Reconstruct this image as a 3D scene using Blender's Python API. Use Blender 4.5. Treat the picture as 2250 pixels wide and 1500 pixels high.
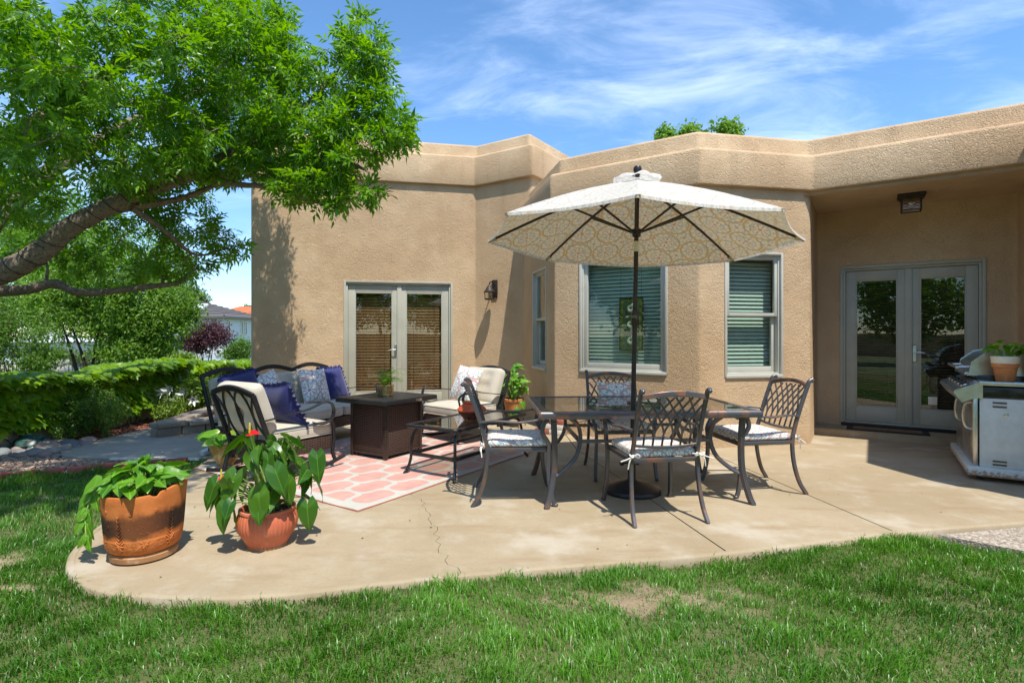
import bpy, bmesh, math, random
import numpy as np
from mathutils import Vector, Matrix
from mathutils import noise as mnoise

for o in list(bpy.data.objects):
    bpy.data.objects.remove(o)
S = bpy.context.scene
COL = S.collection
R = math.radians

# ------------------------------------------------------------------ camera
CAMZ, F, CX, HY = 1.30, 1200.0, 1125.0, 735.0      # eye height, focal length and horizon in photo pixels
cam_data = bpy.data.cameras.new("camera")
cam_data.sensor_width = 36.0
cam_data.lens = F / 2250.0 * 36.0
cam_data.shift_y = (HY - 750.0) / 2250.0
cam_data.clip_start = 0.05
cam_data.clip_end = 3000
cam = bpy.data.objects.new("camera", cam_data)
cam.location = (0, 0, CAMZ)
cam.rotation_euler = (R(90), 0, 0)
COL.objects.link(cam)
S.camera = cam

# ------------------------------------------------------------------ light
SUN_EL = R(64.2)
SUN_TRAVEL = (-0.427, 0.904)                         # horizontal direction the light travels
SUN_STRENGTH, SKY_STRENGTH, EXPOSURE = 3.1, 0.15, 1.06
sun_data = bpy.data.lights.new("sun", 'SUN')
sun_data.energy = SUN_STRENGTH
sun_data.angle = R(0.53)
sun_data.color = (1.0, 0.95, 0.87)
sun = bpy.data.objects.new("sun", sun_data)
_tv = Vector((SUN_TRAVEL[0] * math.cos(SUN_EL), SUN_TRAVEL[1] * math.cos(SUN_EL), -math.sin(SUN_EL)))
sun.rotation_euler = _tv.to_track_quat('-Z', 'Y').to_euler()
sun.location = (6, -12, 20)
COL.objects.link(sun)

W = bpy.data.worlds.new("World")
S.world = W
W.use_nodes = True

S.view_settings.view_transform = 'Standard'
S.view_settings.look = 'None'
S.view_settings.gamma = 1
S.view_settings.use_curve_mapping = False
S.view_settings.exposure = EXPOSURE
S.render.engine = 'CYCLES'
S.cycles.max_bounces = 12
S.cycles.diffuse_bounces = 8
S.cycles.transparent_max_bounces = 16

# ------------------------------------------------------------------ node expressions
class E:
    """A socket with arithmetic, so procedural patterns can be written as formulas."""
    def __init__(s, nt, sock):
        s.nt, s.k = nt, sock
    def _m(s, op, *a, clamp=False):
        n = s.nt.nodes.new('ShaderNodeMath'); n.operation = op; n.use_clamp = clamp
        for i, v in enumerate(a):
            if isinstance(v, E): s.nt.links.new(v.k, n.inputs[i])
            else: n.inputs[i].default_value = v
        return E(s.nt, n.outputs[0])
    def __add__(s, o): return s._m('ADD', s, o)
    __radd__ = __add__
    def __sub__(s, o): return s._m('SUBTRACT', s, o)
    def __rsub__(s, o): return s._m('SUBTRACT', o, s)
    def __mul__(s, o): return s._m('MULTIPLY', s, o)
    __rmul__ = __mul__
    def __truediv__(s, o): return s._m('DIVIDE', s, o)
    def __neg__(s): return s._m('MULTIPLY', s, -1.0)
    def sin(s): return s._m('SINE', s)
    def cos(s): return s._m('COSINE', s)
    def abs(s): return s._m('ABSOLUTE', s)
    def sqrt(s): return s._m('SQRT', s)
    def fract(s): return s._m('FRACT', s)
    def floor(s): return s._m('FLOOR', s)
    def pow(s, p): return s._m('POWER', s, p)
    def max(s, o): return s._m('MAXIMUM', s, o)
    def min(s, o): return s._m('MINIMUM', s, o)
    def atan2(s, o): return s._m('ARCTAN2', s, o)
    def pingpong(s, o): return s._m('PINGPONG', s, o)
    def step(s, a, b):
        n = s.nt.nodes.new('ShaderNodeMapRange'); n.interpolation_type = 'SMOOTHSTEP'
        s.nt.links.new(s.k, n.inputs[0])
        n.inputs[1].default_value = a; n.inputs[2].default_value = b
        return E(s.nt, n.outputs[0])
    def lerp(s, a, b):
        n = s.nt.nodes.new('ShaderNodeMapRange')
        s.nt.links.new(s.k, n.inputs[0])
        n.inputs[3].default_value = a; n.inputs[4].default_value = b
        return E(s.nt, n.outputs[0])

class Mat:
    def __init__(s, name):
        s.m = bpy.data.materials.new(name); s.m.use_nodes = True
        s.nt = s.m.node_tree; s.nt.nodes.clear()
        s.out = s.nt.nodes.new('ShaderNodeOutputMaterial')
    def node(s, t, **kw):
        n = s.nt.nodes.new(t)
        for k, v in kw.items(): setattr(n, k, v)
        return n
    def link(s, a, b):
        s.nt.links.new(a.k if isinstance(a, E) else a, b)
    def put(s, sock, v):
        if isinstance(v, E): s.nt.links.new(v.k, sock)
        elif hasattr(v, 'is_output'): s.nt.links.new(v, sock)
        elif isinstance(v, (tuple, list)) and len(v) == 3 and sock.type == 'RGBA': sock.default_value = (*v, 1)
        else: sock.default_value = v
    def coord(s, kind='Object'):
        n = s.node('ShaderNodeTexCoord'); return n.outputs[kind]
    def xyz(s, vec=None):
        n = s.node('ShaderNodeSeparateXYZ'); s.link(vec if vec is not None else s.coord(), n.inputs[0])
        return [E(s.nt, n.outputs[i]) for i in range(3)]
    def mapped(s, vec, scale=(1, 1, 1), rot=(0, 0, 0), loc=(0, 0, 0)):
        n = s.node('ShaderNodeMapping'); s.link(vec, n.inputs[0])
        n.inputs[1].default_value = loc; n.inputs[2].default_value = rot; n.inputs[3].default_value = scale
        return n.outputs[0]
    def noise(s, scale, detail=3, rough=.55, vec=None, dist=0.0, col=False):
        n = s.node('ShaderNodeTexNoise')
        s.link(vec if vec is not None else s.coord(), n.inputs['Vector'])
        n.inputs['Scale'].default_value = scale; n.inputs['Detail'].default_value = detail
        n.inputs['Roughness'].default_value = rough; n.inputs['Distortion'].default_value = dist
        return n.outputs['Color'] if col else E(s.nt, n.outputs['Fac'])
    def voro(s, scale, vec=None, feature='F1', out='Distance', rnd=1.0):
        n = s.node('ShaderNodeTexVoronoi', feature=feature)
        s.link(vec if vec is not None else s.coord(), n.inputs['Vector'])
        n.inputs['Scale'].default_value = scale; n.inputs['Randomness'].default_value = rnd
        return E(s.nt, n.outputs[out]) if out == 'Distance' else n.outputs[out]
    def mix(s, fac, a, b, mode='MIX'):
        n = s.node('ShaderNodeMix', data_type='RGBA', blend_type=mode)
        s.put(n.inputs[0], fac); s.put(n.inputs[6], a); s.put(n.inputs[7], b)
        return n.outputs[2]
    def ramp(s, fac, stops):
        n = s.node('ShaderNodeValToRGB'); s.put(n.inputs[0], fac)
        el = n.color_ramp.elements
        while len(el) < len(stops): el.new(.5)
        for e, (p, c) in zip(el, stops):
            e.position = p; e.color = (*c, 1)
        return n.outputs[0]
    def rnd(s):
        n = s.node('ShaderNodeObjectInfo'); return E(s.nt, n.outputs['Random'])
    def attr(s, name):
        n = s.node('ShaderNodeAttribute', attribute_name=name); return n
    def bump(s, h, strength=.3, dist=.01, prev=None):
        n = s.node('ShaderNodeBump'); s.put(n.inputs['Height'], h)
        n.inputs['Strength'].default_value = strength; n.inputs['Distance'].default_value = dist
        if prev is not None: s.link(prev, n.inputs['Normal'])
        return n.outputs[0]
    def hsv(s, col, h=.5, sat=1.0, v=1.0):
        n = s.node('ShaderNodeHueSaturation'); s.put(n.inputs['Color'], col)
        s.put(n.inputs['Hue'], h); s.put(n.inputs['Saturation'], sat); s.put(n.inputs['Value'], v)
        return n.outputs[0]
    def pbr(s, col, rough=.6, metal=0.0, normal=None, spec=.5, coat=0.0, sheen=0.0, trans=None, tcol=None, link=True):
        b = s.node('ShaderNodeBsdfPrincipled')
        s.put(b.inputs['Base Color'], col); s.put(b.inputs['Roughness'], rough); s.put(b.inputs['Metallic'], metal)
        b.inputs['Specular IOR Level'].default_value = spec
        b.inputs['Coat Weight'].default_value = coat
        b.inputs['Coat Roughness'].default_value = .08
        b.inputs['Sheen Weight'].default_value = sheen
        if normal is not None: s.link(normal, b.inputs['Normal'])
        out = b.outputs[0]
        if trans:
            t = s.node('ShaderNodeBsdfTranslucent'); s.put(t.inputs[0], tcol if tcol is not None else col)
            if normal is not None: s.link(normal, t.inputs['Normal'])
            mx = s.node('ShaderNodeMixShader'); mx.inputs[0].default_value = trans
            s.link(out, mx.inputs[1]); s.link(t.outputs[0], mx.inputs[2]); out = mx.outputs[0]
        if link: s.link(out, s.out.inputs[0])
        return s.m if link else out

# ------------------------------------------------------------------ geometry helpers
def V(*a): return Vector(a)
def PZ(x, y, z=0.0):
    """photo pixel -> world point on the horizontal plane at height z"""
    d = (CAMZ - z) * F / (y - HY)
    return Vector(((x - CX) / F * d, d, z))
def PD(x, y, d):
    """photo pixel -> world point at depth d"""
    return Vector(((x - CX) / F * d, d, CAMZ + (HY - y) / F * d))

class MB:
    """collects geometry, then becomes ONE mesh object"""
    def __init__(s): s.v, s.f, s.mi, s.cur = [], [], [], 0
    def mat(s, i): s.cur = i; return s
    def add(s, vs, fs):
        b = len(s.v); s.v.extend([tuple(p) for p in vs])
        s.f.extend([tuple(b + i for i in f) for f in fs]); s.mi.extend([s.cur] * len(fs)); return s
    def box(s, c, size, rot=None, taper=1.0):
        hx, hy, hz = size[0] / 2, size[1] / 2, size[2] / 2
        vs = []
        for dz in (-1, 1):
            k = taper if dz > 0 else 1.0
            for dx, dy in ((-1, -1), (1, -1), (1, 1), (-1, 1)):
                p = Vector((dx * hx * k, dy * hy * k, dz * hz))
                if rot is not None: p = rot @ p
                vs.append(p + Vector(c))
        return s.add(vs, [(3, 2, 1, 0), (4, 5, 6, 7), (0, 1, 5, 4), (1, 2, 6, 5), (2, 3, 7, 6), (3, 0, 4, 7)])
    def bbox(s, c, size, b=.006, rot=None):
        """box with chamfered edges"""
        bm = bmesh.new(); bmesh.ops.create_cube(bm, size=1)
        for v in bm.verts: v.co = Vector((v.co.x * size[0], v.co.y * size[1], v.co.z * size[2]))
        bb = min(b, min(size) * .45)
        bmesh.ops.bevel(bm, geom=bm.edges[:], offset=bb, segments=2, affect='EDGES', profile=.5)
        bm.verts.index_update()
        vs = [(rot @ v.co if rot is not None else v.co) + Vector(c) for v in bm.verts]
        s.add(vs, [[v.index for v in f.verts] for f in bm.faces]); bm.free(); return s
    def tube(s, pts, r, sides=8, cap=True, flat=None, up=None):
        """sweep; r a number or list; flat=(a,b) gives a rectangular section a (sideways) x b (along up)"""
        pts = [Vector(p) for p in pts]; n = len(pts)
        rs = r if isinstance(r, (list, tuple)) else [r] * n
        T = []
        for i in range(n):
            t = (pts[min(i + 1, n - 1)] - pts[max(i - 1, 0)])
            T.append(t.normalized() if t.length > 1e-9 else Vector((0, 0, 1)))
        u = Vector(up) if up is not None else (Vector((0, 0, 1)) if abs(T[0].z) < .9 else Vector((1, 0, 0)))
        rings = []
        for i in range(n):
            if up is not None: u = Vector(up)
            u = u - T[i] * u.dot(T[i])
            if u.length < 1e-6: u = T[i].orthogonal()
            u.normalize(); w = T[i].cross(u)
            if flat:
                a, b = flat[0] / 2 * rs[i], flat[1] / 2 * rs[i]; c = min(a, b) * .35
                ring = [(a - c, b), (a, b - c), (a, -b + c), (a - c, -b), (-a + c, -b), (-a, -b + c), (-a, b - c), (-a + c, b)]
                rings.append([pts[i] + w * p + u * q for p, q in ring])
            else:
                rings.append([pts[i] + (w * math.cos(k * 2 * math.pi / sides) + u * math.sin(k * 2 * math.pi / sides)) * rs[i] for k in range(sides)])
        m = len(rings[0]); vs = [p for q in rings for p in q]; fs = []
        for i in range(n - 1):
            for k in range(m):
                a, b = i * m + k, i * m + (k + 1) % m
                fs.append((a, a + m, b + m, b))
        if cap:
            fs.append(tuple(range(m))); fs.append(tuple(reversed(range((n - 1) * m, n * m))))
        return s.add(vs, fs)
    def lathe(s, prof, seg=32, c=(0, 0, 0), ribs=0, amp=0.0, cap0=True, cap1=False, sx=1.0, sy=1.0):
        vs, fs = [], []
        for (r, z) in prof:
            for k in range(seg):
                a = k * 2 * math.pi / seg
                rr = r * (1 + (amp * math.cos(ribs * a) if ribs else 0))
                vs.append((c[0] + rr * math.cos(a) * sx, c[1] + rr * math.sin(a) * sy, c[2] + z))
        for i in range(len(prof) - 1):
            for k in range(seg):
                a, b = i * seg + k, i * seg + (k + 1) % seg
                fs.append((a, b, b + seg, a + seg))
        if cap0: fs.append(tuple(reversed(range(seg))))
        if cap1: fs.append(tuple(range((len(prof) - 1) * seg, len(prof) * seg)))
        return s.add(vs, fs)
    def prism(s, poly, z0, z1):
        n = len(poly)
        vs = [(p[0], p[1], z0) for p in poly] + [(p[0], p[1], z1) for p in poly]
        fs = [tuple(reversed(range(n))), tuple(range(n, 2 * n))]
        for i in range(n):
            j = (i + 1) % n; fs.append((i, j, n + j, n + i))
        return s.add(vs, fs)
    def grid(s, P):
        """P: rows of points"""
        h, w = len(P), len(P[0]); vs = [p for r in P for p in r]
        fs = [(i * w + j, i * w + j + 1, (i + 1) * w + j + 1, (i + 1) * w + j) for i in range(h - 1) for j in range(w - 1)]
        return s.add(vs, fs)
    def sphere(s, c, r, seg=12, rings=8, sc=(1, 1, 1)):
        prof = []
        vs, fs = [], []
        for i in range(rings + 1):
            t = math.pi * i / rings
            for k in range(seg):
                a = 2 * math.pi * k / seg
                vs.append((c[0] + r * sc[0] * math.sin(t) * math.cos(a), c[1] + r * sc[1] * math.sin(t) * math.sin(a), c[2] - r * sc[2] * math.cos(t)))
        for i in range(rings):
            for k in range(seg):
                a, b = i * seg + k, i * seg + (k + 1) % seg
                fs.append((a, b, b + seg, a + seg))
        return s.add(vs, fs)
    def build(s, name, mat, parent=None, world=False, smooth=True, angle=40):
        me = bpy.data.meshes.new(name)
        me.from_pydata(s.v, [], s.f)
        mats = mat if isinstance(mat, (list, tuple)) else [mat]
        for m in mats: me.materials.append(m)
        if len(mats) > 1: me.polygons.foreach_set('material_index', s.mi)
        if smooth:
            me.polygons.foreach_set('use_smooth', [True] * len(me.polygons))
            try: me.set_sharp_from_angle(angle=R(angle))
            except Exception: pass
        me.update()
        return link(name, me, parent, world)

def wmat(p):
    if p.parent is None: return p.matrix_basis.copy()
    return wmat(p.parent) @ p.matrix_parent_inverse @ p.matrix_basis
def link(name, me, parent=None, world=False):
    o = bpy.data.objects.new(name, me); COL.objects.link(o)
    if parent is not None:
        o.parent = parent
        if world:                                   # mesh given in world coordinates
            o.matrix_parent_inverse = wmat(parent).inverted()
    return o
def tag(o, label=None, cat=None, group=None, kind=None):
    if label: o['label'] = label
    if cat: o['category'] = cat
    if group: o['group'] = group
    if kind: o['kind'] = kind
    return o
def thing(name, label, cat, loc=(0, 0, 0), rz=0.0, group=None):
    o = bpy.data.objects.new(name, None); COL.objects.link(o)
    o.empty_display_size = .1
    o.location = loc; o.rotation_euler = (0, 0, rz)
    o.matrix_basis                                   # evaluated from loc/rot
    return tag(o, label, cat, group)
def clone(o, parent=None):
    c = o.copy(); COL.objects.link(c); c.parent = parent
    for ch in [x for x in COL.objects if x.parent is o]: clone(ch, c)
    return c
def kids(o): return [x for x in COL.objects if x.parent is o]

def bez(p0, p1, p2, p3, n=10):
    p0, p1, p2, p3 = map(Vector, (p0, p1, p2, p3)); out = []
    for i in range(n + 1):
        t = i / n; out.append(p0 * (1 - t) ** 3 + p1 * 3 * t * (1 - t) ** 2 + p2 * 3 * t * t * (1 - t) + p3 * t ** 3)
    return out
def spline(pts, n=8):
    """Catmull-Rom through the points"""
    P = [Vector(p) for p in pts]; P = [P[0] * 2 - P[1]] + P + [P[-1] * 2 - P[-2]]; out = []
    for i in range(1, len(P) - 2):
        for k in range(n):
            t = k / n
            out.append(.5 * ((2 * P[i]) + (P[i + 1] - P[i - 1]) * t + (2 * P[i - 1] - 5 * P[i] + 4 * P[i + 1] - P[i + 2]) * t * t + (3 * P[i] - P[i - 1] - 3 * P[i + 1] + P[i + 2]) * t ** 3))
    out.append(P[-2]); return out
def mesh_np(name, verts, faces_idx, nper, mat, colors=None, cname='tint', smooth=False):
    """fast mesh from numpy: verts (N,3), faces (M,nper)"""
    me = bpy.data.meshes.new(name)
    N, M = len(verts), len(faces_idx)
    me.vertices.add(N); me.vertices.foreach_set('co', np.ascontiguousarray(verts, dtype=np.float32).ravel())
    me.loops.add(M * nper); me.loops.foreach_set('vertex_index', np.ascontiguousarray(faces_idx, dtype=np.int32).ravel())
    me.polygons.add(M)
    me.polygons.foreach_set('loop_start', np.arange(0, M * nper, nper, dtype=np.int32))
    me.polygons.foreach_set('loop_total', np.full(M, nper, dtype=np.int32))
    if smooth: me.polygons.foreach_set('use_smooth', np.ones(M, dtype=bool))
    me.update(calc_edges=True)
    if colors is not None:
        a = me.color_attributes.new(cname, 'FLOAT_COLOR', 'POINT')
        a.data.foreach_set('color', np.ascontiguousarray(colors, dtype=np.float32).ravel())
    me.materials.append(mat)
    return me
# ------------------------------------------------------------------ sky
def make_sky():
    nt = W.node_tree; nt.nodes.clear()
    out = nt.nodes.new('ShaderNodeOutputWorld'); bg = nt.nodes.new('ShaderNodeBackground')
    sky = nt.nodes.new('ShaderNodeTexSky'); sky.sky_type = 'NISHITA'; sky.sun_disc = False
    sky.sun_elevation = SUN_EL
    sky.sun_rotation = math.atan2(-SUN_TRAVEL[0], -SUN_TRAVEL[1])   # where the light comes from
    sky.altitude = 1600; sky.air_density = 1.0; sky.dust_density = 0.1; sky.ozone_density = 2.2
    tc = nt.nodes.new('ShaderNodeTexCoord'); sep = nt.nodes.new('ShaderNodeSeparateXYZ')
    nt.links.new(tc.outputs['Generated'], sep.inputs[0])
    x, y, z = [E(nt, sep.outputs[i]) for i in range(3)]
    zz = z.max(.03) + .16                                            # flat cloud layer seen in perspective
    u, v = x / zz, y / zz
    cb = nt.nodes.new('ShaderNodeCombineXYZ'); nt.links.new(u.k, cb.inputs[0]); nt.links.new(v.k, cb.inputs[1])
    mp = nt.nodes.new('ShaderNodeMapping'); nt.links.new(cb.outputs[0], mp.inputs[0])
    mp.inputs[2].default_value = (0, 0, R(35)); mp.inputs[3].default_value = (1.0, 1.9, 1)
    mp.inputs[1].default_value = (3.1, .4, 0)
    def nz(scale, det, rough, dist):
        n = nt.nodes.new('ShaderNodeTexNoise'); nt.links.new(mp.outputs[0], n.inputs['Vector'])
        n.inputs['Scale'].default_value = scale; n.inputs['Detail'].default_value = det
        n.inputs['Roughness'].default_value = rough; n.inputs['Distortion'].default_value = dist
        return E(nt, n.outputs['Fac'])
    big, fine = nz(.75, 2, .5, .3), nz(1.9, 9, .62, .7)
    c = (big * .62 + fine * .55 - .55).step(-.02, .27) * .38 * z.step(.0, .28)
    mx = nt.nodes.new('ShaderNodeMix'); mx.data_type = 'RGBA'
    nt.links.new(c.k, mx.inputs[0])
    hs = nt.nodes.new('ShaderNodeHueSaturation'); hs.inputs['Saturation'].default_value = 1.14
    hs.inputs['Value'].default_value = 0.86; hs.inputs['Hue'].default_value = .497
    nt.links.new(sky.outputs[0], hs.inputs['Color'])
    nt.links.new((z.step(-.05, .38) * .30 + .60).k, hs.inputs['Value'])      # sky colour dimmed by hand towards the horizon against overexposure
    nt.links.new(hs.outputs[0], mx.inputs[6]); mx.inputs[7].default_value = (6.0, 6.6, 7.9, 1)
    nt.links.new(mx.outputs[2], bg.inputs[0]); bg.inputs[1].default_value = SKY_STRENGTH
    nt.links.new(bg.outputs[0], out.inputs[0])
make_sky()

# ------------------------------------------------------------------ materials
def m_stucco():
    m = Mat('stucco'); co = m.coord()
    big = m.noise(.9, 3, .6); mid = m.noise(7, 4, .6)
    col = m.mix(big.step(.35, .68), (.52, .36, .215), (.605, .445, .28))
    col = m.mix((mid - .25).max(0) * .5, col, (.47, .32, .185))
    warp = m.noise(9, 2, .5)
    r1 = m.noise(40, 2, .5, dist=1.0)
    ridge = (1.0 - (r1 - .5).abs() * 5.0).max(0)             # trowel worms
    mask = m.noise(3.4, 2, .5).step(.32, .68)
    h = ridge * (mask * .7 + .35) + m.noise(75, 3, .6) * .55 + m.noise(20, 2, .5) * .6
    xx, yy, zz = m.xyz()
    drip = m.noise(5, 4, .6, vec=m.mapped(co, scale=(1, 1, .12)))
    col = m.mix(drip.step(.52, .75) * zz.step(1.2, 3.4) * .28, col, (.36, .25, .15))
    splash = (1.0 - zz.step(.02, .30)) * m.noise(6, 4, .7).step(.35, .7)
    col = m.mix(splash * .35, col, (.33, .24, .15))
    return m.pbr(col, .92, normal=m.bump(h, .6, .015), spec=.15)
def m_concrete(name, a, b, c, sc=1.0):
    m = Mat(name)
    n1 = m.noise(.8 * sc, 5, .62, dist=.5); n2 = m.noise(3.5 * sc, 6, .68); n3 = m.noise(60, 3, .6)
    col = m.mix(n1.step(.30, .70), a, b)
    col = m.mix(n2.step(.48, .78) * .85, col, c)
    x, y, z = m.xyz()
    st = m.noise(2.0, 6, .7, vec=m.mapped(m.coord(), scale=(.5, 2.2, 1), rot=(0, 0, R(25))))
    col = m.mix(st.step(.50, .70) * .5, col, (.25, .165, .08))
    col = m.mix(n3.step(.52, .74) * .30, col, (.2, .155, .10))
    col = m.mix(m.noise(18, 5, .7).step(.50, .72) * .35, col, (.27, .20, .125))
    col = m.mix(m.voro(3.1).step(.03, .0) * .0, col, (.1, .08, .05))
    n4 = m.noise(1.6, 4, .6, vec=m.mapped(m.coord(), loc=(7, 3, 0)))
    col = m.mix(n4.step(.52, .72) * .5, col, (.50, .455, .375))
    return m.pbr(col, (n2 * .25 + .68), normal=m.bump(n3 * .5 + n2, .22, .008), spec=.3)
def m_plain(name, col, rough=.6, metal=0.0, var=.12, scale=20, bump=.0, spec=.5, coat=0.0, sheen=0.0, objvar=0.0):
    m = Mat(name); n = m.noise(scale, 4, .6)
    dark = tuple(c * (1 - var * 1.6) for c in col); lite = tuple(min(1, c * (1 + var)) for c in col)
    c = m.mix(n.step(.3, .7), dark, lite)
    if objvar: c = m.hsv(c, v=m.rnd().lerp(1 - objvar, 1 + objvar), h=m.rnd().lerp(.5 - objvar * .04, .5 + objvar * .04))
    return m.pbr(c, n.lerp(max(0, rough - .08), min(1, rough + .08)), metal, m.bump(n, bump, .004) if bump else None, spec, coat, sheen)
def m_glass(name, tint=(.9, .95, .92), refl=1.0, rough=.0, ior=1.5):
    m = Mat(name)
    t = m.node('ShaderNodeBsdfTransparent'); m.put(t.inputs[0], tint)
    g = m.node('ShaderNodeBsdfGlossy'); g.inputs['Roughness'].default_value = rough
    m.put(g.inputs[0], (1, 1, 1))
    wav = m.noise(1.3, 2, .5)
    m.link(m.bump(wav, .04, .02), g.inputs['Normal'])
    lw = m.node('ShaderNodeLayerWeight'); f0 = ((ior - 1) / (ior + 1)) ** 2
    k = (E(m.nt, lw.outputs['Facing']).pow(5.0) * (1 - f0) + f0) * refl          # Schlick, the same from both sides
    mx = m.node('ShaderNodeMixShader'); m.link(k, mx.inputs[0])
    m.link(t.outputs[0], mx.inputs[1]); m.link(g.outputs[0], mx.inputs[2]); m.link(mx.outputs[0], m.out.inputs[0])
    return m.m
def m_leaf(name, c1, c2, trans=.38, rough=.42, vein=False, spec=.4):
    """per-leaf tint comes from the 'tint' attribute (r) or from the object's random number"""
    m = Mat(name)
    a = m.attr('tint'); sp = m.node('ShaderNodeSeparateColor'); m.link(a.outputs[0], sp.inputs[0])
    k = E(m.nt, sp.outputs[0])
    col = m.mix(k, c1, c2)
    tc = m.hsv(col, sat=1.08, v=1.75, h=.49)
    return m.pbr(col, rough, trans=trans, tcol=tc, spec=spec)
def m_leaf_obj(name, c1, c2, c3=None, trans=.25, rough=.32, varieg=0.0):
    m = Mat(name); x, y, z = m.xyz()
    k = m.rnd(); col = m.mix(k, c1, c2)
    col = m.mix(k.step(.975, .98) * .45, col, (.42, .36, .05))          # the odd yellowing leaf
    ax = x.abs(); side = (ax * 60.0 + y * 55.0).sin()            # side veins, mid rib
    rib = 1.0 - ax.step(.0, .006)
    col = m.mix(rib * .45, col, tuple(min(1, c * 1.9) for c in c2))
    col = m.mix(side.step(.75, 1.0) * .18, col, tuple(min(1, c * 1.6) for c in c2))
    if varieg:
        n = m.noise(22, 3, .6, vec=m.mapped(m.coord(), scale=(1.6, .5, 1)))
        col = m.mix(n.step(.60, .66) * varieg, col, (.55, .62, .22))
    h = side * .5 - rib * 1.2
    tc = m.hsv(col, sat=1.08, v=1.7, h=.49)
    return m.pbr(col, rough, trans=trans, tcol=tc, normal=m.bump(h, .25, .004), spec=.5)
def m_bark(name='bark', a=(.055, .040, .029), b=(.30, .235, .18), sc=1.0):
    m = Mat(name); v = m.mapped(m.coord('Generated'), scale=(1, 1, 1))
    n = m.noise(14 * sc, 5, .65, dist=1.2); f = m.voro(30 * sc, feature='DISTANCE_TO_EDGE')
    h = (1.0 - (m.noise(26 * sc, 4, .6, dist=1.6) - .5).abs() * 4.0).max(0) * .55 + n * .7
    col = m.mix(h.step(.25, .95), a, b)
    return m.pbr(col, .9, normal=m.bump(h, .9, .02), spec=.2)
def m_weave(name, c1, c2, sx=60, sz=60):
    """basket weave: strips over and under, in any vertical plane"""
    m = Mat(name); x, y, z = m.xyz()
    u = (x + y) * float(sx); v = z * float(sz)
    row = v.floor(); par = (row * .5).fract() * 2.0
    uu = (u + par).pingpong(1.0)
    prof = (v.fract() * math.pi).sin(); wav = (uu * math.pi).sin()
    h = prof * (.35 + .65 * wav)
    col = m.mix(h, c1, c2)
    col = m.mix(m.noise(40, 2, .5).step(.45, .8) * .4, col, tuple(min(1, k * 1.5) for k in c2))
    return m.pbr(col, .45, normal=m.bump(h, .9, .012), spec=.4)
def m_bronze():
    m = Mat('bronze_metal'); n = m.noise(5, 4, .6, dist=.6); n2 = m.noise(45, 3, .6)
    col = m.mix(n.step(.40, .66), (.090, .092, .104), (.125, .098, .085))
    col = m.mix(n.step(.54, .72) * .7, col, (.30, .13, .075))
    return m.pbr(col, n2.lerp(.30, .48), .5, normal=m.bump(n2, .06, .002), spec=.5, coat=.15)
def m_trellis():
    m = Mat('rug_weave'); x, y, z = m.xyz()
    u, v = x * (2 * math.pi / .50), y * (2 * math.pi / .40)
    uu = u + (v * 2.0).sin() * .0; vv = v
    f = uu.cos() + vv.cos()
    # straight diamond grid bent into a lantern lattice
    p = (u + v) * .5; q = (u - v) * .5
    g1 = (p + (q * 2.0).sin() * .42).cos(); g2 = (q + (p * 2.0).sin() * .42).cos()
    d = g1.abs().min(g2.abs())
    line = 1.0 - d.step(.20, .31)
    # plain border
    bx = (x.abs() - 1.10).step(-.004, .004); by = (y.abs() - 1.41).step(-.004, .004)
    line = line.max(bx).max(by)
    n = m.noise(6, 4, .6); n2 = m.noise(120, 2, .6, vec=m.mapped(m.coord(), scale=(1, 3, 1)))
    coral = m.mix((n * .5 + n2 * .6).step(.3, .8), (.47, .225, .175), (.61, .36, .295))
    cream = m.mix((n * .5 + n2 * .5).step(.3, .8), (.43, .41, .345), (.57, .55, .475))
    col = m.mix(line, coral, cream)
    weave = ((x * 520.0).sin() * .5 + (y * 520.0).sin() * .5)
    return m.pbr(col, .95, normal=m.bump(weave * .4 + line * .8 + n2, .5, .006), spec=.1, sheen=.2)
def medallion(m, u, v, cell, base, cols):
    """printed suzani-like medallions: rings, petals and dots in a square repeat; returns a colour"""
    fu, fv = (u / cell).fract() - .5, (v / cell).fract() - .5
    col = base
    def rose(fu, fv, col, R0, ring, pet, dot):
        r = (fu * fu + fv * fv).sqrt(); a = fv.atan2(fu)
        for (rad, w, c) in ring:
            wig = (a * 12.0).cos() * .012
            k = 1.0 - ((r + wig) - rad * R0).abs().step(w * .4, w)
            col = m.mix(k * .9, col, c)
        for (n_, r0, r1, w, c) in pet:
            k = (a * float(n_)).cos().step(w, w + .2) * (r.step(r0 * R0, r0 * R0 + .015)) * (1.0 - r.step(r1 * R0 - .015, r1 * R0))
            col = m.mix(k * .95, col, c)
        k = 1.0 - r.step(dot * R0 * .8, dot * R0)
        return m.mix(k, col, cols[1])
    col = rose(fu, fv, col, .46, [(1.0, .050, cols[0]), (.62, .018, cols[2])],
               [(12, .70, .92, .35, cols[3]), (8, .18, .52, .45, cols[1]), (16, .50, .60, .2, cols[4])], .14)
    gu, gv = (u / cell + .5).fract() - .5, (v / cell + .5).fract() - .5
    col = rose(gu, gv, col, .24, [(1.0, .022, cols[2])], [(8, .35, .85, .3, cols[3]), (8, .0, .35, .2, cols[2])], .2)
    return col
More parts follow.
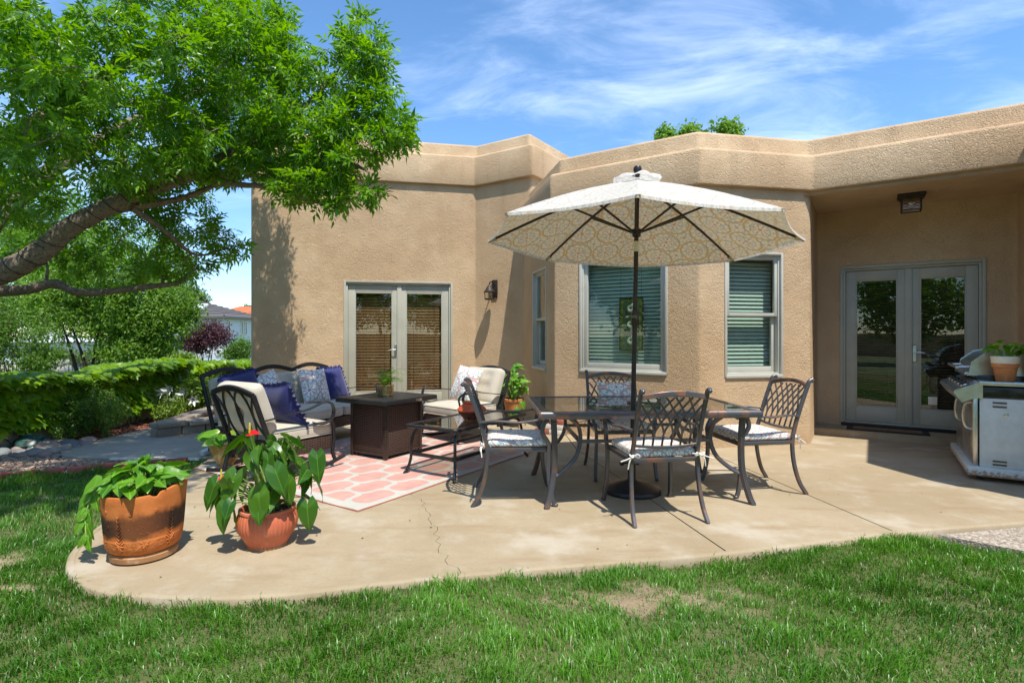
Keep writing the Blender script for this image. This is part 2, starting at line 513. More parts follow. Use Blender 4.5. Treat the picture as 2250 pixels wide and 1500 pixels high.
def m_print(name, cell, base, cols, trans=0.0, plane='xz', wash=0.0):
    m = Mat(name); x, y, z = m.xyz()
    u, v = {'xz': (x, z), 'xy': (x, y), 'all': (x + z * .3, y + z * .8)}[plane]
    wv = m.noise(6, 2, .5); u = u + (wv - .5) * .02
    col = medallion(m, u, v, cell, base, cols)
    # small scattered print
    d = m.voro(7.0 / cell); cc = m.voro(7.0 / cell, out='Color')
    sp = m.node('ShaderNodeSeparateColor'); m.link(cc, sp.inputs[0]); k = E(m.nt, sp.outputs[0])
    pick = m.mix(k.step(.45, .55), cols[2], cols[1]); pick = m.mix(k.step(.72, .78), pick, cols[4])
    col = m.mix((1.0 - d.step(.22, .34)) * .75, col, pick)
    if wash: col = m.mix(wash, col, base)
    wv = ((u * 900.0).sin() + (v * 900.0).sin())
    return m.pbr(col, .9, normal=m.bump(wv, .08, .002), spec=.1, sheen=.2, trans=trans)
def m_fabric(name, col, var=.08):
    m = Mat(name); x, y, z = m.xyz()
    n = m.noise(5, 3, .6); f = m.noise(160, 2, .6)
    c = m.mix(n.step(.3, .7), tuple(k * (1 - var) for k in col), tuple(min(1, k * (1 + var)) for k in col))
    c = m.mix(f.step(.35, .75) * .25, c, tuple(k * .72 for k in col))
    return m.pbr(c, .9, normal=m.bump(f + n * 2.5, .25, .004), spec=.15, sheen=.25)
def m_terracotta_relief():
    """hand painted clay: orange rim, smoked dark sky band, rough orange desert floor"""
    m = Mat('smoked_terracotta'); x, y, z = m.xyz()
    n = m.noise(7, 4, .6); n2 = m.noise(40, 4, .65); band = z + (n - .5) * .13
    col = m.mix(n.step(.3, .7), (.52, .15, .035), (.62, .20, .05))
    k = band.step(.14, .18) * (1.0 - band.step(.265, .325))
    a = y.atan2(x); k = k * ((a * 3.0 + n * 4.0).sin() * .12 + .9)
    col = m.mix(k * .96, col, (.030, .018, .012))
    low = 1.0 - z.step(.135, .15)
    col = m.mix(low * n2.step(.4, .6) * .5, col, (.42, .12, .03))
    sp = m.noise(110, 2, .7); col = m.mix(sp.step(.68, .74) * .35, col, (.62, .5, .4))
    return m.pbr(col, .75, normal=m.bump(n2 * (low * 1.5 + .3), .6, .01), spec=.25)
def m_clay(name, a, b, rough=.7):
    m = Mat(name); n = m.noise(8, 4, .6); n2 = m.noise(60, 3, .6); x, y, z = m.xyz()
    col = m.mix(n.step(.3, .7), a, b)
    col = m.mix(m.noise(16, 5, .7).step(.58, .7) * .3, col, (.6, .52, .45))
    return m.pbr(col, rough, normal=m.bump(n2, .15, .004), spec=.3)

M = {}
M['stucco'] = m_stucco()
M['concrete'] = m_concrete('patio_concrete', (.30, .232, .140), (.375, .302, .198), (.41, .35, .26))
M['pathcrete'] = m_concrete('path_concrete', (.30, .28, .235), (.36, .335, .28), (.40, .37, .31), 1.4)
M['joint'] = m_plain('joint_dirt', (.10, .08, .055), .95)
M['bronze'] = m_bronze()
def m_copper():
    m = Mat('copper_rubbed_metal'); n = m.noise(9, 4, .65, dist=.8); n2 = m.noise(45, 3, .6)
    col = m.mix(n.step(.46, .66), (.115, .118, .135), (.34, .16, .10))
    return m.pbr(col, n2.lerp(.30, .46), .55, normal=m.bump(n2, .06, .002), spec=.5, coat=.15)
M['copper'] = m_copper()
M['black_metal'] = m_plain('black_powder_coat', (.022, .021, .022), .38, .25, .15, 30, .04)
M['brown_metal'] = m_plain('umbrella_bronze', (.050, .036, .027), .40, .35, .15, 30)
M['wicker'] = m_weave('woven_resin', (.018, .010, .007), (.085, .048, .032), 34, 62)
M['beige'] = m_fabric('beige_cushion', (.52, .465, .365))
M['navy'] = m_fabric('navy_cotton', (.024, .029, .125), .15)
CM = [(.50, .10, .07), (.36, .055, .05), (.10, .20, .32), (.16, .36, .24), (.45, .36, .08)]
M['pillow_print'] = m_print('medallion_print', .30, (.78, .77, .75), CM, plane='xz', wash=.30)
M['cushion_print'] = m_print('scroll_print', .17, (.76, .74, .68), CM, plane='all', wash=.25)
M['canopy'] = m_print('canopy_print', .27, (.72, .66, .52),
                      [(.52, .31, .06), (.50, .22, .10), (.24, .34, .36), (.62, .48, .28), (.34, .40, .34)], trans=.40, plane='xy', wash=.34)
M['canopy_top'] = m_print('canopy_sunlit', .27, (.82, .80, .74),  # top side of the print, paled: sun glare put into the fabric colour
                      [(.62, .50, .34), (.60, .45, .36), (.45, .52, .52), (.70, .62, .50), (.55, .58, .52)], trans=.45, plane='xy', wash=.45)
M['tie'] = m_fabric('cream_tie', (.72, .68, .60))
M['rug'] = m_trellis()
M['rug_edge'] = m_fabric('rug_binding', (.42, .13, .09))
M['glass_table'] = m_glass('smoked_table_glass', (.72, .71, .66), 1.0)
M['glass_green'] = m_glass('tinted_window_glass', (.83, .90, .86), 1.0)
M['glass_door'] = m_glass('door_glass', (.93, .94, .90), 1.3)
M['glass_lamp'] = m_glass('lamp_glass', (.93, .92, .85), .6)
M['door'] = m_plain('greige_paint', (.37, .36, .29), .45, 0, .05, 3)
M['vinyl'] = m_plain('window_vinyl', (.44, .43, .375), .4, 0, .04, 4)
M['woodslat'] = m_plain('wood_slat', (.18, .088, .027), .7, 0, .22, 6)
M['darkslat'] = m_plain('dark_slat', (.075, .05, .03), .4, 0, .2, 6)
M['whiteslat'] = m_plain('white_slat', (.62, .64, .60), .5, 0, .03, 6)
M['cord'] = m_plain('blind_cord', (.03, .022, .015), .8)
M['interior'] = m_plain('interior_paint', (.20, .18, .15), .9)
M['steel'] = m_plain('satin_steel', (.60, .59, .57), .30, 1.0, .10, 12, .03)
M['chrome'] = m_plain('chrome', (.75, .75, .76), .12, 1.0, .03)
M['dark_bronze'] = m_plain('lantern_bronze', (.045, .034, .028), .55, .4, .25, 40, .1)
M['bulb'] = m_plain('bulb_glass', (.75, .70, .58), .15, 0, .02)
M['terracotta'] = m_clay('terracotta', (.50, .185, .065), (.60, .255, .10))
M['relief'] = m_terracotta_relief()
M['salmon'] = m_clay('salmon_clay', (.50, .125, .06), (.58, .17, .085), .5)
M['saucer'] = m_clay('weathered_saucer', (.28, .13, .05), (.40, .21, .09))
M['ochre'] = m_plain('ochre_glaze', (.50, .30, .09), .18, 0, .18, 7, coat=.5)
M['cream_glaze'] = m_plain('cream_glaze', (.72, .66, .52), .2, 0, .06, coat=.4)
M['white_glaze'] = m_plain('white_glaze', (.72, .68, .58), .35, 0, .05)
M['gold'] = m_plain('hammered_gold', (.62, .43, .19), .30, .85, .25, 40, .5)
M['redclay'] = m_plain('red_clay', (.55, .085, .02), .55, 0, .15, 12)
M['darkclay'] = m_plain('dark_band_clay', (.08, .022, .014), .6, 0, .5, 26)
M['teal'] = m_plain('teal_glaze', (.035, .085, .075), .35, 0, .5, 22, .2)
M['soil'] = m_plain('potting_soil', (.045, .028, .018), .95, 0, .5, 60, .8)
M['white_paint'] = m_plain('white_enamel', (.62, .65, .62), .4, 0, .06, 5)
def m_grill():
    m = Mat('weathered_enamel'); x, y, z = m.xyz(); n = m.noise(9, 5, .65); f = m.noise(40, 4, .7)
    col = m.mix(n.step(.3, .7), (.50, .53, .51), (.60, .63, .61))
    rust = (f + (0.11 - z) * 4.5).step(.55, .75) * (1.0 - z.step(.10, .16))
    col = m.mix(rust * .85, col, m.mix(f, (.16, .06, .02), (.38, .17, .06)))
    return m.pbr(col, .42, normal=m.bump(rust, .3, .002), spec=.5)
M['enamel'] = m_grill()
M['black_enamel'] = m_plain('black_enamel', (.02, .02, .02), .18, .1, .2, 10)
def m_brick(name, a, b, c):
    m = Mat(name); k = m.rnd(); n = m.noise(30, 4, .65)
    col = m.mix(k, a, b); col = m.mix(n.step(.5, .8) * .6, col, c)
    return m.pbr(col, .9, normal=m.bump(n, .4, .006), spec=.2)
M['brick'] = m_brick('red_brick', (.29, .075, .05), (.38, .12, .085), (.45, .24, .18))
M['flag'] = m_brick('flagstone', (.22, .175, .13), (.33, .275, .215), (.15, .12, .10))
M['block'] = m_brick('pale_block', (.62, .56, .48), (.70, .65, .57), (.48, .42, .35))
M['wallrender'] = m_plain('garden_wall_render', (.42, .35, .25), .9, 0, .15, 8, .3)
def m_stone():
    m = Mat('river_stone'); k = m.rnd(); n = m.noise(16, 5, .6)
    col = m.ramp(k, [(0, (.10, .11, .125)), (.25, (.20, .20, .20)), (.45, (.36, .31, .24)), (.62, (.26, .17, .15)), (.8, (.16, .19, .20)), (1, (.50, .46, .38))])
    col = m.mix(n.step(.4, .75) * .5, col, (.42, .39, .34))
    return m.pbr(col, .6, normal=m.bump(n, .15, .005), spec=.35)
M['stone'] = m_stone()
def m_mulch(name, a, b, c, sc=38):
    m = Mat(name); cc = m.voro(sc, out='Color'); d = m.voro(sc); e = m.voro(sc, feature='DISTANCE_TO_EDGE')
    sp = m.node('ShaderNodeSeparateColor'); m.link(cc, sp.inputs[0]); k = E(m.nt, sp.outputs[0])
    col = m.ramp(k, [(0, a), (.5, b), (1, c)])
    col = m.mix((1.0 - e.step(0, .1)) * .8, col, (.02, .013, .008))
    return m.pbr(col, .95, normal=m.bump(e + k * .5, 1.0, .03), spec=.15)
M['mulch'] = m_mulch('bark_mulch', (.11, .035, .02), (.19, .065, .04), (.28, .12, .08))
M['chips'] = m_mulch('stone_chips', (.16, .10, .07), (.30, .19, .13), (.45, .33, .25), 30)
M['chip'] = m_brick('bark_chip', (.09, .03, .018), (.24, .095, .06), (.30, .16, .10))
M['pebble'] = m_brick('gravel_chip', (.20, .13, .095), (.44, .32, .24), (.30, .22, .17))
def m_aggregate():
    m = Mat('exposed_aggregate'); cc = m.voro(75, out='Color'); e = m.voro(75, feature='DISTANCE_TO_EDGE')
    sp = m.node('ShaderNodeSeparateColor'); m.link(cc, sp.inputs[0]); k = E(m.nt, sp.outputs[0])
    col = m.ramp(k, [(0, (.17, .14, .11)), (.5, (.34, .28, .21)), (1, (.55, .49, .42))])
    col = m.mix((1.0 - e.step(0, .12)) * .7, col, (.30, .25, .19))
    return m.pbr(col, .85, normal=m.bump(e, .7, .01), spec=.25)
M['aggregate'] = m_aggregate()
def m_soil_lawn():
    m = Mat('lawn_soil'); n = m.noise(2.2, 5, .65); f = m.noise(55, 4, .7); g = m.noise(9, 4, .6)
    col = m.mix(n.step(.35, .65), (.26, .185, .12), (.36, .265, .18))
    col = m.mix(f.step(.5, .75) * .6, col, (.46, .38, .27))
    a = m.attr('tint'); sp = m.node('ShaderNodeSeparateColor'); m.link(a.outputs[0], sp.inputs[0])
    col = m.mix(E(m.nt, sp.outputs[0]) * (g * .5 + .6), col, m.mix(f, (.028, .065, .010), (.12, .13, .045)))
    return m.pbr(col, .95, normal=m.bump(f + g, .6, .012), spec=.1)
M['lawn_soil'] = m_soil_lawn()
M['ground'] = m_plain('dry_yard_ground', (.11, .15, .05), .95, 0, .35, 1.5, .3)
def m_grass():
    m = Mat('grass_blade')
    a = m.attr('tint'); sp = m.node('ShaderNodeSeparateColor'); m.link(a.outputs[0], sp.inputs[0])
    k, dry = E(m.nt, sp.outputs[0]), E(m.nt, sp.outputs[1])
    col = m.mix(k, (.016, .095, .006), (.130, .32, .022))
    col = m.mix(dry, col, (.36, .33, .16))
    return m.pbr(col, .38, trans=.32, tcol=m.hsv(col, v=1.6, sat=1.05, h=.497), spec=.45)
M['grass'] = m_grass()
M['bark'] = m_bark()
M['darkbark'] = m_bark('dark_bark', (.02, .016, .012), (.075, .055, .04), 1.5)
M['ashleaf'] = m_leaf('ash_leaf', (.058, .175, .010), (.17, .345, .02), .45, .36, spec=.5)
M['shrubleaf'] = m_leaf('shrub_leaf', (.06, .14, .018), (.15, .28, .04), .38, .45)
M['treeleaf'] = m_leaf('tree_leaf', (.085, .19, .022), (.21, .36, .05), .42, .5)
M['farleaf'] = m_leaf('far_tree_leaf', (.07, .12, .035), (.13, .20, .06), .3, .6)
M['plumleaf'] = m_leaf('plum_leaf', (.055, .018, .028), (.13, .050, .062), .25, .5)
M['vineleaf'] = m_leaf('vine_leaf', (.10, .23, .010), (.29, .45, .022), .46, .36, spec=.5)
M['vineleaf_obj'] = m_leaf_obj('vine_leaf_single', (.10, .23, .010), (.29, .45, .022), trans=.46, rough=.36)
M['anthurium'] = m_leaf_obj('anthurium_leaf', (.024, .095, .010), (.085, .20, .016), trans=.30, rough=.33)
M['pothos'] = m_leaf_obj('pothos_leaf', (.055, .18, .012), (.15, .34, .022), trans=.33, rough=.36, varieg=.5)
M['fern'] = m_leaf('fern_leaf', (.10, .19, .016), (.21, .32, .035), .35, .45)
M['stem'] = m_plain('green_stem', (.26, .36, .10), .5, 0, .2)
M['darkstem'] = m_plain('vine_stem', (.10, .065, .04), .8, 0, .3)
M['redflower'] = m_plain('red_spathe', (.55, .012, .02), .18, 0, .1, coat=.4)
M['yellow'] = m_plain('yellow_spadix', (.75, .55, .06), .5)
M['whiteflower'] = m_plain('white_petal', (.80, .78, .72), .5, 0, .04)
M['siding'] = m_plain('white_siding', (.66, .68, .70), .8, 0, .05)
M['slate'] = m_brick('roof_tile', (.12, .11, .11), (.19, .175, .17), (.10, .09, .09))
M['orangetile'] = m_brick('orange_roof_tile', (.48, .15, .06), (.58, .21, .10), (.40, .12, .05))
M['darkglass'] = m_plain('dark_window', (.03, .035, .04), .06, 0, .05)
M['utility'] = m_plain('utility_green', (.10, .20, .16), .5, 0, .1)
M['mat_rubber'] = m_plain('rubber_mat', (.02, .02, .021), .9, 0, .2, 50, .5)
M['mat_coir'] = m_plain('coir_fibre', (.20, .115, .055), .95, 0, .35, 90, .8)
M['iron'] = m_plain('fence_iron', (.04, .03, .028), .6, .2)
M['stained_green'] = m_plain('green_art_glass', (.17, .18, .03), .15, 0, .3, 15)
M['stained_clear'] = m_plain('clear_art_glass', (.10, .12, .075), .15, 0, .3, 15)
M['shell'] = m_plain('nautilus_shell', (.70, .66, .50), .25, 0, .2, 25, coat=.3)
# ------------------------------------------------------------------ plan of the house (metres; camera at the origin looking along +y)
AA, BB = R(-33.5), R(11.5)
DA = Vector((math.cos(AA), math.sin(AA), 0)); DB = Vector((math.cos(BB), math.sin(BB), 0))
NA = Vector((-DA.y, DA.x, 0)); NB = Vector((-DB.y, DB.x, 0))      # point into the house
P1, P2, P3 = V(.562, 7.25, 0), V(2.13, 6.215, 0), V(3.55, 6.50, 0)
R1, R2 = V(4.19, 7.51, 0), V(5.90, 6.37, 0)
KK, LC = V(-.642, 9.615, 0), V(-4.255, 8.88, 0)
JJ = KK + DA * 1.16
WC, W2 = R2 - NA * 2.78, V(4.50, 3.40, 0)
W3 = W2 + DA * 9
QQ = P3 + DA * ((R2 - P3).dot(DA))                                # where the beam meets the wing
J2 = P1 + NB * 2.3

def round_path(pts, r=.07, seg=5):
    """-> list of (point, outward normal, segment index or None on a corner arc)"""
    out = []; n = len(pts)
    for i, p in enumerate(pts):
        if i == 0 or i == n - 1:
            d = (pts[1] - pts[0] if i == 0 else pts[-1] - pts[-2]).normalized()
            out.append((p.copy(), Vector((d.y, -d.x, 0)), i if i == 0 else n - 2)); continue
        a, b = (pts[i - 1] - p), (pts[i + 1] - p); la, lb = a.length, b.length; a.normalize(); b.normalize()
        ang = a.angle(b); t = min(r / math.tan(ang / 2), la * .4, lb * .4)
        q0, q1 = p + a * t, p + b * t
        n0, n1 = Vector((-a.y, a.x, 0)), Vector((b.y, -b.x, 0))
        for k in range(seg + 1):
            u = k / seg
            q = q0 * (1 - u) ** 2 + p * 2 * u * (1 - u) + q1 * u * u
            nn = (n0 * (1 - u) + n1 * u).normalized()
            out.append((q, nn, (i - 1) if k == 0 else (i if k == seg else None)))
    return out
def offset_path(pts, d):
    out = []; n = len(pts)
    for i, p in enumerate(pts):
        ns = []
        if i > 0: e = (pts[i] - pts[i - 1]).normalized(); ns.append(Vector((e.y, -e.x, 0)))
        if i < n - 1: e = (pts[i + 1] - pts[i]).normalized(); ns.append(Vector((e.y, -e.x, 0)))
        m = ns[0] if len(ns) == 1 else (ns[0] + ns[1]) / (1 + ns[0].dot(ns[1]))
        out.append(p + m * d)
    return out
def wall_strip(mb, pts, z0, z1, openings={}, r=.07, depth=.13):
    cols = []
    base = round_path(pts, r)
    for j, (p, nn, sg) in enumerate(base):
        cols.append((p, nn, sg))
        if j + 1 < len(base) and sg is not None and base[j + 1][2] == sg or (j == 0 and 0 in openings):
            A = pts[sg]; d = (pts[sg + 1] - A).normalized(); nrm = Vector((d.y, -d.x, 0))
            s_here, s_next = (p - A).dot(d), (base[j + 1][0] - A).dot(d)
            cuts = sorted({c for o in openings.get(sg, []) for c in o[:2]})
            for c in cuts:
                if s_here < c < s_next: cols.append((A + d * c, nrm, sg))
    zs = sorted({z0, z1} | {c for os in openings.values() for o in os for c in o[2:4] if z0 < c < z1})
    vs = [(c[0].x, c[0].y, z) for c in cols for z in zs]; nz = len(zs); fs = []
    for i in range(len(cols) - 1):
        for k in range(nz - 1):
            mid = (cols[i][0] + cols[i + 1][0]) / 2; zm = (zs[k] + zs[k + 1]) / 2; hole = False
            for sg, os in openings.items():
                A = pts[sg]; d = (pts[sg + 1] - A); L = d.length; d = d / L
                s = (mid - A).dot(d); off = (mid - A - d * s).length
                if off < .01 and 0 < s < L:
                    for o in os:
                        if o[0] < s < o[1] and o[2] < zm < o[3]: hole = True
            if not hole:
                a, b = i * nz + k, (i + 1) * nz + k
                fs.append((a, b, b + 1, a + 1))
    mb.add(vs, fs)
    for sg, os in openings.items():                                # reveals
        A = pts[sg]; d = (pts[sg + 1] - A).normalized(); nin = Vector((-d.y, d.x, 0)) * depth
        for (s0, s1, a, b) in os:
            q = [A + d * s0 + V(0, 0, a), A + d * s1 + V(0, 0, a), A + d * s1 + V(0, 0, b), A + d * s0 + V(0, 0, b)]
            vv = q + [p + nin for p in q]
            mb.add(vv, [(0, 4, 5, 1), (1, 5, 6, 2), (2, 6, 7, 3), (3, 7, 4, 0)])
def ray_s(A, B, x):
    """distance along A->B where the sight line through photo column x meets the wall"""
    k = (x - CX) / F; d = (B - A).normalized()
    return (k * A.y - A.x) / (d.x - k * d.y)

house = thing('adobe_house', 'tan stucco adobe house with stepped parapets, bay and recessed entry', 'house', (1.0, 8.5, 0))
# openings
LD = (ray_s(LC, KK, 757), ray_s(LC, KK, 993), .09, 2.20)
CW = (ray_s(P1, P2, 1273), ray_s(P1, P2, 1467), .83, 2.30)
RW = (ray_s(P2, P3, 1592), ray_s(P2, P3, 1720), .81, 2.26)
s_a, s_b = sorted(((P1 - J2).length - ray_s(P1, J2, 1201), (P1 - J2).length - ray_s(P1, J2, 1171)))
SW = (s_a, s_b, .80, 2.26)
RD = (ray_s(R1, R2, 1848), ray_s(R1, R2, 2164), .12, 2.20)
mb = MB()
wall_strip(mb, [J2, P1, P2, P3, R1, R2, WC, W2, W3], -.1, 2.95, {0: [SW], 1: [CW], 2: [RW], 4: [RD]})
wall_strip(mb, [J2, P1, P2, P3, QQ, WC, W2, W3], 2.95, 3.1)
mb.add([p + V(0, 0, 2.95) for p in (P3 - DB * .1, R1 + (R1 - R2) * .1 + NA * .1, R2 + NA * .2, QQ + DA * .1)], [(3, 2, 1, 0)])
mb.build('wall', M['stucco'], house, True, angle=60)
mb = MB()
LB = LC + NB * 9; JN = JJ + NA * 7
wall_strip(mb, [LB, LC, KK, JJ, JN], -.1, 4.0, {1: [LD]})
mb.build('wall', M['stucco'], house, True, angle=60)
def parapet(path, prof, name):
    mb = MB(); rows = []
    for p, z in prof:
        rows.append([Vector((q[0].x, q[0].y, z)) for q in round_path(offset_path(path, p), .075)])
    mb.grid(rows)
    mb.build(name, M['stucco'], house, True, angle=50)
def prof(zb, zl, zt, p=.066):
    return [(-.02, zb), (p - .02, zb), (p - .004, zb + .006), (p, zb + .022), (p, zl - .040), (p - .006, zl - .026), (p - .034, zl), (-.075, zl + .012),
            (-.085, zl + .03), (-.085, zt - .038), (-.092, zt - .024), (-.122, zt), (-.36, zt + .002), (-.375, zt - .02), (-.38, zt - .35)]
parapet([J2, P1, P2, P3, QQ, WC, W2, W3], prof(3.0, 3.42, 3.655), 'parapet')
parapet([LB, LC, KK, JJ, JN], prof(3.90, 4.42, 4.66), 'parapet')
# closed shell behind, so that rooms are dark
mb = MB()
far = V(11, 16, 0)
mb.add([p + V(0, 0, 3.36) for p in (J2, P1, P2, P3, QQ, WC, W2, W3, V(12.5, 4, 0), far, JN)], [tuple(range(11))])
mb.add([p + V(0, 0, 4.36) for p in (LB, LC, KK, JJ, JN)], [tuple(range(5))])
mb.build('roof', M['wallrender'], house, True, smooth=False)
mb = MB()
for a, b, h in ((LB, JN, 4.36), (JN, far, 3.36), (far, V(12.5, 4, 0), 3.36), (V(12.5, 4, 0), W3, 3.36)):
    mb.add([a - V(0, 0, .1), b - V(0, 0, .1), b + V(0, 0, h), a + V(0, 0, h)], [(0, 1, 2, 3)])
mb.build('rear_wall', M['stucco'], house, True, smooth=False)
mb = MB()
mb.add([p + V(0, 0, .06) for p in (J2, P1 + NA * .1, P2 + NA * .1, P3 + NB * .1, R1 + NA * .1, R2 + NA * .1, V(12, 8, 0), far, JN)], [tuple(range(9))])
mb.add([p + V(0, 0, .06) for p in (LB, LC + NB * .1, KK + NB * .1, JJ + NA * .1, JN)], [tuple(range(5))])
mb.build('interior_floor', M['interior'], house, True, smooth=False)

class Seg:
    """boxes placed along a wall: s along it, n outward, z up"""
    def __init__(s, A, B): s.A = A; s.d = (B - A).normalized(); s.n = Vector((s.d.y, -s.d.x, 0)); s.rot = Matrix((s.d, -s.n, V(0, 0, 1))).transposed()
    def p(s, a, n, z): return s.A + s.d * a + s.n * n + V(0, 0, z)
    def box(s, mb, s0, s1, n0, n1, z0, z1, b=.004):
        return mb.bbox(s.p((s0 + s1) / 2, (n0 + n1) / 2, (z0 + z1) / 2), (s1 - s0, abs(n1 - n0), z1 - z0), b, s.rot)
    def frame(s, mb, s0, s1, z0, z1, w, n0, n1, wb=None, wt=None, b=.004):
        wb = w if wb is None else wb; wt = w if wt is None else wt
        s.box(mb, s0, s0 + w, n0, n1, z0, z1, b); s.box(mb, s1 - w, s1, n0, n1, z0, z1, b)
        s.box(mb, s0 + w, s1 - w, n0, n1, z1 - wt, z1, b); s.box(mb, s0 + w, s1 - w, n0, n1, z0, z0 + wb, b); return mb
    def pane(s, mb, s0, s1, z0, z1, n):
        t = .003
        return mb.box(s.p((s0 + s1) / 2, n, (z0 + z1) / 2), (s1 - s0, t * 2, z1 - z0), s.rot)

def blind(sg, s0, s1, z0, z1, n, pitch, mat, tilt, name='blind', cords=True, w=.048):
    """head rail with slats hung below it, each slat its own piece"""
    mb = MB(); sg.box(mb, s0, s1, n - .03, n + .02, z1 - .05, z1)
    sg.box(mb, s0, s1, n - .02, n + .015, z0, z0 + .02)
    if cords:
        for k in (.22, .78): mb.tube([sg.p(s0 + (s1 - s0) * k, n + .028, z0), sg.p(s0 + (s1 - s0) * k, n + .028, z1)], .0022, 4)
    head = mb.build(name, mat, house, True)
    one = MB(); L = s1 - s0 - .01
    c, sn = math.cos(tilt), math.sin(tilt); t = .0018
    prof2 = [(-w / 2, 0), (-w / 4, .0025), (0, .0035), (w / 4, .0025), (w / 2, 0)]
    rows = []
    for sx in (-L / 2, L / 2):
        rows.append([Vector((sx, a * c - b * sn, a * sn + b * c)) for a, b in prof2])
    one.grid(rows); me = None
    z = z0 + .04; k = 0
    while z < z1 - .06:
        if me is None:
            o = one.build('slat', mat, head); me = o.data
        else:
            o = link('slat', me, head)
        o.matrix_parent_inverse = wmat(head).inverted()
        o.matrix_basis = Matrix.Translation(sg.p((s0 + s1) / 2, n, z)) @ sg.rot.to_4x4()
        z += pitch; k += 1
    return head

def french_door(sg, o, slat_mat, label, pitch, tilt, split=.5):
    s0, s1, z0, z1 = o
    mb = MB()                                                      # brick-mould trim, jambs and mullion
    sg.frame(mb, s0 - .012, s1 + .012, z0, z1 + .012, .035, -.03, .016, wb=.001)
    sg.frame(mb, s0 + .022, s1 - .022, z0, z1 - .022, .03, -.10, -.012, wb=.03)
    d = mb.build('french_door', M['door'], house, True); tag(d, label)
    mid = s0 + (s1 - s0) * split
    for a, b in ((s0 + .055, mid - .004), (mid + .004, s1 - .055)):
        mb = MB(); sg.frame(mb, a, b, z0 + .035, z1 - .055, .115, -.085, -.042, wb=.20, wt=.13)
        mb2 = MB(); sg.frame(mb2, a + .113, b - .113, z0 + .233, z1 - .183, .014, -.080, -.036)
        leaf = mb.build('door_leaf', M['door'], d, True)
        mb2.build('glazing_bead', M['door'], d, True)
        mb = MB(); sg.pane(mb, a + .112, b - .112, z0 + .232, z1 - .182, -.062); mb.build('pane', M['glass_door'], d, True, smooth=False)
        blind(sg, a + .10, b - .10, z0 + .20, z1 - .16, -.155, pitch, slat_mat, tilt, w=.052 if pitch > .04 else .04)
    mb = MB(); sg.box(mb, mid - .038, mid + .038, -.05, -.022, z0 + .035, z1 - .055); mb.build('astragal', M['door'], d, True)
    mb = MB(); sg.box(mb, s0, s1, -.12, .02, z0 - .03, z0 + .012); mb.build('threshold', M['black_metal'], d, True)
    return d, mid
SL, SR = Seg(LC, KK), Seg(R1, R2)
SCW, SRW, SSW = Seg(P1, P2), Seg(P2, P3), Seg(J2, P1)
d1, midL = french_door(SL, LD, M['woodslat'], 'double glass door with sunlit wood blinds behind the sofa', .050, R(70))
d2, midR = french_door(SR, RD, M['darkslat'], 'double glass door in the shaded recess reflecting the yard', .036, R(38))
def lever(sg, d, s, z, dirn):
    mb = MB()
    prof_ = [sg.p(s, -.040, z - .11), sg.p(s, -.028, z - .10), sg.p(s, -.026, z), sg.p(s, -.028, z + .10), sg.p(s, -.040, z + .11)]
    mb.tube(prof_, [.012, .022, .024, .022, .012], flat=(1.6, .35), up=sg.n)
    mb.tube([sg.p(s, -.03, z + .01), sg.p(s, .022, z + .01)], .009, 8)
    mb.tube(spline([sg.p(s, .02, z + .01), sg.p(s + dirn * .05, .024, z + .016), sg.p(s + dirn * .11, .022, z + .004), sg.p(s + dirn * .135, .016, z - .004)], 5), [.009] * 11 + [.007] * 4 + [.005], 8)
    mb.build('lever_handle', M['steel'], d, True)
lever(SL, d1, midL - .062, 1.03, -1)
lever(SR, d2, midR + .062, 1.06, 1)
mb = MB(); SR.box(mb, midR + .20, midR + .29, -.056, -.052, .42, .52); mb.build('sticker', M['white_glaze'], d2, True)

def window(sg, o, kind, label):
    s0, s1, z0, z1 = o
    mb = MB(); sg.frame(mb, s0, s1, z0, z1, .028, -.05, .012); sg.frame(mb, s0 + .026, s1 - .026, z0 + .024, z1 - .024, .022, -.09, -.02)
    w = mb.build('window', M['vinyl'], house, True); tag(w, label)
    mb = MB(); a, b = s0 + .046, s1 - .046
    if kind == 'picture':
        sg.frame(mb, a, b, z0 + .044, z1 - .044, .052, -.085, -.04, wb=.07); mb.build('sash', M['vinyl'], w, True)
        mb = MB(); sg.pane(mb, a + .05, b - .05, z0 + .11, z1 - .094, -.065); mb.build('pane', M['glass_green'], w, True, smooth=False)
    else:
        zm = z0 + (z1 - z0) * .50
        sg.frame(mb, a, b, zm - .02, z1 - .044, .038, -.075, -.035); mb.build('sash', M['vinyl'], w, True)
        mb = MB(); sg.frame(mb, a, b, z0 + .044, zm + .02, .045, -.118, -.082, wb=.07); mb.build('sash', M['vinyl'], w, True)
        mb = MB(); sg.pane(mb, a + .03, b - .03, zm, z1 - .08, -.055); mb.build('pane', M['glass_green'], w, True, smooth=False)
        mb = MB(); sg.pane(mb, a + .04, b - .04, z0 + .11, zm, -.10); mb.build('pane', M['glass_green'], w, True, smooth=False)
    mb = MB(); sg.box(mb, s0 + .01, s1 - .01, -.085, .022, z0 - .012, z0 + .024); mb.build('sill', M['vinyl'], w, True)
    blind(sg, s0 + .01, s1 - .01, z0 + .05, z1 - .02, -.20, .046, M['whiteslat'], R(58), cords=False)
    return w
window(SCW, CW, 'picture', 'wide picture window of the bay with a stained glass panel')
window(SRW, RW, 'hung', 'narrow double hung window on the sunny side of the bay')
window(SSW, SW, 'hung', 'narrow double hung window on the shaded side of the bay')

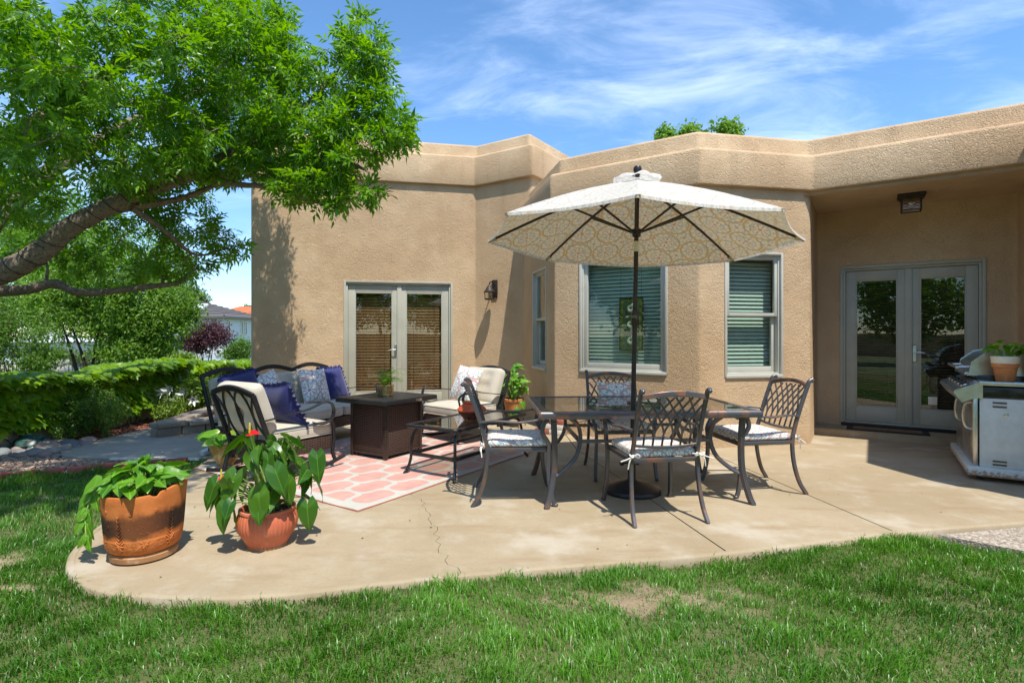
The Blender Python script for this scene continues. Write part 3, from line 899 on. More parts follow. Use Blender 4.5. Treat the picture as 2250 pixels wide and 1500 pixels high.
# stained glass panel hanging inside the picture window
sc = (CW[0] + CW[1]) / 2; s_l = ray_s(P1, P2, 1352); zt, zb = 1.3 + 80 * 6.9 / F, 1.3 - 35 * 6.9 / F
wdt = .31; sgp = thing('stained_glass_panel', 'stained glass panel with three nautilus shells hanging in the picture window', 'stained glass', SCW.p(s_l + wdt / 2, -.13, zb))
mb = MB(); SCW.frame(mb, s_l, s_l + wdt, zb, zt, .014, -.14, -.12); mb.build('frame', M['dark_bronze'], sgp, True)
mb = MB(); SCW.pane(mb, s_l + .05, s_l + wdt - .05, zb + .05, zt - .05, -.131); mb.build('panel', M['stained_clear'], sgp, True, smooth=False)
nseg = 6
for k in range(nseg):
    za, zc = zb + .014 + (zt - zb - .028) * k / nseg, zb + .014 + (zt - zb - .028) * (k + 1) / nseg
    for e in (s_l + .014, s_l + wdt - .05):
        mb = MB(); SCW.box(mb, e, e + .036, -.136, -.126, za + .003, zc - .003, .002); mb.build('glass_piece', M['stained_green'], sgp, True)
for k in range(3):
    a = s_l + .05 + (wdt - .1) * k / 3
    for e in (zb + .014, zt - .05):
        mb = MB(); SCW.box(mb, a + .003, a + (wdt - .1) / 3 - .003, -.136, -.126, e, e + .036, .002); mb.build('glass_piece', M['stained_green'], sgp, True)
for k in range(3):
    cz = zb + (zt - zb) * (.2 + .3 * k); pts, rs = [], []
    for i in range(44):
        t = i / 43; a = t * 4.2 * math.pi; rr = .006 + .040 * t ** 1.3
        pts.append(SCW.p(s_l + wdt / 2 + rr * math.cos(a + .6), -.115, cz + rr * math.sin(a + .6))); rs.append(.003 + .024 * t ** 1.3)
    mb = MB(); mb.tube(pts, rs, 8); mb.build('nautilus_shell', M['shell'], sgp, True)
for e in (s_l + .02, s_l + wdt - .02):
    mb = MB(); mb.tube([SCW.p(e, -.13, zt), SCW.p(e, -.13, CW[3] - .05)], .002, 5); mb.build('chain', M['dark_bronze'], sgp, True)

# landing in front of the recessed doors
st = MB()
poly = [R1 - NA * .45 - DA * .12, R2 - NA * .42, R2 + NA * .05, R1 + NA * .05]
st.prism([(p.x, p.y) for p in poly], -.05, .09)
o = st.build('entry_step', M['concrete'], None, smooth=False); tag(o, kind='structure')
bm = bmesh.new(); bm.from_mesh(o.data); bmesh.ops.bevel(bm, geom=[e for e in bm.edges], offset=.012, segments=2, affect='EDGES'); bm.to_mesh(o.data); bm.free()

# door mat
mt = thing('door_mat', 'black rubber door mat with coir centre on the entry step', 'mat', SR.p(.82, .24, .09))
SM = Seg(R1, R2)
mb = MB(); SM.box(mb, .36, 1.22, .06, .40, .0905, .103, .003); mb.build('rubber_border', M['mat_rubber'], mt, True)
mb = MB(); SM.box(mb, .43, 1.15, .12, .34, .1032, .109, .002); mb.build('coir_centre', M['mat_coir'], mt, True)

# wall lantern beside the bay
def lantern():
    sw = Seg(KK, JJ); a = ray_s(KK, JJ, 1088); c = sw.p(a, .17, 0)
    t = thing('wall_lantern', 'dark bronze carriage lantern on the stucco wall by the bay', 'lantern', sw.p(a, 0, 2.0))
    mb = MB(); sw.box(mb, a - .055, a + .055, 0, .022, 1.93, 2.24, .006); mb.build('back_plate', M['dark_bronze'], t, True)
    mb = MB(); mb.tube(spline([sw.p(a, .02, 2.15), sw.p(a, .08, 2.20), sw.p(a, .14, 2.19), sw.p(a, .17, 2.165)], 5), .011, 8); mb.build('arm', M['dark_bronze'], t, True)
    mb = MB(); mb.lathe([(.004, .285), (.010, .26), (.006, .245), (.022, .235), (.03, .215), (.055, .19), (.072, .15), (.098, .13), (.098, .118)][::-1], 20, (c.x, c.y, 1.90), cap0=True, cap1=True); mb.build('roof_cap', M['dark_bronze'], t, True)
    mb = MB(); mb.lathe([(.07, -.012), (.085, -.008), (.088, .006), (.075, .012)], 20, (c.x, c.y, 1.90), cap1=True); mb.build('base_ring', M['dark_bronze'], t, True)
    for k in range(4):
        an = math.pi / 4 + k * math.pi / 2 + AA
        q = V(c.x + .072 * math.cos(an), c.y + .072 * math.sin(an), 1.90); q2 = V(c.x + .082 * math.cos(an), c.y + .082 * math.sin(an), 2.025)
        mb = MB(); mb.tube([q, q2], .007, 6); mb.build('cage_bar', M['dark_bronze'], t, True)
    mb = MB(); mb.lathe([(.06, .01), (.07, .12)], 20, (c.x, c.y, 1.90), cap0=False); mb.build('glass', M['glass_lamp'], t, True)
    mb = MB(); mb.lathe([(.001, .03), (.022, .04), (.03, .062), (.02, .09), (.013, .105), (.013, .125)], 14, (c.x, c.y, 1.90), cap1=True); mb.build('bulb', M['bulb'], t, True)
lantern()
# lantern on the recess ceiling
def ceiling_lantern():
    p = PD(2002, 440, 6.45); q = V(p.x, p.y, 2.95)
    t = thing('ceiling_lantern', 'square bronze flush lantern on the recess ceiling above the doors', 'lantern', q)
    rot = SR.rot
    mb = MB(); mb.bbox(q - V(0, 0, .018), (.27, .27, .034), .008, rot); mb.bbox(q - V(0, 0, .045), (.23, .23, .022), .008, rot); mb.build('canopy', M['dark_bronze'], t, True)
    for sx in (-1, 1):
        for sy in (-1, 1):
            mb = MB(); mb.bbox(q + rot @ V(sx * .093, sy * .093, -.12), (.014, .014, .14), .002, rot); mb.build('post', M['dark_bronze'], t, True)
    mb = MB()
    for sx in (-1, 1):
        mb.bbox(q + rot @ V(sx * .093, 0, -.19), (.012, .19, .012), .002, rot); mb.bbox(q + rot @ V(0, sx * .093, -.19), (.19, .012, .012), .002, rot)
        mb.tube([q + rot @ V(-.09, sx * .094, -.13), q + rot @ V(0, sx * .094, -.09), q + rot @ V(.09, sx * .094, -.13)], .004, 5)
        mb.tube([q + rot @ V(-.09, sx * .094, -.10), q + rot @ V(0, sx * .094, -.15), q + rot @ V(.09, sx * .094, -.10)], .004, 5)
    mb.build('cage', M['dark_bronze'], t, True)
    mb = MB(); mb.box(q - V(0, 0, .12), (.165, .165, .12), rot); mb.build('glass', M['glass_lamp'], t, True, smooth=False)
    mb = MB(); mb.sphere(q - V(0, 0, .11), .03); mb.build('bulb', M['bulb'], t, True)
ceiling_lantern()
# ------------------------------------------------------------------ ground, patio, lawn, path
rng = np.random.default_rng(11)
random.seed(4)
def sheet(name, poly, z, mat, kind='structure'):
    mb = MB(); mb.add([(p[0], p[1], z) for p in poly], [tuple(range(len(poly)))])
    o = mb.build(name, mat, None, smooth=False); tag(o, kind=kind); return o
# far terrain: level round the house, falling away beyond the garden wall on the left
def terrain_z(x, y):
    t = min(1, max(0, (-x - 7.5) / 14)) * min(1, max(0, (y - 4) / 12)); return -.13 - 1.5 * t * t * (3 - 2 * t)
mb = MB()
xs = [-300, -140, -80, -50, -36, -28, -22, -18, -15, -12, -9, -7.5, -4, 0, 5, 10, 20, 40, 90, 300]
ys = [-300, -120, -60, -30, -15, -6, 0, 4, 7, 10, 13, 16, 20, 26, 34, 45, 60, 90, 150, 300]
mb.grid([[V(x, y, terrain_z(x, y)) for x in xs] for y in ys])
tag(mb.build('ground', M['ground'], None), kind='structure')

# patio outline, front edge and curved left end
front = [(6.2, 4.34), (4.6, 4.02), (3.54, 3.78), (2.55, 3.59), (1.29, 3.25), (.45, 3.09), (-.31, 2.94), (-.86, 2.80), (-1.25, 2.71), (-1.65, 2.70), (-2.05, 2.76), (-2.36, 2.93),
         (-2.58, 3.18), (-2.73, 3.48), (-2.84, 3.85), (-2.90, 4.3), (-2.94, 4.8), (-3.10, 5.4), (-3.2, 5.85)]
fr = [tuple(p[:2]) for p in spline([V(*p, 0) for p in front], 5)]
back = [(-3.6, 6.6), (-4.3, 9.2), (-.6, 10.2), (1.0, 9.3), (3.3, 8.3), (4.0, 8.2), (6.4, 6.9), (6.6, 5.2)]
j1 = [(.60, 9.5), (.733, 6.24), (1.29, 3.26), (1.34, 3.0)]
j2 = [(2.02, 8.5), (2.15, 6.17), (2.53, 3.57), (2.58, 3.3)]
rk = random.Random(5); crack = [(-1.9, 9.9), (-1.5, 7.0)]
c0, c1 = V(-1.0, 4.75, 0), V(-.19, 2.90, 0)
for i in range(34):
    t = i / 33; p = c0.lerp(c1, t); bend = .07 * math.sin(t * 5.2) + rk.uniform(-.028, .028)
    crack.append((p.x + bend * .9, p.y + bend * .35))
crack.append((-.13, 2.6))
patio = bpy.data.objects.new('patio', None); COL.objects.link(patio); patio.location = (0, 4.5, -.1); tag(patio, kind='structure')
def bisect_keep(bm, line, gap, side):
    pass
outline = fr + back
def side_of(line, p):
    """signed distance of p to a mostly front-to-back polyline (positive: right of it)"""
    best = None
    for a, b in zip(line[:-1], line[1:]):
        y0, y1 = a[1], b[1]
        if min(y0, y1) <= p[1] <= max(y0, y1):
            t = (p[1] - y0) / (y1 - y0 + 1e-9); return p[0] - (a[0] + (b[0] - a[0]) * t)
    q = line[0] if abs(p[1] - line[0][1]) < abs(p[1] - line[-1][1]) else line[-1]
    return p[0] - q[0]
def clip_by(poly, line, gap, sgn):
    """part of the polygon on one side of the polyline, with the polyline itself as the new edge"""
    n = len(poly); keep = [sgn * side_of(line, p) > 0 for p in poly]; cross = []
    for i in range(n):
        a, b = poly[i], poly[(i + 1) % n]
        if keep[i] != keep[(i + 1) % n]:
            lo, hi = 0., 1.
            for _ in range(40):
                m_ = (lo + hi) / 2; q = (a[0] + (b[0] - a[0]) * m_, a[1] + (b[1] - a[1]) * m_)
                if (sgn * side_of(line, q) > 0) == keep[i]: lo = m_
                else: hi = m_
            cross.append((i, (a[0] + (b[0] - a[0]) * lo, a[1] + (b[1] - a[1]) * lo), keep[i]))
    if len(cross) != 2: return poly
    out = []; leave = [c for c in cross if c[2]][0]; enter = [c for c in cross if not c[2]][0]
    i = (enter[0] + 1) % n
    out.append(enter[1])
    while True:
        out.append(poly[i])
        if i == leave[0]: break
        i = (i + 1) % n
    out.append(leave[1])
    inner = [p for p in line if min(enter[1][1], leave[1][1]) + .01 < p[1] < max(enter[1][1], leave[1][1]) - .01]
    inner.sort(key=lambda p: p[1], reverse=leave[1][1] > enter[1][1])
    out += inner
    if gap:
        ids = set(inner) | {enter[1], leave[1]}
        out = [(p[0] + sgn * gap / 2, p[1]) if p in ids else p for p in out]
    return out
slabs = [clip_by(outline, crack, .0035, -1), clip_by(clip_by(outline, crack, .0035, 1), j1, .011, -1),
         clip_by(clip_by(outline, j1, .011, 1), j2, .011, -1), clip_by(outline, j2, .011, 1)]
for sp in slabs:
    bm = bmesh.new()
    f = bm.faces.new([bm.verts.new((p[0], p[1], 0)) for p in sp]); f.normal_update()
    if f.normal.z < 0: f.normal_flip()
    ex = bmesh.ops.extrude_face_region(bm, geom=[f])
    for v in [g for g in ex['geom'] if isinstance(g, bmesh.types.BMVert)]: v.co.z -= .12
    top = [e for e in bm.edges if all(abs(v.co.z) < 1e-6 for v in e.verts)]
    bmesh.ops.recalc_face_normals(bm, faces=bm.faces[:])
    bmesh.ops.triangulate(bm, faces=[g for g in bm.faces if len(g.verts) > 4])
    me = bpy.data.meshes.new('slab'); bm.to_mesh(me); bm.free(); me.materials.append(M['concrete'])
    link('slab', me, patio, True)
# rounded nosing along the front edge
nm = MB(); rows = []
for i in range(len(fr)):
    a, b = V(*fr[max(i - 1, 0)], 0), V(*fr[min(i + 1, len(fr) - 1)], 0); t = (b - a).normalized(); n = V(-t.y, t.x, 0)   # outward
    p = V(*fr[i], 0)
    rows.append([p - n * .03 + V(0, 0, .0025), p + V(0, 0, .002), p + n * .008 + V(0, 0, -.006), p + n * .011 + V(0, 0, -.05), p + n * .011 + V(0, 0, -.12)])
nm.grid(rows); nm.build('nosing', M['concrete'], patio, True, angle=80)
jm = MB(); jm.add([(p[0], p[1], -.030) for p in outline], [tuple(range(len(outline)))]); jm.build('joint_bed', M['joint'], patio, True, smooth=False)

# exposed aggregate walk at the right
ag = MB(); ag.prism([(2.80, 3.585), (4.0, 3.83), (6.6, 4.40), (9, 3.0), (6.5, 1.2), (4.4, 2.45), (3.45, 3.02)], -.12, -.012)
tag(ag.build('aggregate_walk', M['aggregate'], None, smooth=False), kind='structure')

# concrete path on the left
pth = [(-3.24, 5.74), (-3.9, 5.77), (-4.5, 5.80), (-4.86, 5.90), (-5.06, 6.12), (-5.14, 6.45), (-5.16, 6.85), (-5.13, 7.3), (-5.06, 7.8), (-4.95, 8.5), (-4.9, 9.0), (-3.6, 9.2), (-3.2, 6.8), (-3.16, 5.9)]
pm = MB(); pm.prism(pth, -.12, -.008); tag(pm.build('path', M['pathcrete'], None, smooth=False), kind='structure')
tag(MB().box((-3.75, 5.735, -.005), (.95, .035, .02), Matrix.Rotation(R(-1.5), 3, 'Z')).build('white_edging', M['white_glaze'], None),
    'thin white edging strip where the path meets the grass', 'edging')
# downspout end lying beside the ochre pot
sd = MB()
a, b = PZ(443, 996, .02), PZ(470, 985, .05)
sd.tube([a, (a + b) / 2, b], 1.0, flat=(.085, .05), up=(0, 0, 1)); tag(sd.build('downspout', M['white_paint'], None), 'short white downspout end lying at the patio corner', 'downspout')

# beds by the garden wall
sheet('mulch_bed', [(-5.10, 6.7), (-5.15, 7.4), (-5.06, 8.0), (-4.92, 8.9), (-4.6, 12), (-7, 15), (-6.4, 10), (-5.9, 7.5), (-5.85, 6.7)], -.035, M['mulch'])
sheet('gravel_bed', [(-4.55, 5.76), (-3.6, 5.70), (-4.2, 5.42), (-4.75, 5.15), (-5.4, 4.75), (-6.4, 4.2), (-8, 3.6), (-8, 7.2), (-5.6, 7.0), (-5.1, 6.6), (-5.0, 6.05)], -.030, M['chips'])

# ---- brick edging: every brick a piece
ed = bpy.data.objects.new('brick_edging', None); COL.objects.link(ed); ed.location = (-4.5, 5.2, -.05); tag(ed, kind='structure')
bpath = spline([V(-7.2, 3.75, 0), V(-6.2, 4.20, 0), V(-5.3, 4.72, 0), V(-4.75, 5.08, 0), V(-4.2, 5.37, 0), V(-3.75, 5.56, 0), V(-3.4, 5.68, 0)], 12)
acc = 0; brick_me = None; last = bpath[0]; step = .108
cum = [0]
for a, b in zip(bpath[:-1], bpath[1:]): cum.append(cum[-1] + (b - a).length)
def at_len(path, cum, s):
    for i in range(len(cum) - 1):
        if cum[i + 1] >= s:
            t = (s - cum[i]) / (cum[i + 1] - cum[i]); return path[i].lerp(path[i + 1], t), (path[i + 1] - path[i]).normalized()
    return path[-1], (path[-1] - path[-2]).normalized()
blen = .205; s = .1
rb = random.Random(2)
while s < cum[-1]:
    p, t = at_len(bpath, cum, s)
    if brick_me is None:
        o = MB().bbox((0, 0, 0), (blen - .022, .115, .06), .007).build('brick', M['brick'], ed); brick_me = o.data
    else: o = link('brick', brick_me, ed)
    o.matrix_parent_inverse = wmat(ed).inverted()
    o.matrix_basis = Matrix.Translation((p.x, p.y, -.020 + rb.uniform(-.006, .006))) @ Matrix.Rotation(math.atan2(t.y, t.x) + rb.uniform(-.03, .03), 4, 'Z')
    s += blen
mj = MB(); mj.tube([p + V(0, 0, -.052) for p in bpath], 1, flat=(.11, .07), up=(0, 0, 1)); mj.build('mortar', M['white_glaze'], ed, True)

# ---- river stones, each one a piece of the stone bed
sb = bpy.data.objects.new('stone_bed', None); COL.objects.link(sb); sb.location = (-5.4, 6.1, -.05); tag(sb, kind='structure')
def rock_mesh(seed, n=2):
    bm = bmesh.new(); bmesh.ops.create_icosphere(bm, subdivisions=n, radius=1)
    r = random.Random(seed); ax = [Vector((r.uniform(-1, 1), r.uniform(-1, 1), r.uniform(-1, 1))).normalized() for _ in range(6)]; am = [r.uniform(-.16, .2) for _ in range(6)]
    for v in bm.verts:
        k = 1 + sum(a * max(0, v.co.normalized().dot(x)) ** 2 for a, x in zip(am, ax)); v.co *= k
    me = bpy.data.meshes.new('stone'); bm.to_mesh(me); bm.free(); me.materials.append(M['stone'])
    me.polygons.foreach_set('use_smooth', [True] * len(me.polygons)); return me
rocks = [rock_mesh(i) for i in range(6)]
rs = random.Random(8); placed = []
for tries in range(4000):
    if len(placed) > 95: break
    y = rs.uniform(5.85, 6.75); x = rs.uniform(-6.6, -4.95)
    if x > -5.05 - max(0, (y - 6.1)) * .12 and y > 5.95: continue
    if y < 5.9 + (-5.2 - x) * -.02: continue
    r = rs.choice([.05, .06, .07, .08, .10, .12, .15])
    if any((x - a) ** 2 + (y - b) ** 2 < ((r + c) * .72) ** 2 for a, b, c in placed): continue
    placed.append((x, y, r))
    o = link('stone', rs.choice(rocks), sb)
    o.matrix_parent_inverse = wmat(sb).inverted()
    o.matrix_basis = Matrix.Translation((x, y, -.03 + r * .28)) @ Matrix.Rotation(rs.uniform(0, 6.3), 4, 'Z') @ Matrix.Diagonal((r * rs.uniform(.9, 1.35), r * rs.uniform(.7, 1.0), r * rs.uniform(.45, .7), 1))
def scatter_chips(name, mat, n, region, zr, smin, smax, seed):
    r = np.random.default_rng(seed); pts = []
    while len(pts) < n:
        p = region(r)
        if p is not None: pts.append(p)
    base = np.array([[-1, -.5, -.3], [1, -.45, -.3], [.9, .5, -.3], [-.95, .45, -.3], [-.8, -.35, .3], [.8, -.3, .35], [.7, .35, .3], [-.75, .3, .25]])
    fc = np.array([[3, 2, 1, 0], [4, 5, 6, 7], [0, 1, 5, 4], [1, 2, 6, 5], [2, 3, 7, 6], [3, 0, 4, 7]])
    vs, fs = [], []
    for i, (x, y) in enumerate(pts):
        s_ = r.uniform(smin, smax); M3 = np.array(Matrix.Rotation(r.uniform(0, 6.3), 3, 'Z') @ Matrix.Rotation(r.uniform(-.5, .5), 3, 'X') @ Matrix.Rotation(r.uniform(-.5, .5), 3, 'Y'))
        b = base * s_ * np.array([1, r.uniform(.5, 1), r.uniform(.5, 1.2)]); vs.append(b @ M3.T + np.array([x, y, zr + s_ * .25])); fs.append(fc + 8 * i)
    me = mesh_np(name, np.concatenate(vs), np.concatenate(fs), 4, mat); return link(name, me)
def reg_gravel(r):
    x, y = r.uniform(-6.8, -3.7), r.uniform(4.2, 6.3)
    yb = np.interp(x, [p.x for p in bpath], [p.y for p in bpath]) + .09
    yt = np.interp(x, [-7, -5.2, -4.9, -4.5, -3.8], [6.2, 6.1, 5.9, 5.76, 5.72]); return (x, y) if yb < y < yt else None
tag(scatter_chips('gravel_chips', M['pebble'], 3200, reg_gravel, -.03, .010, .030, 3), 'loose tan gravel chips between the stones and the brick edging', 'gravel', kind='stuff')
def reg_mulch(r):
    y = r.uniform(6.7, 11.5); x = np.interp(y, [6.7, 8, 9, 11.5], [-5.12, -5.08, -4.95, -4.7]) - r.uniform(.02, .9); return (x, y)
tag(scatter_chips('mulch_chips', M['chip'], 2600, reg_mulch, -.035, .012, .035, 4), 'reddish bark mulch chips along the vine wall', 'mulch', kind='stuff')

# ---- raised stone bed
rbd = thing('raised_stone_bed', 'low raised bed edged with flagstone caps beside the path', 'planter', (-4.3, 7.8, 0))
bedpts = [V(-4.78, 9.1, 0), V(-4.55, 6.98, 0), V(-3.55, 7.95, 0), V(-3.2, 8.4, 0)]
rr = random.Random(3)
for a, b in zip(bedpts[:-1], bedpts[1:]):
    L = (b - a).length; d = (b - a).normalized(); n = max(2, int(L / .24)); rotz = Matrix.Rotation(math.atan2(d.y, d.x), 3, 'Z')
    for k in range(n):
        w = L / n; c = a + d * (w * (k + .5))
        MB().bbox((c.x, c.y, .045), (w - .012, .13 + rr.uniform(-.01, .01), .115), .008, rotz).build('block', M['flag'], rbd, True)
    n2 = max(2, int(L / .34))
    for k in range(n2):
        w = L / n2; c = a + d * (w * (k + .5)) + Vector((-d.y, d.x, 0)) * .04
        MB().bbox((c.x, c.y, .135 + rr.uniform(-.004, .004)), (w - .010, .27 + rr.uniform(-.03, .03), .062), .012, rotz @ Matrix.Rotation(rr.uniform(-.04, .04), 3, 'Z')).build('cap_stone', M['flag'], rbd, True)
so = MB(); so.add([(-4.72, 9.1, .10), (-4.5, 7.05, .10), (-3.55, 8.0, .10), (-3.2, 8.45, .10), (-3.6, 9.0, .10)], [(0, 1, 2, 3, 4)]); so.build('bed_soil', M['mulch'], rbd, True, smooth=False)
for k in range(26):
    x, y = rr.uniform(-4.5, -3.5), rr.uniform(7.5, 8.9)
    if x > -4.4 + (y - 7.1) * .85: continue
    o = link('stone', rr.choice(rocks), rbd); o.matrix_parent_inverse = wmat(rbd).inverted(); r = rr.uniform(.05, .11)
    o.matrix_basis = Matrix.Translation((x, y, .10 + r * .3)) @ Matrix.Rotation(rr.uniform(0, 6.3), 4, 'Z') @ Matrix.Diagonal((r * 1.3, r, r * .5, 1))

# ---- lawn
patch = [(V(.66, 2.76, 0), .46, .17), (V(-2.95, 3.2, 0), .15, .22), (V(-2.6, 2.85, 0), .12, .06), (V(-3.75, 4.45, 0), .14, .07), (V(1.2, 2.64, 0), .08, .05)]
def bare(x, y):
    k = np.zeros_like(x)
    wob = .30 * np.sin(x * 17 + 3 * np.sin(y * 9)) + .25 * np.sin(y * 23 + x * 5) + .3 * np.sin(x * 41 + 2 * np.sin(y * 37)) + .25 * np.sin(y * 59 + 3 * np.sin(x * 31))
    for p, rx, ry in patch:
        q = ((x - p.x) / rx) ** 2 + ((y - p.y) / ry) ** 2
        k = np.maximum(k, np.clip(.95 - .8 * q ** .7 + wob * .55 * (q < 2.2), 0, 1))
    return k
fx = np.array([p[0] for p in fr][::-1]); fy = np.array([p[1] for p in fr][::-1])
poly_p = np.array(outline)
def inside(px, py, poly):
    c = np.zeros(px.shape, bool); n = len(poly)
    for i in range(n):
        x0, y0 = poly[i]; x1, y1 = poly[(i + 1) % n]
        m_ = ((y0 > py) != (y1 > py)) & (px < (x1 - x0) * (py - y0) / (y1 - y0 + 1e-12) + x0); c ^= m_
    return c
lawn_poly = np.array([(p.x, p.y) for p in bpath] + [(-3.14, 5.72), (-3.0, 5.0), (-2.8, 6.0), (2.8, 6.0), (2.62, 3.62), (3.42, 3.05), (4.38, 2.48), (6.5, 1.2), (8, -.5), (8, -4), (-9, -4), (-9, 3.2)])
agg_poly = np.array([(2.80, 3.585), (4.0, 3.83), (6.6, 4.40), (9, 3.0), (6.5, 1.2), (4.4, 2.45), (3.45, 3.02)])
nx, ny = 260, 170
gx, gy = np.meshgrid(np.linspace(-9, 9, nx), np.linspace(-4, 6, ny))
def lawn_h(x, y): return -.034 + .008 * np.sin(x * 2.1 + y) + .008 * np.sin(y * 3.7 - x * 1.3) + .005 * np.sin(x * 9 + y * 7)
gz = lawn_h(gx, gy)
out_l = ~inside(gx, gy, lawn_poly); gz = np.where(out_l, gz - .09, gz)
gz = np.where(inside(gx, gy, poly_p), -.14, gz)
vv = np.stack([gx, gy, gz], -1).reshape(-1, 3)
idx = np.arange(nx * ny).reshape(ny, nx)
ff = np.stack([idx[:-1, :-1], idx[:-1, 1:], idx[1:, 1:], idx[1:, :-1]], -1).reshape(-1, 4)
tint = np.ones((nx * ny, 4)); tint[:, 0] = (1 - bare(gx, gy)).ravel()
tag(link('lawn', mesh_np('lawn', vv, ff, 4, M['lawn_soil'], tint, smooth=True)), kind='structure')

def grass(n, xr, yr, hmin, hmax, wid, seed, extra=None):
    r = np.random.default_rng(seed)
    x = r.uniform(*xr, n); y = r.uniform(*yr, n)
    k = inside(x, y, lawn_poly) & ~inside(x, y, poly_p) & ~inside(x, y, agg_poly)
    # a tuft structure: density varies
    tuft = .5 + .5 * np.sin(x * 11 + 2.3 * np.sin(y * 7)) * np.sin(y * 13 + 1.7 * np.sin(x * 5)); tuft = np.clip(tuft, 0, 1)
    b = bare(x, y)
    k &= r.uniform(size=n) < (1 - b * .955) * (.62 + .38 * tuft)
    x, y, tuft, b = x[k], y[k], tuft[k], b[k]
    return x, y, tuft, b
def blades(x, y, tuft, b, hmin, hmax, wid, seed):
    r = np.random.default_rng(seed + 99); n = len(x)
    h = r.uniform(hmin, hmax, n) * (.50 + .85 * tuft ** 1.5) * (1 - .45 * b) * (1 + .35 * (r.uniform(size=n) < .06)); wid = wid * r.uniform(.6, 1.5, n); a = r.uniform(0, 2 * np.pi, n)
    lean = r.uniform(.15, 1.0, n) * h; la = a + r.normal(0, .5, n) + np.pi / 2
    # neighbouring blades comb the same way
    comb = 1.4 * np.sin(x * 1.9 + 1.2) + 1.2 * np.sin(y * 2.7 + x)
    la = np.where(r.uniform(size=n) < .45, comb + r.normal(0, .5, n), la)
    wx, wy = np.cos(a) * wid / 2, np.sin(a) * wid / 2
    z0 = lawn_h(x, y) - .006; dx, dy = np.cos(la) * lean, np.sin(la) * lean
    p = np.zeros((n, 5, 3))
    p[:, 0] = np.stack([x - wx, y - wy, z0], -1); p[:, 1] = np.stack([x + wx, y + wy, z0], -1)
    mx, my, mz = x + dx * .35, y + dy * .35, z0 + h * .62
    p[:, 2] = np.stack([mx - wx * .85, my - wy * .85, mz], -1); p[:, 3] = np.stack([mx + wx * .85, my + wy * .85, mz], -1)
    p[:, 4] = np.stack([x + dx, y + dy, z0 + h * np.clip(1.02 - (lean / h) * .35, .4, 1)], -1)
    o = np.arange(n)[:, None] * 5
    f = np.concatenate([o + [0, 1, 3], o + [0, 3, 2], o + [2, 3, 4]], 0)
    c = np.ones((n, 5, 4)); big = .5 + .28 * np.sin(x * 1.7 + 1.1) * np.sin(y * 2.9 + .5) + .22 * np.sin(x * 4.3 + y * 3.1)
    c[:, :, 0] = np.clip(big * .45 + .25 * tuft + r.uniform(0, .6, n) - .12, 0, 1)[:, None]
    dry = (r.uniform(size=n) < .045 + .25 * b).astype(float) * r.uniform(.4, 1, n)
    c[:, :, 1] = dry[:, None]
    return p.reshape(-1, 3), f, c.reshape(-1, 4)
sets = [(190000, (-3.2, 3.6), (1.55, 3.62), .035, .070, .0036, 1), (70000, (-6.4, -2.75), (2.4, 5.75), .035, .075, .0042, 2), (14000, (-4.2, -2.2), (1.4, 2.6), .035, .07, .004, 6), (16000, (2.4, 5.5), (1.2, 3.4), .035, .07, .005, 7),
        (30000, (-7.5, 7.5), (-1.5, 1.6), .04, .07, .007, 3)]
VS, FS, CS, off = [], [], [], 0
for (n, xr, yr, h0, h1, wd, sd_) in sets:
    x, y, tu, b = grass(n, xr, yr, h0, h1, wd, sd_); p, f, c = blades(x, y, tu, b, h0, h1, wd, sd_)
    VS.append(p); FS.append(f + off); CS.append(c); off += len(p)
tag(link('grass', mesh_np('grass', np.concatenate(VS), np.concatenate(FS), 3, M['grass'], np.concatenate(CS))), 'green lawn grass growing up to the patio edge', 'grass', kind='stuff')

# a few dry leaves blown onto slab and grass
def leaf_litter():
    r = np.random.default_rng(77); pts = []
    while len(pts) < 70:
        x, y = r.uniform(-3, 4.2), r.uniform(2.3, 6.2)
        on = inside(np.array([x]), np.array([y]), poly_p)[0]
        pts.append((x, y, .004 if on else lawn_h(x, y) + .035))
    VS, FS = [], []
    for i, (x, y, z) in enumerate(pts):
        L = r.uniform(.008, .022); a = r.uniform(0, 6.28); c, s_ = math.cos(a), math.sin(a); w = L * .35
        q = np.array([[0, 0, 0], [L * .5, w, .003], [L, 0, .001], [L * .5, -w, .004]]); VS.append(np.stack([x + q[:, 0] * c - q[:, 1] * s_, y + q[:, 0] * s_ + q[:, 1] * c, z + q[:, 2]], -1)); FS.append(np.array([[0, 1, 2, 3]]) + 4 * i)
    tag(link('leaf_litter', mesh_np('leaf_litter', np.concatenate(VS), np.concatenate(FS), 4, M['chip'])), 'tiny dry leaf bits scattered over patio and grass', 'leaves', kind='stuff')
leaf_litter()
# ------------------------------------------------------------------ soft goods
def pillow_mesh(w, h, t, n=14, pinch=.06, seed=0):
    """square throw pillow in the local xz plane, front towards -y"""
    mb = MB(); r = random.Random(seed); ph = [r.uniform(0, 6.3) for _ in range(4)]
    def pt(i, j, side):
        u, v = -1 + 2 * i / n, -1 + 2 * j / n
        x = u * (1 - pinch * (1 - v * v) * abs(u)); z = v * (1 - pinch * (1 - u * u) * abs(v))
        k = max(0, (1 - u ** 4)) ** .5 * max(0, (1 - v ** 4)) ** .5
        k *= 1 + .10 * math.sin(3 * u + ph[0]) * math.sin(2.5 * v + ph[1])
        return Vector((x * w / 2, side * t / 2 * k * (.55 + .45 * (1 - max(abs(u), abs(v)) ** 2)), z * h / 2 + h / 2))
    for side in (-1, 1):
        rows = [[pt(i, j, side) for i in range(n + 1)] for j in range(n + 1)]
        if side > 0: rows = [r_[::-1] for r_ in rows]
        mb.grid(rows)
    return mb
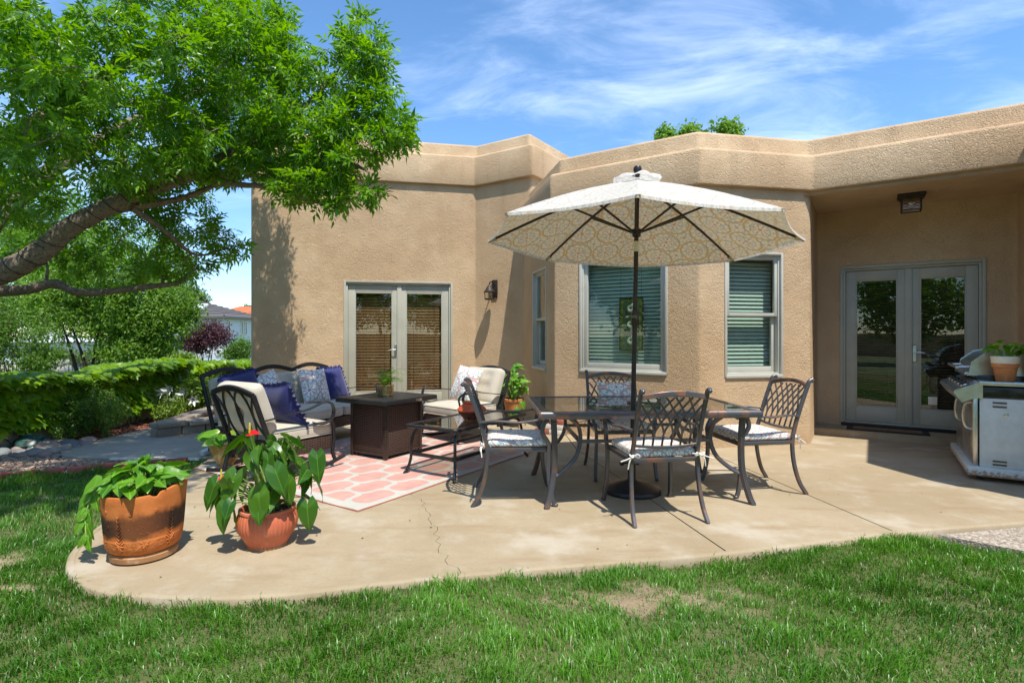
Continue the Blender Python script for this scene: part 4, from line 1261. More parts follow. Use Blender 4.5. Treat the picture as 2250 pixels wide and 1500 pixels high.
def throw_pillow(kind, label, loc, rz, tilt, roll=0.0, size=.45, seed=0, group=None):
    t = thing('throw_pillow', label, 'pillow', loc, rz, group)
    mb = pillow_mesh(size, size, .17, seed=seed)
    body = mb.build('cover', M['navy'] if kind == 'navy' else M['pillow_print'], t)
    rot = Matrix.Rotation(tilt, 4, 'X') @ Matrix.Rotation(roll, 4, 'Y')
    body.matrix_basis = rot
    if kind == 'navy':                                            # ruffled edge
        fr_ = MB(); rows = [[], [], []]; N = 160; r = random.Random(seed)
        for i in range(N + 1):
            s = (i / N) * 4; q = int(min(3, s)); u = (s - q) * 2 - 1
            e = size / 2 * (1 - .06 * (1 - u * u))
            x, z, nx_, nz_ = [(u * size / 2, -e, 0, -1), (e, u * size / 2, 1, 0), (-u * size / 2, e, 0, 1), (-e, -u * size / 2, -1, 0)][q]
            wv = math.sin(i * 1.5) * .016 + math.sin(i * .83) * .008; o2 = .034 + .008 * math.sin(i * 2.3)
            rows[0].append(V(x, 0, z + size / 2)); rows[1].append(V(x + nx_ * o2 * .55, wv * .6, z + nz_ * o2 * .55 + size / 2)); rows[2].append(V(x + nx_ * o2, wv, z + nz_ * o2 + size / 2))
        fr_.grid(rows); f = fr_.build('ruffle', M['navy'], body)
    return t
def box_cushion(mb, c, size, r=.05, crown=.02, cuts=8, rot=None, tuft=None, dent=.02):
    bm = bmesh.new(); bmesh.ops.create_cube(bm, size=2)
    bmesh.ops.subdivide_edges(bm, edges=bm.edges[:], cuts=cuts, use_grid_fill=True)
    hx, hy, hz = size[0] / 2, size[1] / 2, size[2] / 2; r = min(r, hx * .95, hy * .95, hz * .95)
    bm.verts.index_update(); vs = []
    for v in bm.verts:
        p = Vector((v.co.x * hx, v.co.y * hy, v.co.z * hz))
        i = Vector((max(-hx + r, min(hx - r, p.x)), max(-hy + r, min(hy - r, p.y)), max(-hz + r, min(hz - r, p.z))))
        d = p - i
        if d.length > 1e-6: p = i + d.normalized() * r
        ux, uy = p.x / hx, p.y / hy
        k = (1 - ux * ux) * (1 - uy * uy)
        p.z += crown * k * (1 if p.z > 0 else -.3)
        if tuft:
            for (tx, ty) in tuft:
                q = ((p.x - tx * hx) ** 2 + (p.y - ty * hy) ** 2) / (.0022)
                p.z -= dent * math.exp(-q) * (1 if p.z > 0 else -1)
        vs.append((rot @ p if rot is not None else p) + Vector(c))
    mb.add(vs, [[v.index for v in f.verts] for f in bm.faces]); bm.free(); return mb
def piping(mb, c, size, z, rot=None, r=.006):
    hx, hy = size[0] / 2 - .004, size[1] / 2 - .004; k = .05; pts = []
    for (cx, cy, a0) in ((hx - k, hy - k, 0), (-hx + k, hy - k, 90), (-hx + k, -hy + k, 180), (hx - k, -hy + k, 270)):
        for a in range(0, 91, 30):
            an = R(a0 + a); p = Vector((cx + k * math.cos(an), cy + k * math.sin(an), z)); pts.append((rot @ p if rot is not None else p) + Vector(c))
    pts.append(pts[0]); mb.tube(pts, r, 6, cap=False); return mb

# ------------------------------------------------------------------ dining chairs (local: facing +y, origin on the floor)
def dining_chair(label, loc, rz, group='cast metal dining chairs'):
    t = thing('dining_chair', label, 'chair', loc, rz, group); m = M['bronze']
    def back_pt(u, h):                                            # u across, h height on the raked, slightly bowed back
        k = (h - .44) / .46
        return V(u, -.235 - .145 * k ** 1.25 - .03 * (1 - (u / .25) ** 2) * max(0, k), h)
    for s in (-1, 1):
        # back leg and post in one sweep
        pts = [V(s * .265, -.345, .0), V(s * .258, -.285, .10), V(s * .25, -.243, .25), V(s * .245, -.23, .42)]
        post = [back_pt(s * .238, h) for h in (.55, .68, .80, .88, .915)] + [back_pt(s * .238, .925) + V(0, -.028, .006)]
        mb = MB(); mb.tube(spline(pts + post, 5), 1, flat=(.026, .030), up=(0, 1, 0)); mb.sphere(back_pt(s * .238, .92) + V(0, -.028, .0), .017, 8, 6, (1, 1, 1)); mb.build('back_leg', m, t)
        # front leg runs on up into the arm support
        pts = [V(s * .275, .285, 0), V(s * .272, .262, .06), V(s * .262, .235, .22), V(s * .258, .235, .40), V(s * .268, .235, .47), V(s * .288, .185, .56), V(s * .292, .20, .635), V(s * .29, .235, .655)]
        mb = MB(); mb.tube(spline(pts, 5), [1.0] * 15 + [1.0] * 20 + [.9], flat=(.028, .032), up=(0, 1, 0)); mb.sphere(V(s * .275, .285, .012), .020, 8, 6, (1, 1.1, .7)); mb.build('front_leg', m, t)
        pts = [back_pt(s * .245, .635), V(s * .275, -.16, .648), V(s * .296, .0, .640), V(s * .300, .13, .655), V(s * .296, .22, .672), V(s * .292, .275, .662), V(s * .290, .285, .640), V(s * .290, .270, .628)]
        mb = MB(); mb.tube(spline(pts, 5), 1, flat=(.036, .014), up=(0, 0, 1)); mb.build('arm', M['copper'], t)
    mb = MB()
    mb.bbox((0, .235, .425), (.50, .028, .032), .004); mb.bbox((0, -.235, .425), (.48, .028, .032), .004)
    for s in (-1, 1): mb.bbox((s * .245, 0, .425), (.024, .46, .030), .004)
    for k in range(5): mb.bbox((-.18 + .09 * k, 0, .430), (.02, .46, .008), .002)
    mb.build('seat_frame', m, t)
    arc = lambda u, z0, a: z0 + a * (1 - (u / .238) ** 2)
    us = [-.238 + .476 * i / 12 for i in range(13)]
    mb = MB(); mb.tube([back_pt(u, arc(u, .872, .036)) for u in us], 1, flat=(.022, .034), up=(0, 0, 1)); mb.build('top_rail', M['copper'], t)
    mb = MB(); mb.tube([back_pt(u, arc(u, .535, -.018)) for u in us], 1, flat=(.018, .020), up=(0, 0, 1)); mb.build('lower_rail', m, t)
    roots = [-.17, -.102, -.034, .034, .102, .170]
    for x0 in roots:                                              # each spindle forks into two crossing bars
        for s in (-1, 1):
            pts = []
            for i in range(13):
                q = i / 12; h = .53 + (.878 - .53) * q
                dx = 0 if q < .25 else .165 * ((q - .25) / .75) ** 1.35
                u = x0 + s * dx
                if abs(u) > .236: break
                top = arc(u, .872, .03)
                pts.append(back_pt(u, min(h, top)))
            if len(pts) > 3:
                mb = MB(); mb.tube(pts, 1, flat=(.013, .010), up=(0, 1, .3)); mb.build('back_bar', m, t)
    for s in (-1, 1):
        pts = [back_pt(s * (.232 - .13 * (i / 8) ** 1.4), .60 + .275 * i / 8) for i in range(9)]
        mb = MB(); mb.tube(pts, 1, flat=(.013, .010), up=(0, 1, .3)); mb.build('back_bar', m, t)
    mb = MB(); box_cushion(mb, (0, .005, .470), (.475, .475, .062), .028, .012, 9, tuft=[(-.33, -.33), (.33, -.33), (-.33, .33), (.33, .33)], dent=.012)
    cu = mb.build('seat_cushion', M['cushion_print'], t)
    for s in (-1, 1):
        mb = MB(); b = V(s * .245, -.262, .462)
        mb.tube(spline([b + V(-s * .04, .03, 0), b, b + V(s * .03, -.012, .015), b + V(s * .012, -.02, -.005), b], 4), .005, 5)
        mb.tube(spline([b, b + V(-s * .028, -.02, .016), b + V(-s * .04, -.018, -.006), b], 4), .005, 5)
        mb.tube(spline([b, b + V(s * .03, -.015, -.03), b + V(s * .04, -.01, -.085)], 4), .0045, 5)
        mb.tube(spline([b, b + V(s * .04, -.02, -.012), b + V(s * .095, -.018, -.03)], 4), .0045, 5)
        mb.sphere(b, .011, 6, 5); mb.build('tie', M['tie'], cu)
    return t
dining_chair('dining chair with its back to the lawn, nearest the camera', (1.035, 4.06, 0), R(9))
dining_chair('dining chair at the left end of the table, seen from its side', (.035, 4.40, 0), R(-88))
dining_chair('dining chair behind the table in front of the bay window', (1.005, 5.13, 0), R(182))
dining_chair('dining chair at the right end of the table', (2.02, 4.66, 0), R(99))
throw_pillow('print', 'patterned pillow on the chair behind the dining table', (1.01, 5.27, .49), R(182) + math.pi, R(-14), 0, .36, 5, 'patterned throw pillows')

# ------------------------------------------------------------------ dining table
def dining_table():
    t = thing('dining_table', 'rectangular patio dining table with glass top and coppery metal frame', 'table', (1.02, 4.63, 0), R(3.5))
    L, D, Z, m = 1.70, 1.10, .715, M['bronze']; hl, hd = L / 2, D / 2
    mb = MB()                                                     # moulded rim, mitred corners
    prof_ = [(0, .000), (0, .016), (-.010, .022), (-.014, .028), (-.062, .030), (-.072, .022), (-.072, -.012), (-.040, -.024), (-.006, -.022)]
    rows = []
    for (o, z) in prof_ + [prof_[0]]:
        rows.append([V(sx * (hl + o), sy * (hd + o), Z - .02 + z) for sx, sy in ((-1, -1), (1, -1), (1, 1), (-1, 1), (-1, -1))])
    mb.grid(rows); mb.build('rim', M['copper'], t, angle=25)
    mb = MB(); mb.box((0, 0, Z + .001), (L - .14, D - .14, .007)); mb.build('glass_top', M['glass_table'], t, smooth=False)
    mb = MB(); mb.lathe([(.03, -.012), (.045, -.012), (.045, .012), (.03, .012)], 20, (0, 0, Z + .004), cap0=False); mb.build('umbrella_ring', m, t)
    for sx in (-1, 1):
        for sy in (-1, 1):
            cx, cy = sx * (hl - .10), sy * (hd - .09)
            pts = [V(cx + sx * .045, cy + sy * .04, 0), V(cx + sx * .022, cy + sy * .02, .07), V(cx - sx * .015, cy - sy * .01, .26), V(cx - sx * .022, cy - sy * .012, .48), V(cx - sx * .012, cy - sy * .004, Z - .035)]
            mb = MB(); mb.tube(spline(pts, 6), 1, flat=(.045, .040), up=(1, 0, 0))
            for k in (-1, 0, 1):                                   # reeds down the faces
                mb.tube([p + V(k * .012, -.0215, 0) for p in spline(pts, 4)], .0038, 5); mb.tube([p + V(.021 * (-sx), k * .010, 0) for p in spline(pts, 4)], .0034, 5)
            leg = mb.build('leg', m, t)
            br = [V(cx - sx * .13, cy - sy * .06, Z - .035), V(cx - sx * .215, cy - sy * .085, .60), V(cx - sx * .235, cy - sy * .09, .48), V(cx - sx * .19, cy - sy * .075, .35), V(cx - sx * .075, cy - sy * .035, .25), V(cx - sx * .012, cy - sy * .012, .225)]
            mb = MB(); mb.tube(spline(br, 6), 1, flat=(.036, .028), up=(sx, 0, .4)); mb.build('brace', m, t)
    zr = .475; ax, ay = hl - .10 - .235, hd - .09 - .09
    for sy in (-1, 1):
        mb = MB(); mb.bbox((0, sy * ay, zr), (ax * 2, .030, .026), .004); mb.build('stretcher', m, t)
    for sx in (-1, 1):
        mb = MB(); mb.bbox((sx * ax, 0, zr - .001), (.030, ay * 2 - .03, .026), .004); mb.build('stretcher', m, t)
    for sy in (-1, 1):
        mb = MB(); mb.bbox((0, sy * (hd - .11), Z - .045), (L - .3, .025, .03), .004); mb.build('apron', m, t)
dining_table()

# ------------------------------------------------------------------ umbrella
def umbrella():
    base = PZ(1388, 1079); bx, by = base.x, base.y
    k = 4.55 / 5.0447
    c = V(1.1537 * k, 4.55, 1.3 + .8783 * k); Rr = 1.42 * k; rot0 = -.2202; tx, ty = -.042, .036
    # stand
    st = thing('umbrella_stand', 'round black umbrella stand on the patio under the table', 'stand', (bx, by, 0))
    mb = MB(); mb.lathe([(.235, 0), (.238, .018), (.23, .036), (.17, .062), (.10, .082), (.05, .095), (.034, .105)], 40); mb.build('base_disc', M['black_metal'], st)
    mb = MB(); mb.lathe([(.032, .09), (.032, .36), (.036, .365), (.036, .40), (.024, .405)], 20, cap1=True); mb.build('sleeve', M['black_metal'], st)
    mb = MB(); mb.tube([V(-.03, -.01, .24), V(-.075, -.02, .24)], .008, 6); mb.sphere(V(-.085, -.022, .24), .022, 10, 6); mb.build('clamp_knob', M['black_metal'], st)
    t = thing('patio_umbrella', 'open market umbrella with a printed medallion canopy on a bronze pole', 'umbrella', (bx, by, .1))
    apex = V(c.x + .005, c.y, c.z + .50)
    m = M['brown_metal']; foot = V(bx, by, .11); ax = (apex - foot)
    mb = MB(); mb.tube([foot, foot + ax * .62], .0195, 14); mb.tube([foot + ax * .62, foot + ax], .0185, 14); mb.build('pole', m, t, True)
    mb = MB(); q = foot.lerp(apex, (1.99 - .11) / (apex.z - .11)); mb.tube([q, q + ax.normalized() * .085], .0205, 14); mb.build('tilt_label', M['white_glaze'], t, True)
    # canopy: 8 gores, scalloped rim
    def rim(a):
        return V(c.x + Rr * math.sin(a), c.y - Rr * math.cos(a), c.z + tx * Rr * math.sin(a) + ty * Rr * math.cos(a))
    N, Q = 8, 10; rows = []; rows_t = []
    levels = [0, .06, .14, .25, .38, .52, .66, .80, .91, 1.0]
    for lv in levels:
        row = []
        for g in range(N):
            a0, a1 = rot0 + g * math.pi / 4, rot0 + (g + 1) * math.pi / 4
            p0, p1 = rim(a0), rim(a1)
            for s in range(Q):
                u = s / Q; e = p0.lerp(p1, u)
                bow = math.sin(math.pi * u)
                e = e + (V(c.x, c.y, e.z) - e) * (.022 * bow * lv)           # scallop
                p = apex.lerp(e, lv)
                p.z += .030 * math.sin(math.pi * lv) * (1 - .35 * bow) - .014 * bow * lv   # rib camber, panels sag between
                row.append(p)
        row.append(row[0]); rows.append(row)
    mb = MB(); mb.grid(rows)
    # hem
    can = None
    hem = []
    for lvl, dz in ((1.0, 0), (1.004, -.022)):
        hem.append([V(apex.x + (p.x - apex.x) * lvl, apex.y + (p.y - apex.y) * lvl, p.z + dz) for p in rows[-1]])
    mb.grid(hem)
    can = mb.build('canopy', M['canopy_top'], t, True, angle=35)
    lin = MB(); lin.grid([[p - V(0, 0, .004) for p in r_] for r_ in rows]); lin.build('canopy_underside', M['canopy'], can, True, angle=35)  # underside of the same fabric, split off so the top carries the painted glare
    vent = MB(); vr = []
    for rr_, dz in ((.02, .030), (.09, .022), (.16, .004), (.20, -.012)):
        row = []
        for i in range(48):
            a = rot0 + i * 2 * math.pi / 48; w = .018 * math.cos(8 * a) * (rr_ / .25) ** 2 + .010 * math.sin(5 * a + 1) * (rr_ / .25)
            row.append(V(apex.x + rr_ * math.sin(a), apex.y - rr_ * math.cos(a), apex.z + dz + w + .012))
        row.append(row[0]); vr.append(row)
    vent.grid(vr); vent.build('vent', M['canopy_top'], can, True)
    fin = MB(); fin.lathe([(.018, .02), (.020, .046), (.028, .052), (.034, .070), (.035, .088), (.026, .108), (.010, .114)], 18, apex, cap1=True); fin.build('finial', M['black_metal'], t, True)
    hub = foot.lerp(apex, (2.155 - .11) / (apex.z - .11))
    hb = MB(); hb.lathe([(.022, -.045), (.034, -.04), (.036, -.012), (.050, -.008), (.050, .016), (.028, .024)], 18, hub, cap1=True); hb.build('hub', m, t, True)
    for g in range(N):
        a = rot0 + g * math.pi / 4; pts = []
        for i in range(9):
            lv = .04 + .955 * i / 8; p = apex.lerp(rim(a), lv); p.z += .030 * math.sin(math.pi * lv) - .016; pts.append(p)
        rb_ = MB(); rb_.tube(pts, 1, flat=(.014, .020), up=(0, 0, 1)); ro = rb_.build('rib', m, t, True)
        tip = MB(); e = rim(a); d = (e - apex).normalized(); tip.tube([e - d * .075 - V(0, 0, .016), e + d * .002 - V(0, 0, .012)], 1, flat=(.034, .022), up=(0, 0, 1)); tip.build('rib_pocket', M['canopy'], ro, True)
        s0 = hub + V(math.sin(a), -math.cos(a), 0) * .045; lv = .44; s1 = apex.lerp(rim(a), lv); s1.z += .030 * math.sin(math.pi * lv) - .03
        sb_ = MB(); sb_.tube([s0, s1], 1, flat=(.013, .017), up=(0, 0, 1)); sb_.build('strut', m, t, True)
    # crank
    kq = foot + ax * .5385; kq = V(kq.x, kq.y, CAMZ + (HY - 697) / F * 4.53)
    kq.x = bx + (apex.x - bx) * (kq.z - .11) / (apex.z - .11)
    cr = MB(); cr.tube([kq + V(0, -.008, -.085), kq + V(0, -.012, -.06), kq + V(0, -.012, .03), kq + V(0, -.008, .055)], [.022, .033, .033, .022], 14); co_ = cr.build('crank_housing', m, t, True)
    cr = MB(); cr.tube([kq + V(0, -.04, .0), kq + V(0, -.072, 0)], .011, 10); cr.tube([kq + V(.008, -.066, -.001), kq + V(-.045, -.068, .004), kq + V(-.085, -.07, .003)], 1, flat=(.012, .016), up=(0, 0, 1)); cr.tube([kq + V(-.08, -.065, .003), kq + V(-.08, -.105, .003)], .010, 8); cr.build('crank_handle', M['chrome'], co_, True)
umbrella()

# ------------------------------------------------------------------ rug, fire table, coffee table
rug = thing('area_rug', 'coral and cream trellis rug lying on the patio', 'rug', (0, 0, 0), AA)
rc = V(-1.13, 4.0, 0) - DA * 1.18 + NA * 1.52
rug.location = (rc.x, rc.y, 0)
mb = MB(); n1, n2 = 48, 60; rows = []
for j in range(n2 + 1):
    rows.append([V(-1.17 + 2.34 * i / n1, -1.51 + 3.02 * j / n2, .009 + .0015 * math.sin(i * .7 + j * .3)) for i in range(n1 + 1)])
mb.grid(rows); mb.build('pile', M['rug'], rug)
mb = MB()
mb.tube([V(-1.175, -1.515, .005), V(1.175, -1.515, .005), V(1.175, 1.515, .005), V(-1.175, 1.515, .005), V(-1.175, -1.515, .005)], .0052, 6); mb.build('binding', M['rug_edge'], rug)

def fire_table():
    b = PZ(847, 1014); u, v = V(math.cos(R(-32)), math.sin(R(-32)), 0), V(-math.sin(R(-32)), math.cos(R(-32)), 0)
    W_, D_ = .52, .56; c = b - u * (W_ / 2) + v * (D_ / 2)
    t = thing('fire_table', 'square woven fire pit table with flat black top on the rug', 'fire table', (c.x, c.y, .01), R(-32))
    m = M['brown_metal']
    for sx in (-1, 1):
        for sy in (-1, 1):
            mb = MB(); mb.bbox((sx * (W_ / 2 - .02), sy * (D_ / 2 - .02), .285), (.042, .042, .57), .005); mb.build('corner_post', m, t)
            mb = MB(); mb.lathe([(.012, -.006), (.014, .01), (.012, .03)], 10, (sx * (W_ / 2 - .055), sy * (D_ / 2 - .055), .004), cap1=True); mb.build('foot', M['black_metal'], t)
    for sy in (-1, 1):
        mb = MB(); mb.bbox((0, sy * (D_ / 2 - .018), .30), (W_ - .082, .016, .50), .003); mb.build('woven_panel', M['wicker'], t)
        mb = MB(); mb.bbox((0, sy * (D_ / 2 - .016), .045), (W_ - .082, .022, .022), .003); mb.build('bottom_rail', m, t)
    for sx in (-1, 1):
        mb = MB(); mb.bbox((sx * (W_ / 2 - .018), 0, .30), (.016, D_ - .082, .50), .003); mb.build('woven_panel', M['wicker'], t)
        mb = MB(); mb.bbox((sx * (W_ / 2 - .016), 0, .045), (.022, D_ - .082, .022), .003); mb.build('bottom_rail', m, t)
    mb = MB(); mb.bbox((0, .01, .595), (.74, .80, .048), .006); top = mb.build('top', M['black_metal'], t)
    for k in range(9):
        mb = MB(); mb.bbox((-.32 + .08 * k, .01, .6205), (.074, .77, .004), .001); mb.build('top_slat', M['black_metal'], top)
    mb = MB(); mb.bbox((.3735, .10, .594), (.006, .095, .026), .002); mb.build('badge', M['steel'], top)
    return t, c
ft, ftc = fire_table()

def coffee_table():
    a = math.atan2(1.09, .69); t = thing('coffee_table', 'low black metal coffee table with glass top and bowed legs', 'table', (-.42, 5.46, .0), a)
    L, D, Z, m = 1.24, .62, .455, M['black_metal']; hl, hd = L / 2, D / 2
    mb = MB(); rows = []
    def ring(o, z):
        k = .05; pts = []
        for (cx, cy, a0) in ((hl - k, hd - k, 0), (-hl + k, hd - k, 90), (-hl + k, -hd + k, 180), (hl - k, -hd + k, 270)):
            for q in range(0, 91, 30): pts.append(V(cx + (k + o) * math.cos(R(a0 + q)), cy + (k + o) * math.sin(R(a0 + q)), z))
        pts.append(pts[0]); return pts
    for o, z in ((0, Z - .012), (0, Z + .004), (-.008, Z + .012), (-.042, Z + .012), (-.048, Z + .004), (-.048, Z - .016), (-.008, Z - .018), (0, Z - .012)): rows.append(ring(o, z))
    mb.grid(rows); mb.build('top_frame', m, t, angle=30)
    mb = MB(); mb.box((0, 0, Z + .003), (L - .09, D - .09, .006)); mb.build('glass_top', M['glass_table'], t, smooth=False)
    for sx in (-1, 1):
        for sy in (-1, 1):
            x, y = sx * (hl - .05), sy * (hd - .05)
            pts = [V(x - sx * .10, y - sy * .06, Z - .018), V(x - sx * .03, y - sy * .02, Z - .06), V(x, y, .28), V(x + sx * .002, y + sy * .002, .15), V(x + sx * .03, y + sy * .022, .045), V(x + sx * .055, y + sy * .04, .008)]
            mb = MB(); mb.tube(spline(pts, 6), 1, flat=(.026, .022), up=(sx, sy * .6, 0)); mb.build('leg', m, t)
    for sy in (-1, 1):
        mb = MB(); mb.bbox((0, sy * (hd - .055), .19), (L - .12, .024, .032), .004); mb.build('stretcher', m, t)
    for sx in (-1, 1):
        mb = MB(); mb.bbox((sx * (hl - .055), 0, .19), (.024, D - .14, .032), .004); mb.build('stretcher', m, t)
    return t
coffee_table()

# ------------------------------------------------------------------ deep seating (local: facing +y)
def deep_seat(name, label, cat, loc, rz, W_, n, H=.86, rocker=True, group=None, ovals=True, cush=0.0):
    t = thing(name, label, cat, loc, rz, group); m = M['black_metal']; hw = W_ / 2
    rake = .20
    def bp(u, h): return V(u, -.30 - rake * max(0, h - .30) / .55, h)
    zs = .30
    for s in (-1, 1):
        mb = MB(); mb.tube([bp(s * hw, .14) + V(0, .02, 0), bp(s * hw, .30), bp(s * hw, H - .05)], 1, flat=(.030, .040), up=(0, 1, 0)); mb.build('back_post', m, t)
        # flat strap arm that loops round in front
        pts = [bp(s * hw, .54), V(s * (hw + .02), -.18, .565), V(s * (hw + .035), .06, .60), V(s * (hw + .04), .22, .645), V(s * (hw + .04), .31, .625), V(s * (hw + .035), .345, .54), V(s * (hw + .03), .31, .465), V(s * (hw + .02), .22, .44), V(s * (hw + .005), .13, .46)]
        mb = MB(); mb.tube(spline(pts, 6), 1, flat=(.042, .010)); mb.build('arm', m, t)
        pts = [V(s * (hw + .03), .315, .47), V(s * (hw + .01), .36, .40), V(s * hw, .375, .28), V(s * hw, .36, .15), V(s * hw, .395, .055)]
        mb = MB(); mb.tube(spline(pts, 6), 1, flat=(.030, .030), up=(0, 1, 0)); mb.build('front_leg', m, t)
        mb = MB(); mb.tube([bp(s * hw, .30), V(s * hw, -.33, .16), V(s * hw, -.36, .055)], 1, flat=(.030, .034), up=(0, 1, 0)); mb.build('back_leg', m, t)
        if rocker:
            pts = [V(s * hw, -.52, .075), V(s * hw, -.36, .040), V(s * hw, -.05, .017), V(s * hw, .25, .030), V(s * hw, .50, .085)]
            mb = MB(); mb.tube(spline(pts, 6), 1, flat=(.030, .034), up=(0, 0, 1)); mb.build('rocker', m, t)
    # top rail: one arch for each seat
    w1 = W_ / n; pts = []
    for k in range(n):
        for i in range(11):
            u = -hw + k * w1 + w1 * i / 10
            if k and i == 0: continue
            pts.append(bp(u, H - .055 + .060 * math.sin(math.pi * i / 10)))
    mb = MB(); mb.tube(pts, 1, flat=(.026, .052), up=(0, -.3, 1)); mb.build('top_rail', m, t)
    mb = MB(); mb.tube([bp(-hw, .34), bp(hw, .34)], 1, flat=(.024, .034), up=(0, 0, 1)); mb.build('back_rail', m, t)
    for k in range(n):
        cx = -hw + w1 * (k + .5)
        if ovals:
            for s in (-1, 1):
                e = []
                for i in range(25):
                    a = i * 2 * math.pi / 24; e.append(bp(cx + s * w1 * .145 + w1 * .175 * math.cos(a), .575 + .222 * math.sin(a)))
                mb = MB(); mb.tube(e, .0105, 6, cap=False); mb.build('back_oval', m, t)
                a_ = [bp(cx + s * (w1 * .5 - w1 * .17 * math.sin(math.pi * i / 10)), .36 + .43 * i / 10) for i in range(11)]
                mb = MB(); mb.tube(a_, .009, 6); mb.build('back_scroll', m, t)
    mb = MB()
    mb.bbox((0, .355, .245), (W_ - .03, .02, .125), .004); mb.bbox((0, -.30, .245), (W_ - .03, .02, .125), .004)
    for s in (-1, 1): mb.bbox((s * (hw - .012), .03, .245), (.02, .64, .125), .004)
    mb.bbox((0, .03, .29), (W_ - .05, .62, .02), .004); mb.build('woven_apron', M['wicker'], t)
    for k in range(n):
        cx = -hw + w1 * (k + .5)
        mb = MB(); box_cushion(mb, (cx, .055, .375), (w1 - .02, .67, .14), .05, .02, 9, tuft=None)
        cu = mb.build('seat_cushion', M['beige'], t)
        mb = MB(); piping(mb, (cx, .055, .375), (w1 - .02, .67), .045); piping(mb, (cx, .055, .375), (w1 - .02, .67), -.045); mb.build('piping', M['beige'], cu)
        c = bp(cx, .62) + V(0, .080, .012 + cush)
        mb = MB(); box_cushion(mb, c, (w1 - .05, .485, .145), .06, .022, 12, rot=back_rot(rake),
                             tuft=[(-.42, -.05), (0, -.05), (.42, -.05), (-.42, .55), (.42, .55)], dent=.035)
        mb.build('back_cushion', M['beige'], t)
    return t
def back_rot(rake):
    """cushion z axis -> forward and a little up, cushion y axis -> up the raked back"""
    up = V(0, -rake, .55).normalized(); fwd = V(0, .55, rake).normalized()
    return Matrix((V(-1, 0, 0), up, fwd)).transposed()
deep_seat('rocking_chair', 'cushioned metal rocking chair with looped back, seen from behind', 'chair', (-2.205, 5.19, .012), R(-32), .62, 1, .82, group='metal rocking chairs')
deep_seat('rocking_chair', 'cushioned rocking chair facing the camera beside the glass door', 'chair', (-.62, 6.92, .0), R(137), .70, 1, .86, group='metal rocking chairs')
SOFA_RZ = R(-33.5) - math.pi / 2 + R(8)
sofa_c = V(-2.52, 6.55, 0)
deep_seat('patio_sofa', 'three seat beige cushioned patio sofa with arched black frame', 'sofa', (sofa_c.x, sofa_c.y, .0), SOFA_RZ, 1.86, 3, .90, rocker=False, ovals=False, cush=-.035)

# throw pillows
def on_seat(c, rz, u, f, z): return tuple(Matrix.Translation(c) @ Matrix.Rotation(rz, 4, 'Z') @ V(u, f, z))
F180 = math.pi
throw_pillow('navy', 'navy ruffled pillow at the far end of the sofa', on_seat(sofa_c, SOFA_RZ, -.66, -.05, .455), SOFA_RZ + F180, R(-22), 0, .43, 1, 'navy ruffled pillows')
throw_pillow('print', 'patterned pillow on the sofa beside the fire table', on_seat(sofa_c, SOFA_RZ, -.28, -.02, .455), SOFA_RZ + F180, R(-20), R(3), .44, 2, 'patterned throw pillows')
throw_pillow('print', 'patterned pillow slumped sideways at the middle of the sofa', on_seat(sofa_c, SOFA_RZ, .30, -.04, .455), SOFA_RZ + F180, R(-24), R(-16), .44, 3, 'patterned throw pillows')
throw_pillow('navy', 'navy ruffled pillow at the near end of the sofa', on_seat(sofa_c, SOFA_RZ, .66, -.03, .455), SOFA_RZ + F180, R(-22), R(-8), .45, 4, 'navy ruffled pillows')
throw_pillow('navy', 'navy ruffled pillow on the rocking chair seen from behind', on_seat(V(-2.205, 5.19, .012), R(-32), .09, .08, .425), R(-32) + F180, R(-24), R(6), .43, 6, 'navy ruffled pillows')
throw_pillow('print', 'patterned pillow on the rocking chair by the glass door', on_seat(V(-.62, 6.92, 0), R(137), -.02 + .08, .0, .455), R(137) + F180, R(-20), R(6), .46, 7, 'patterned throw pillows')

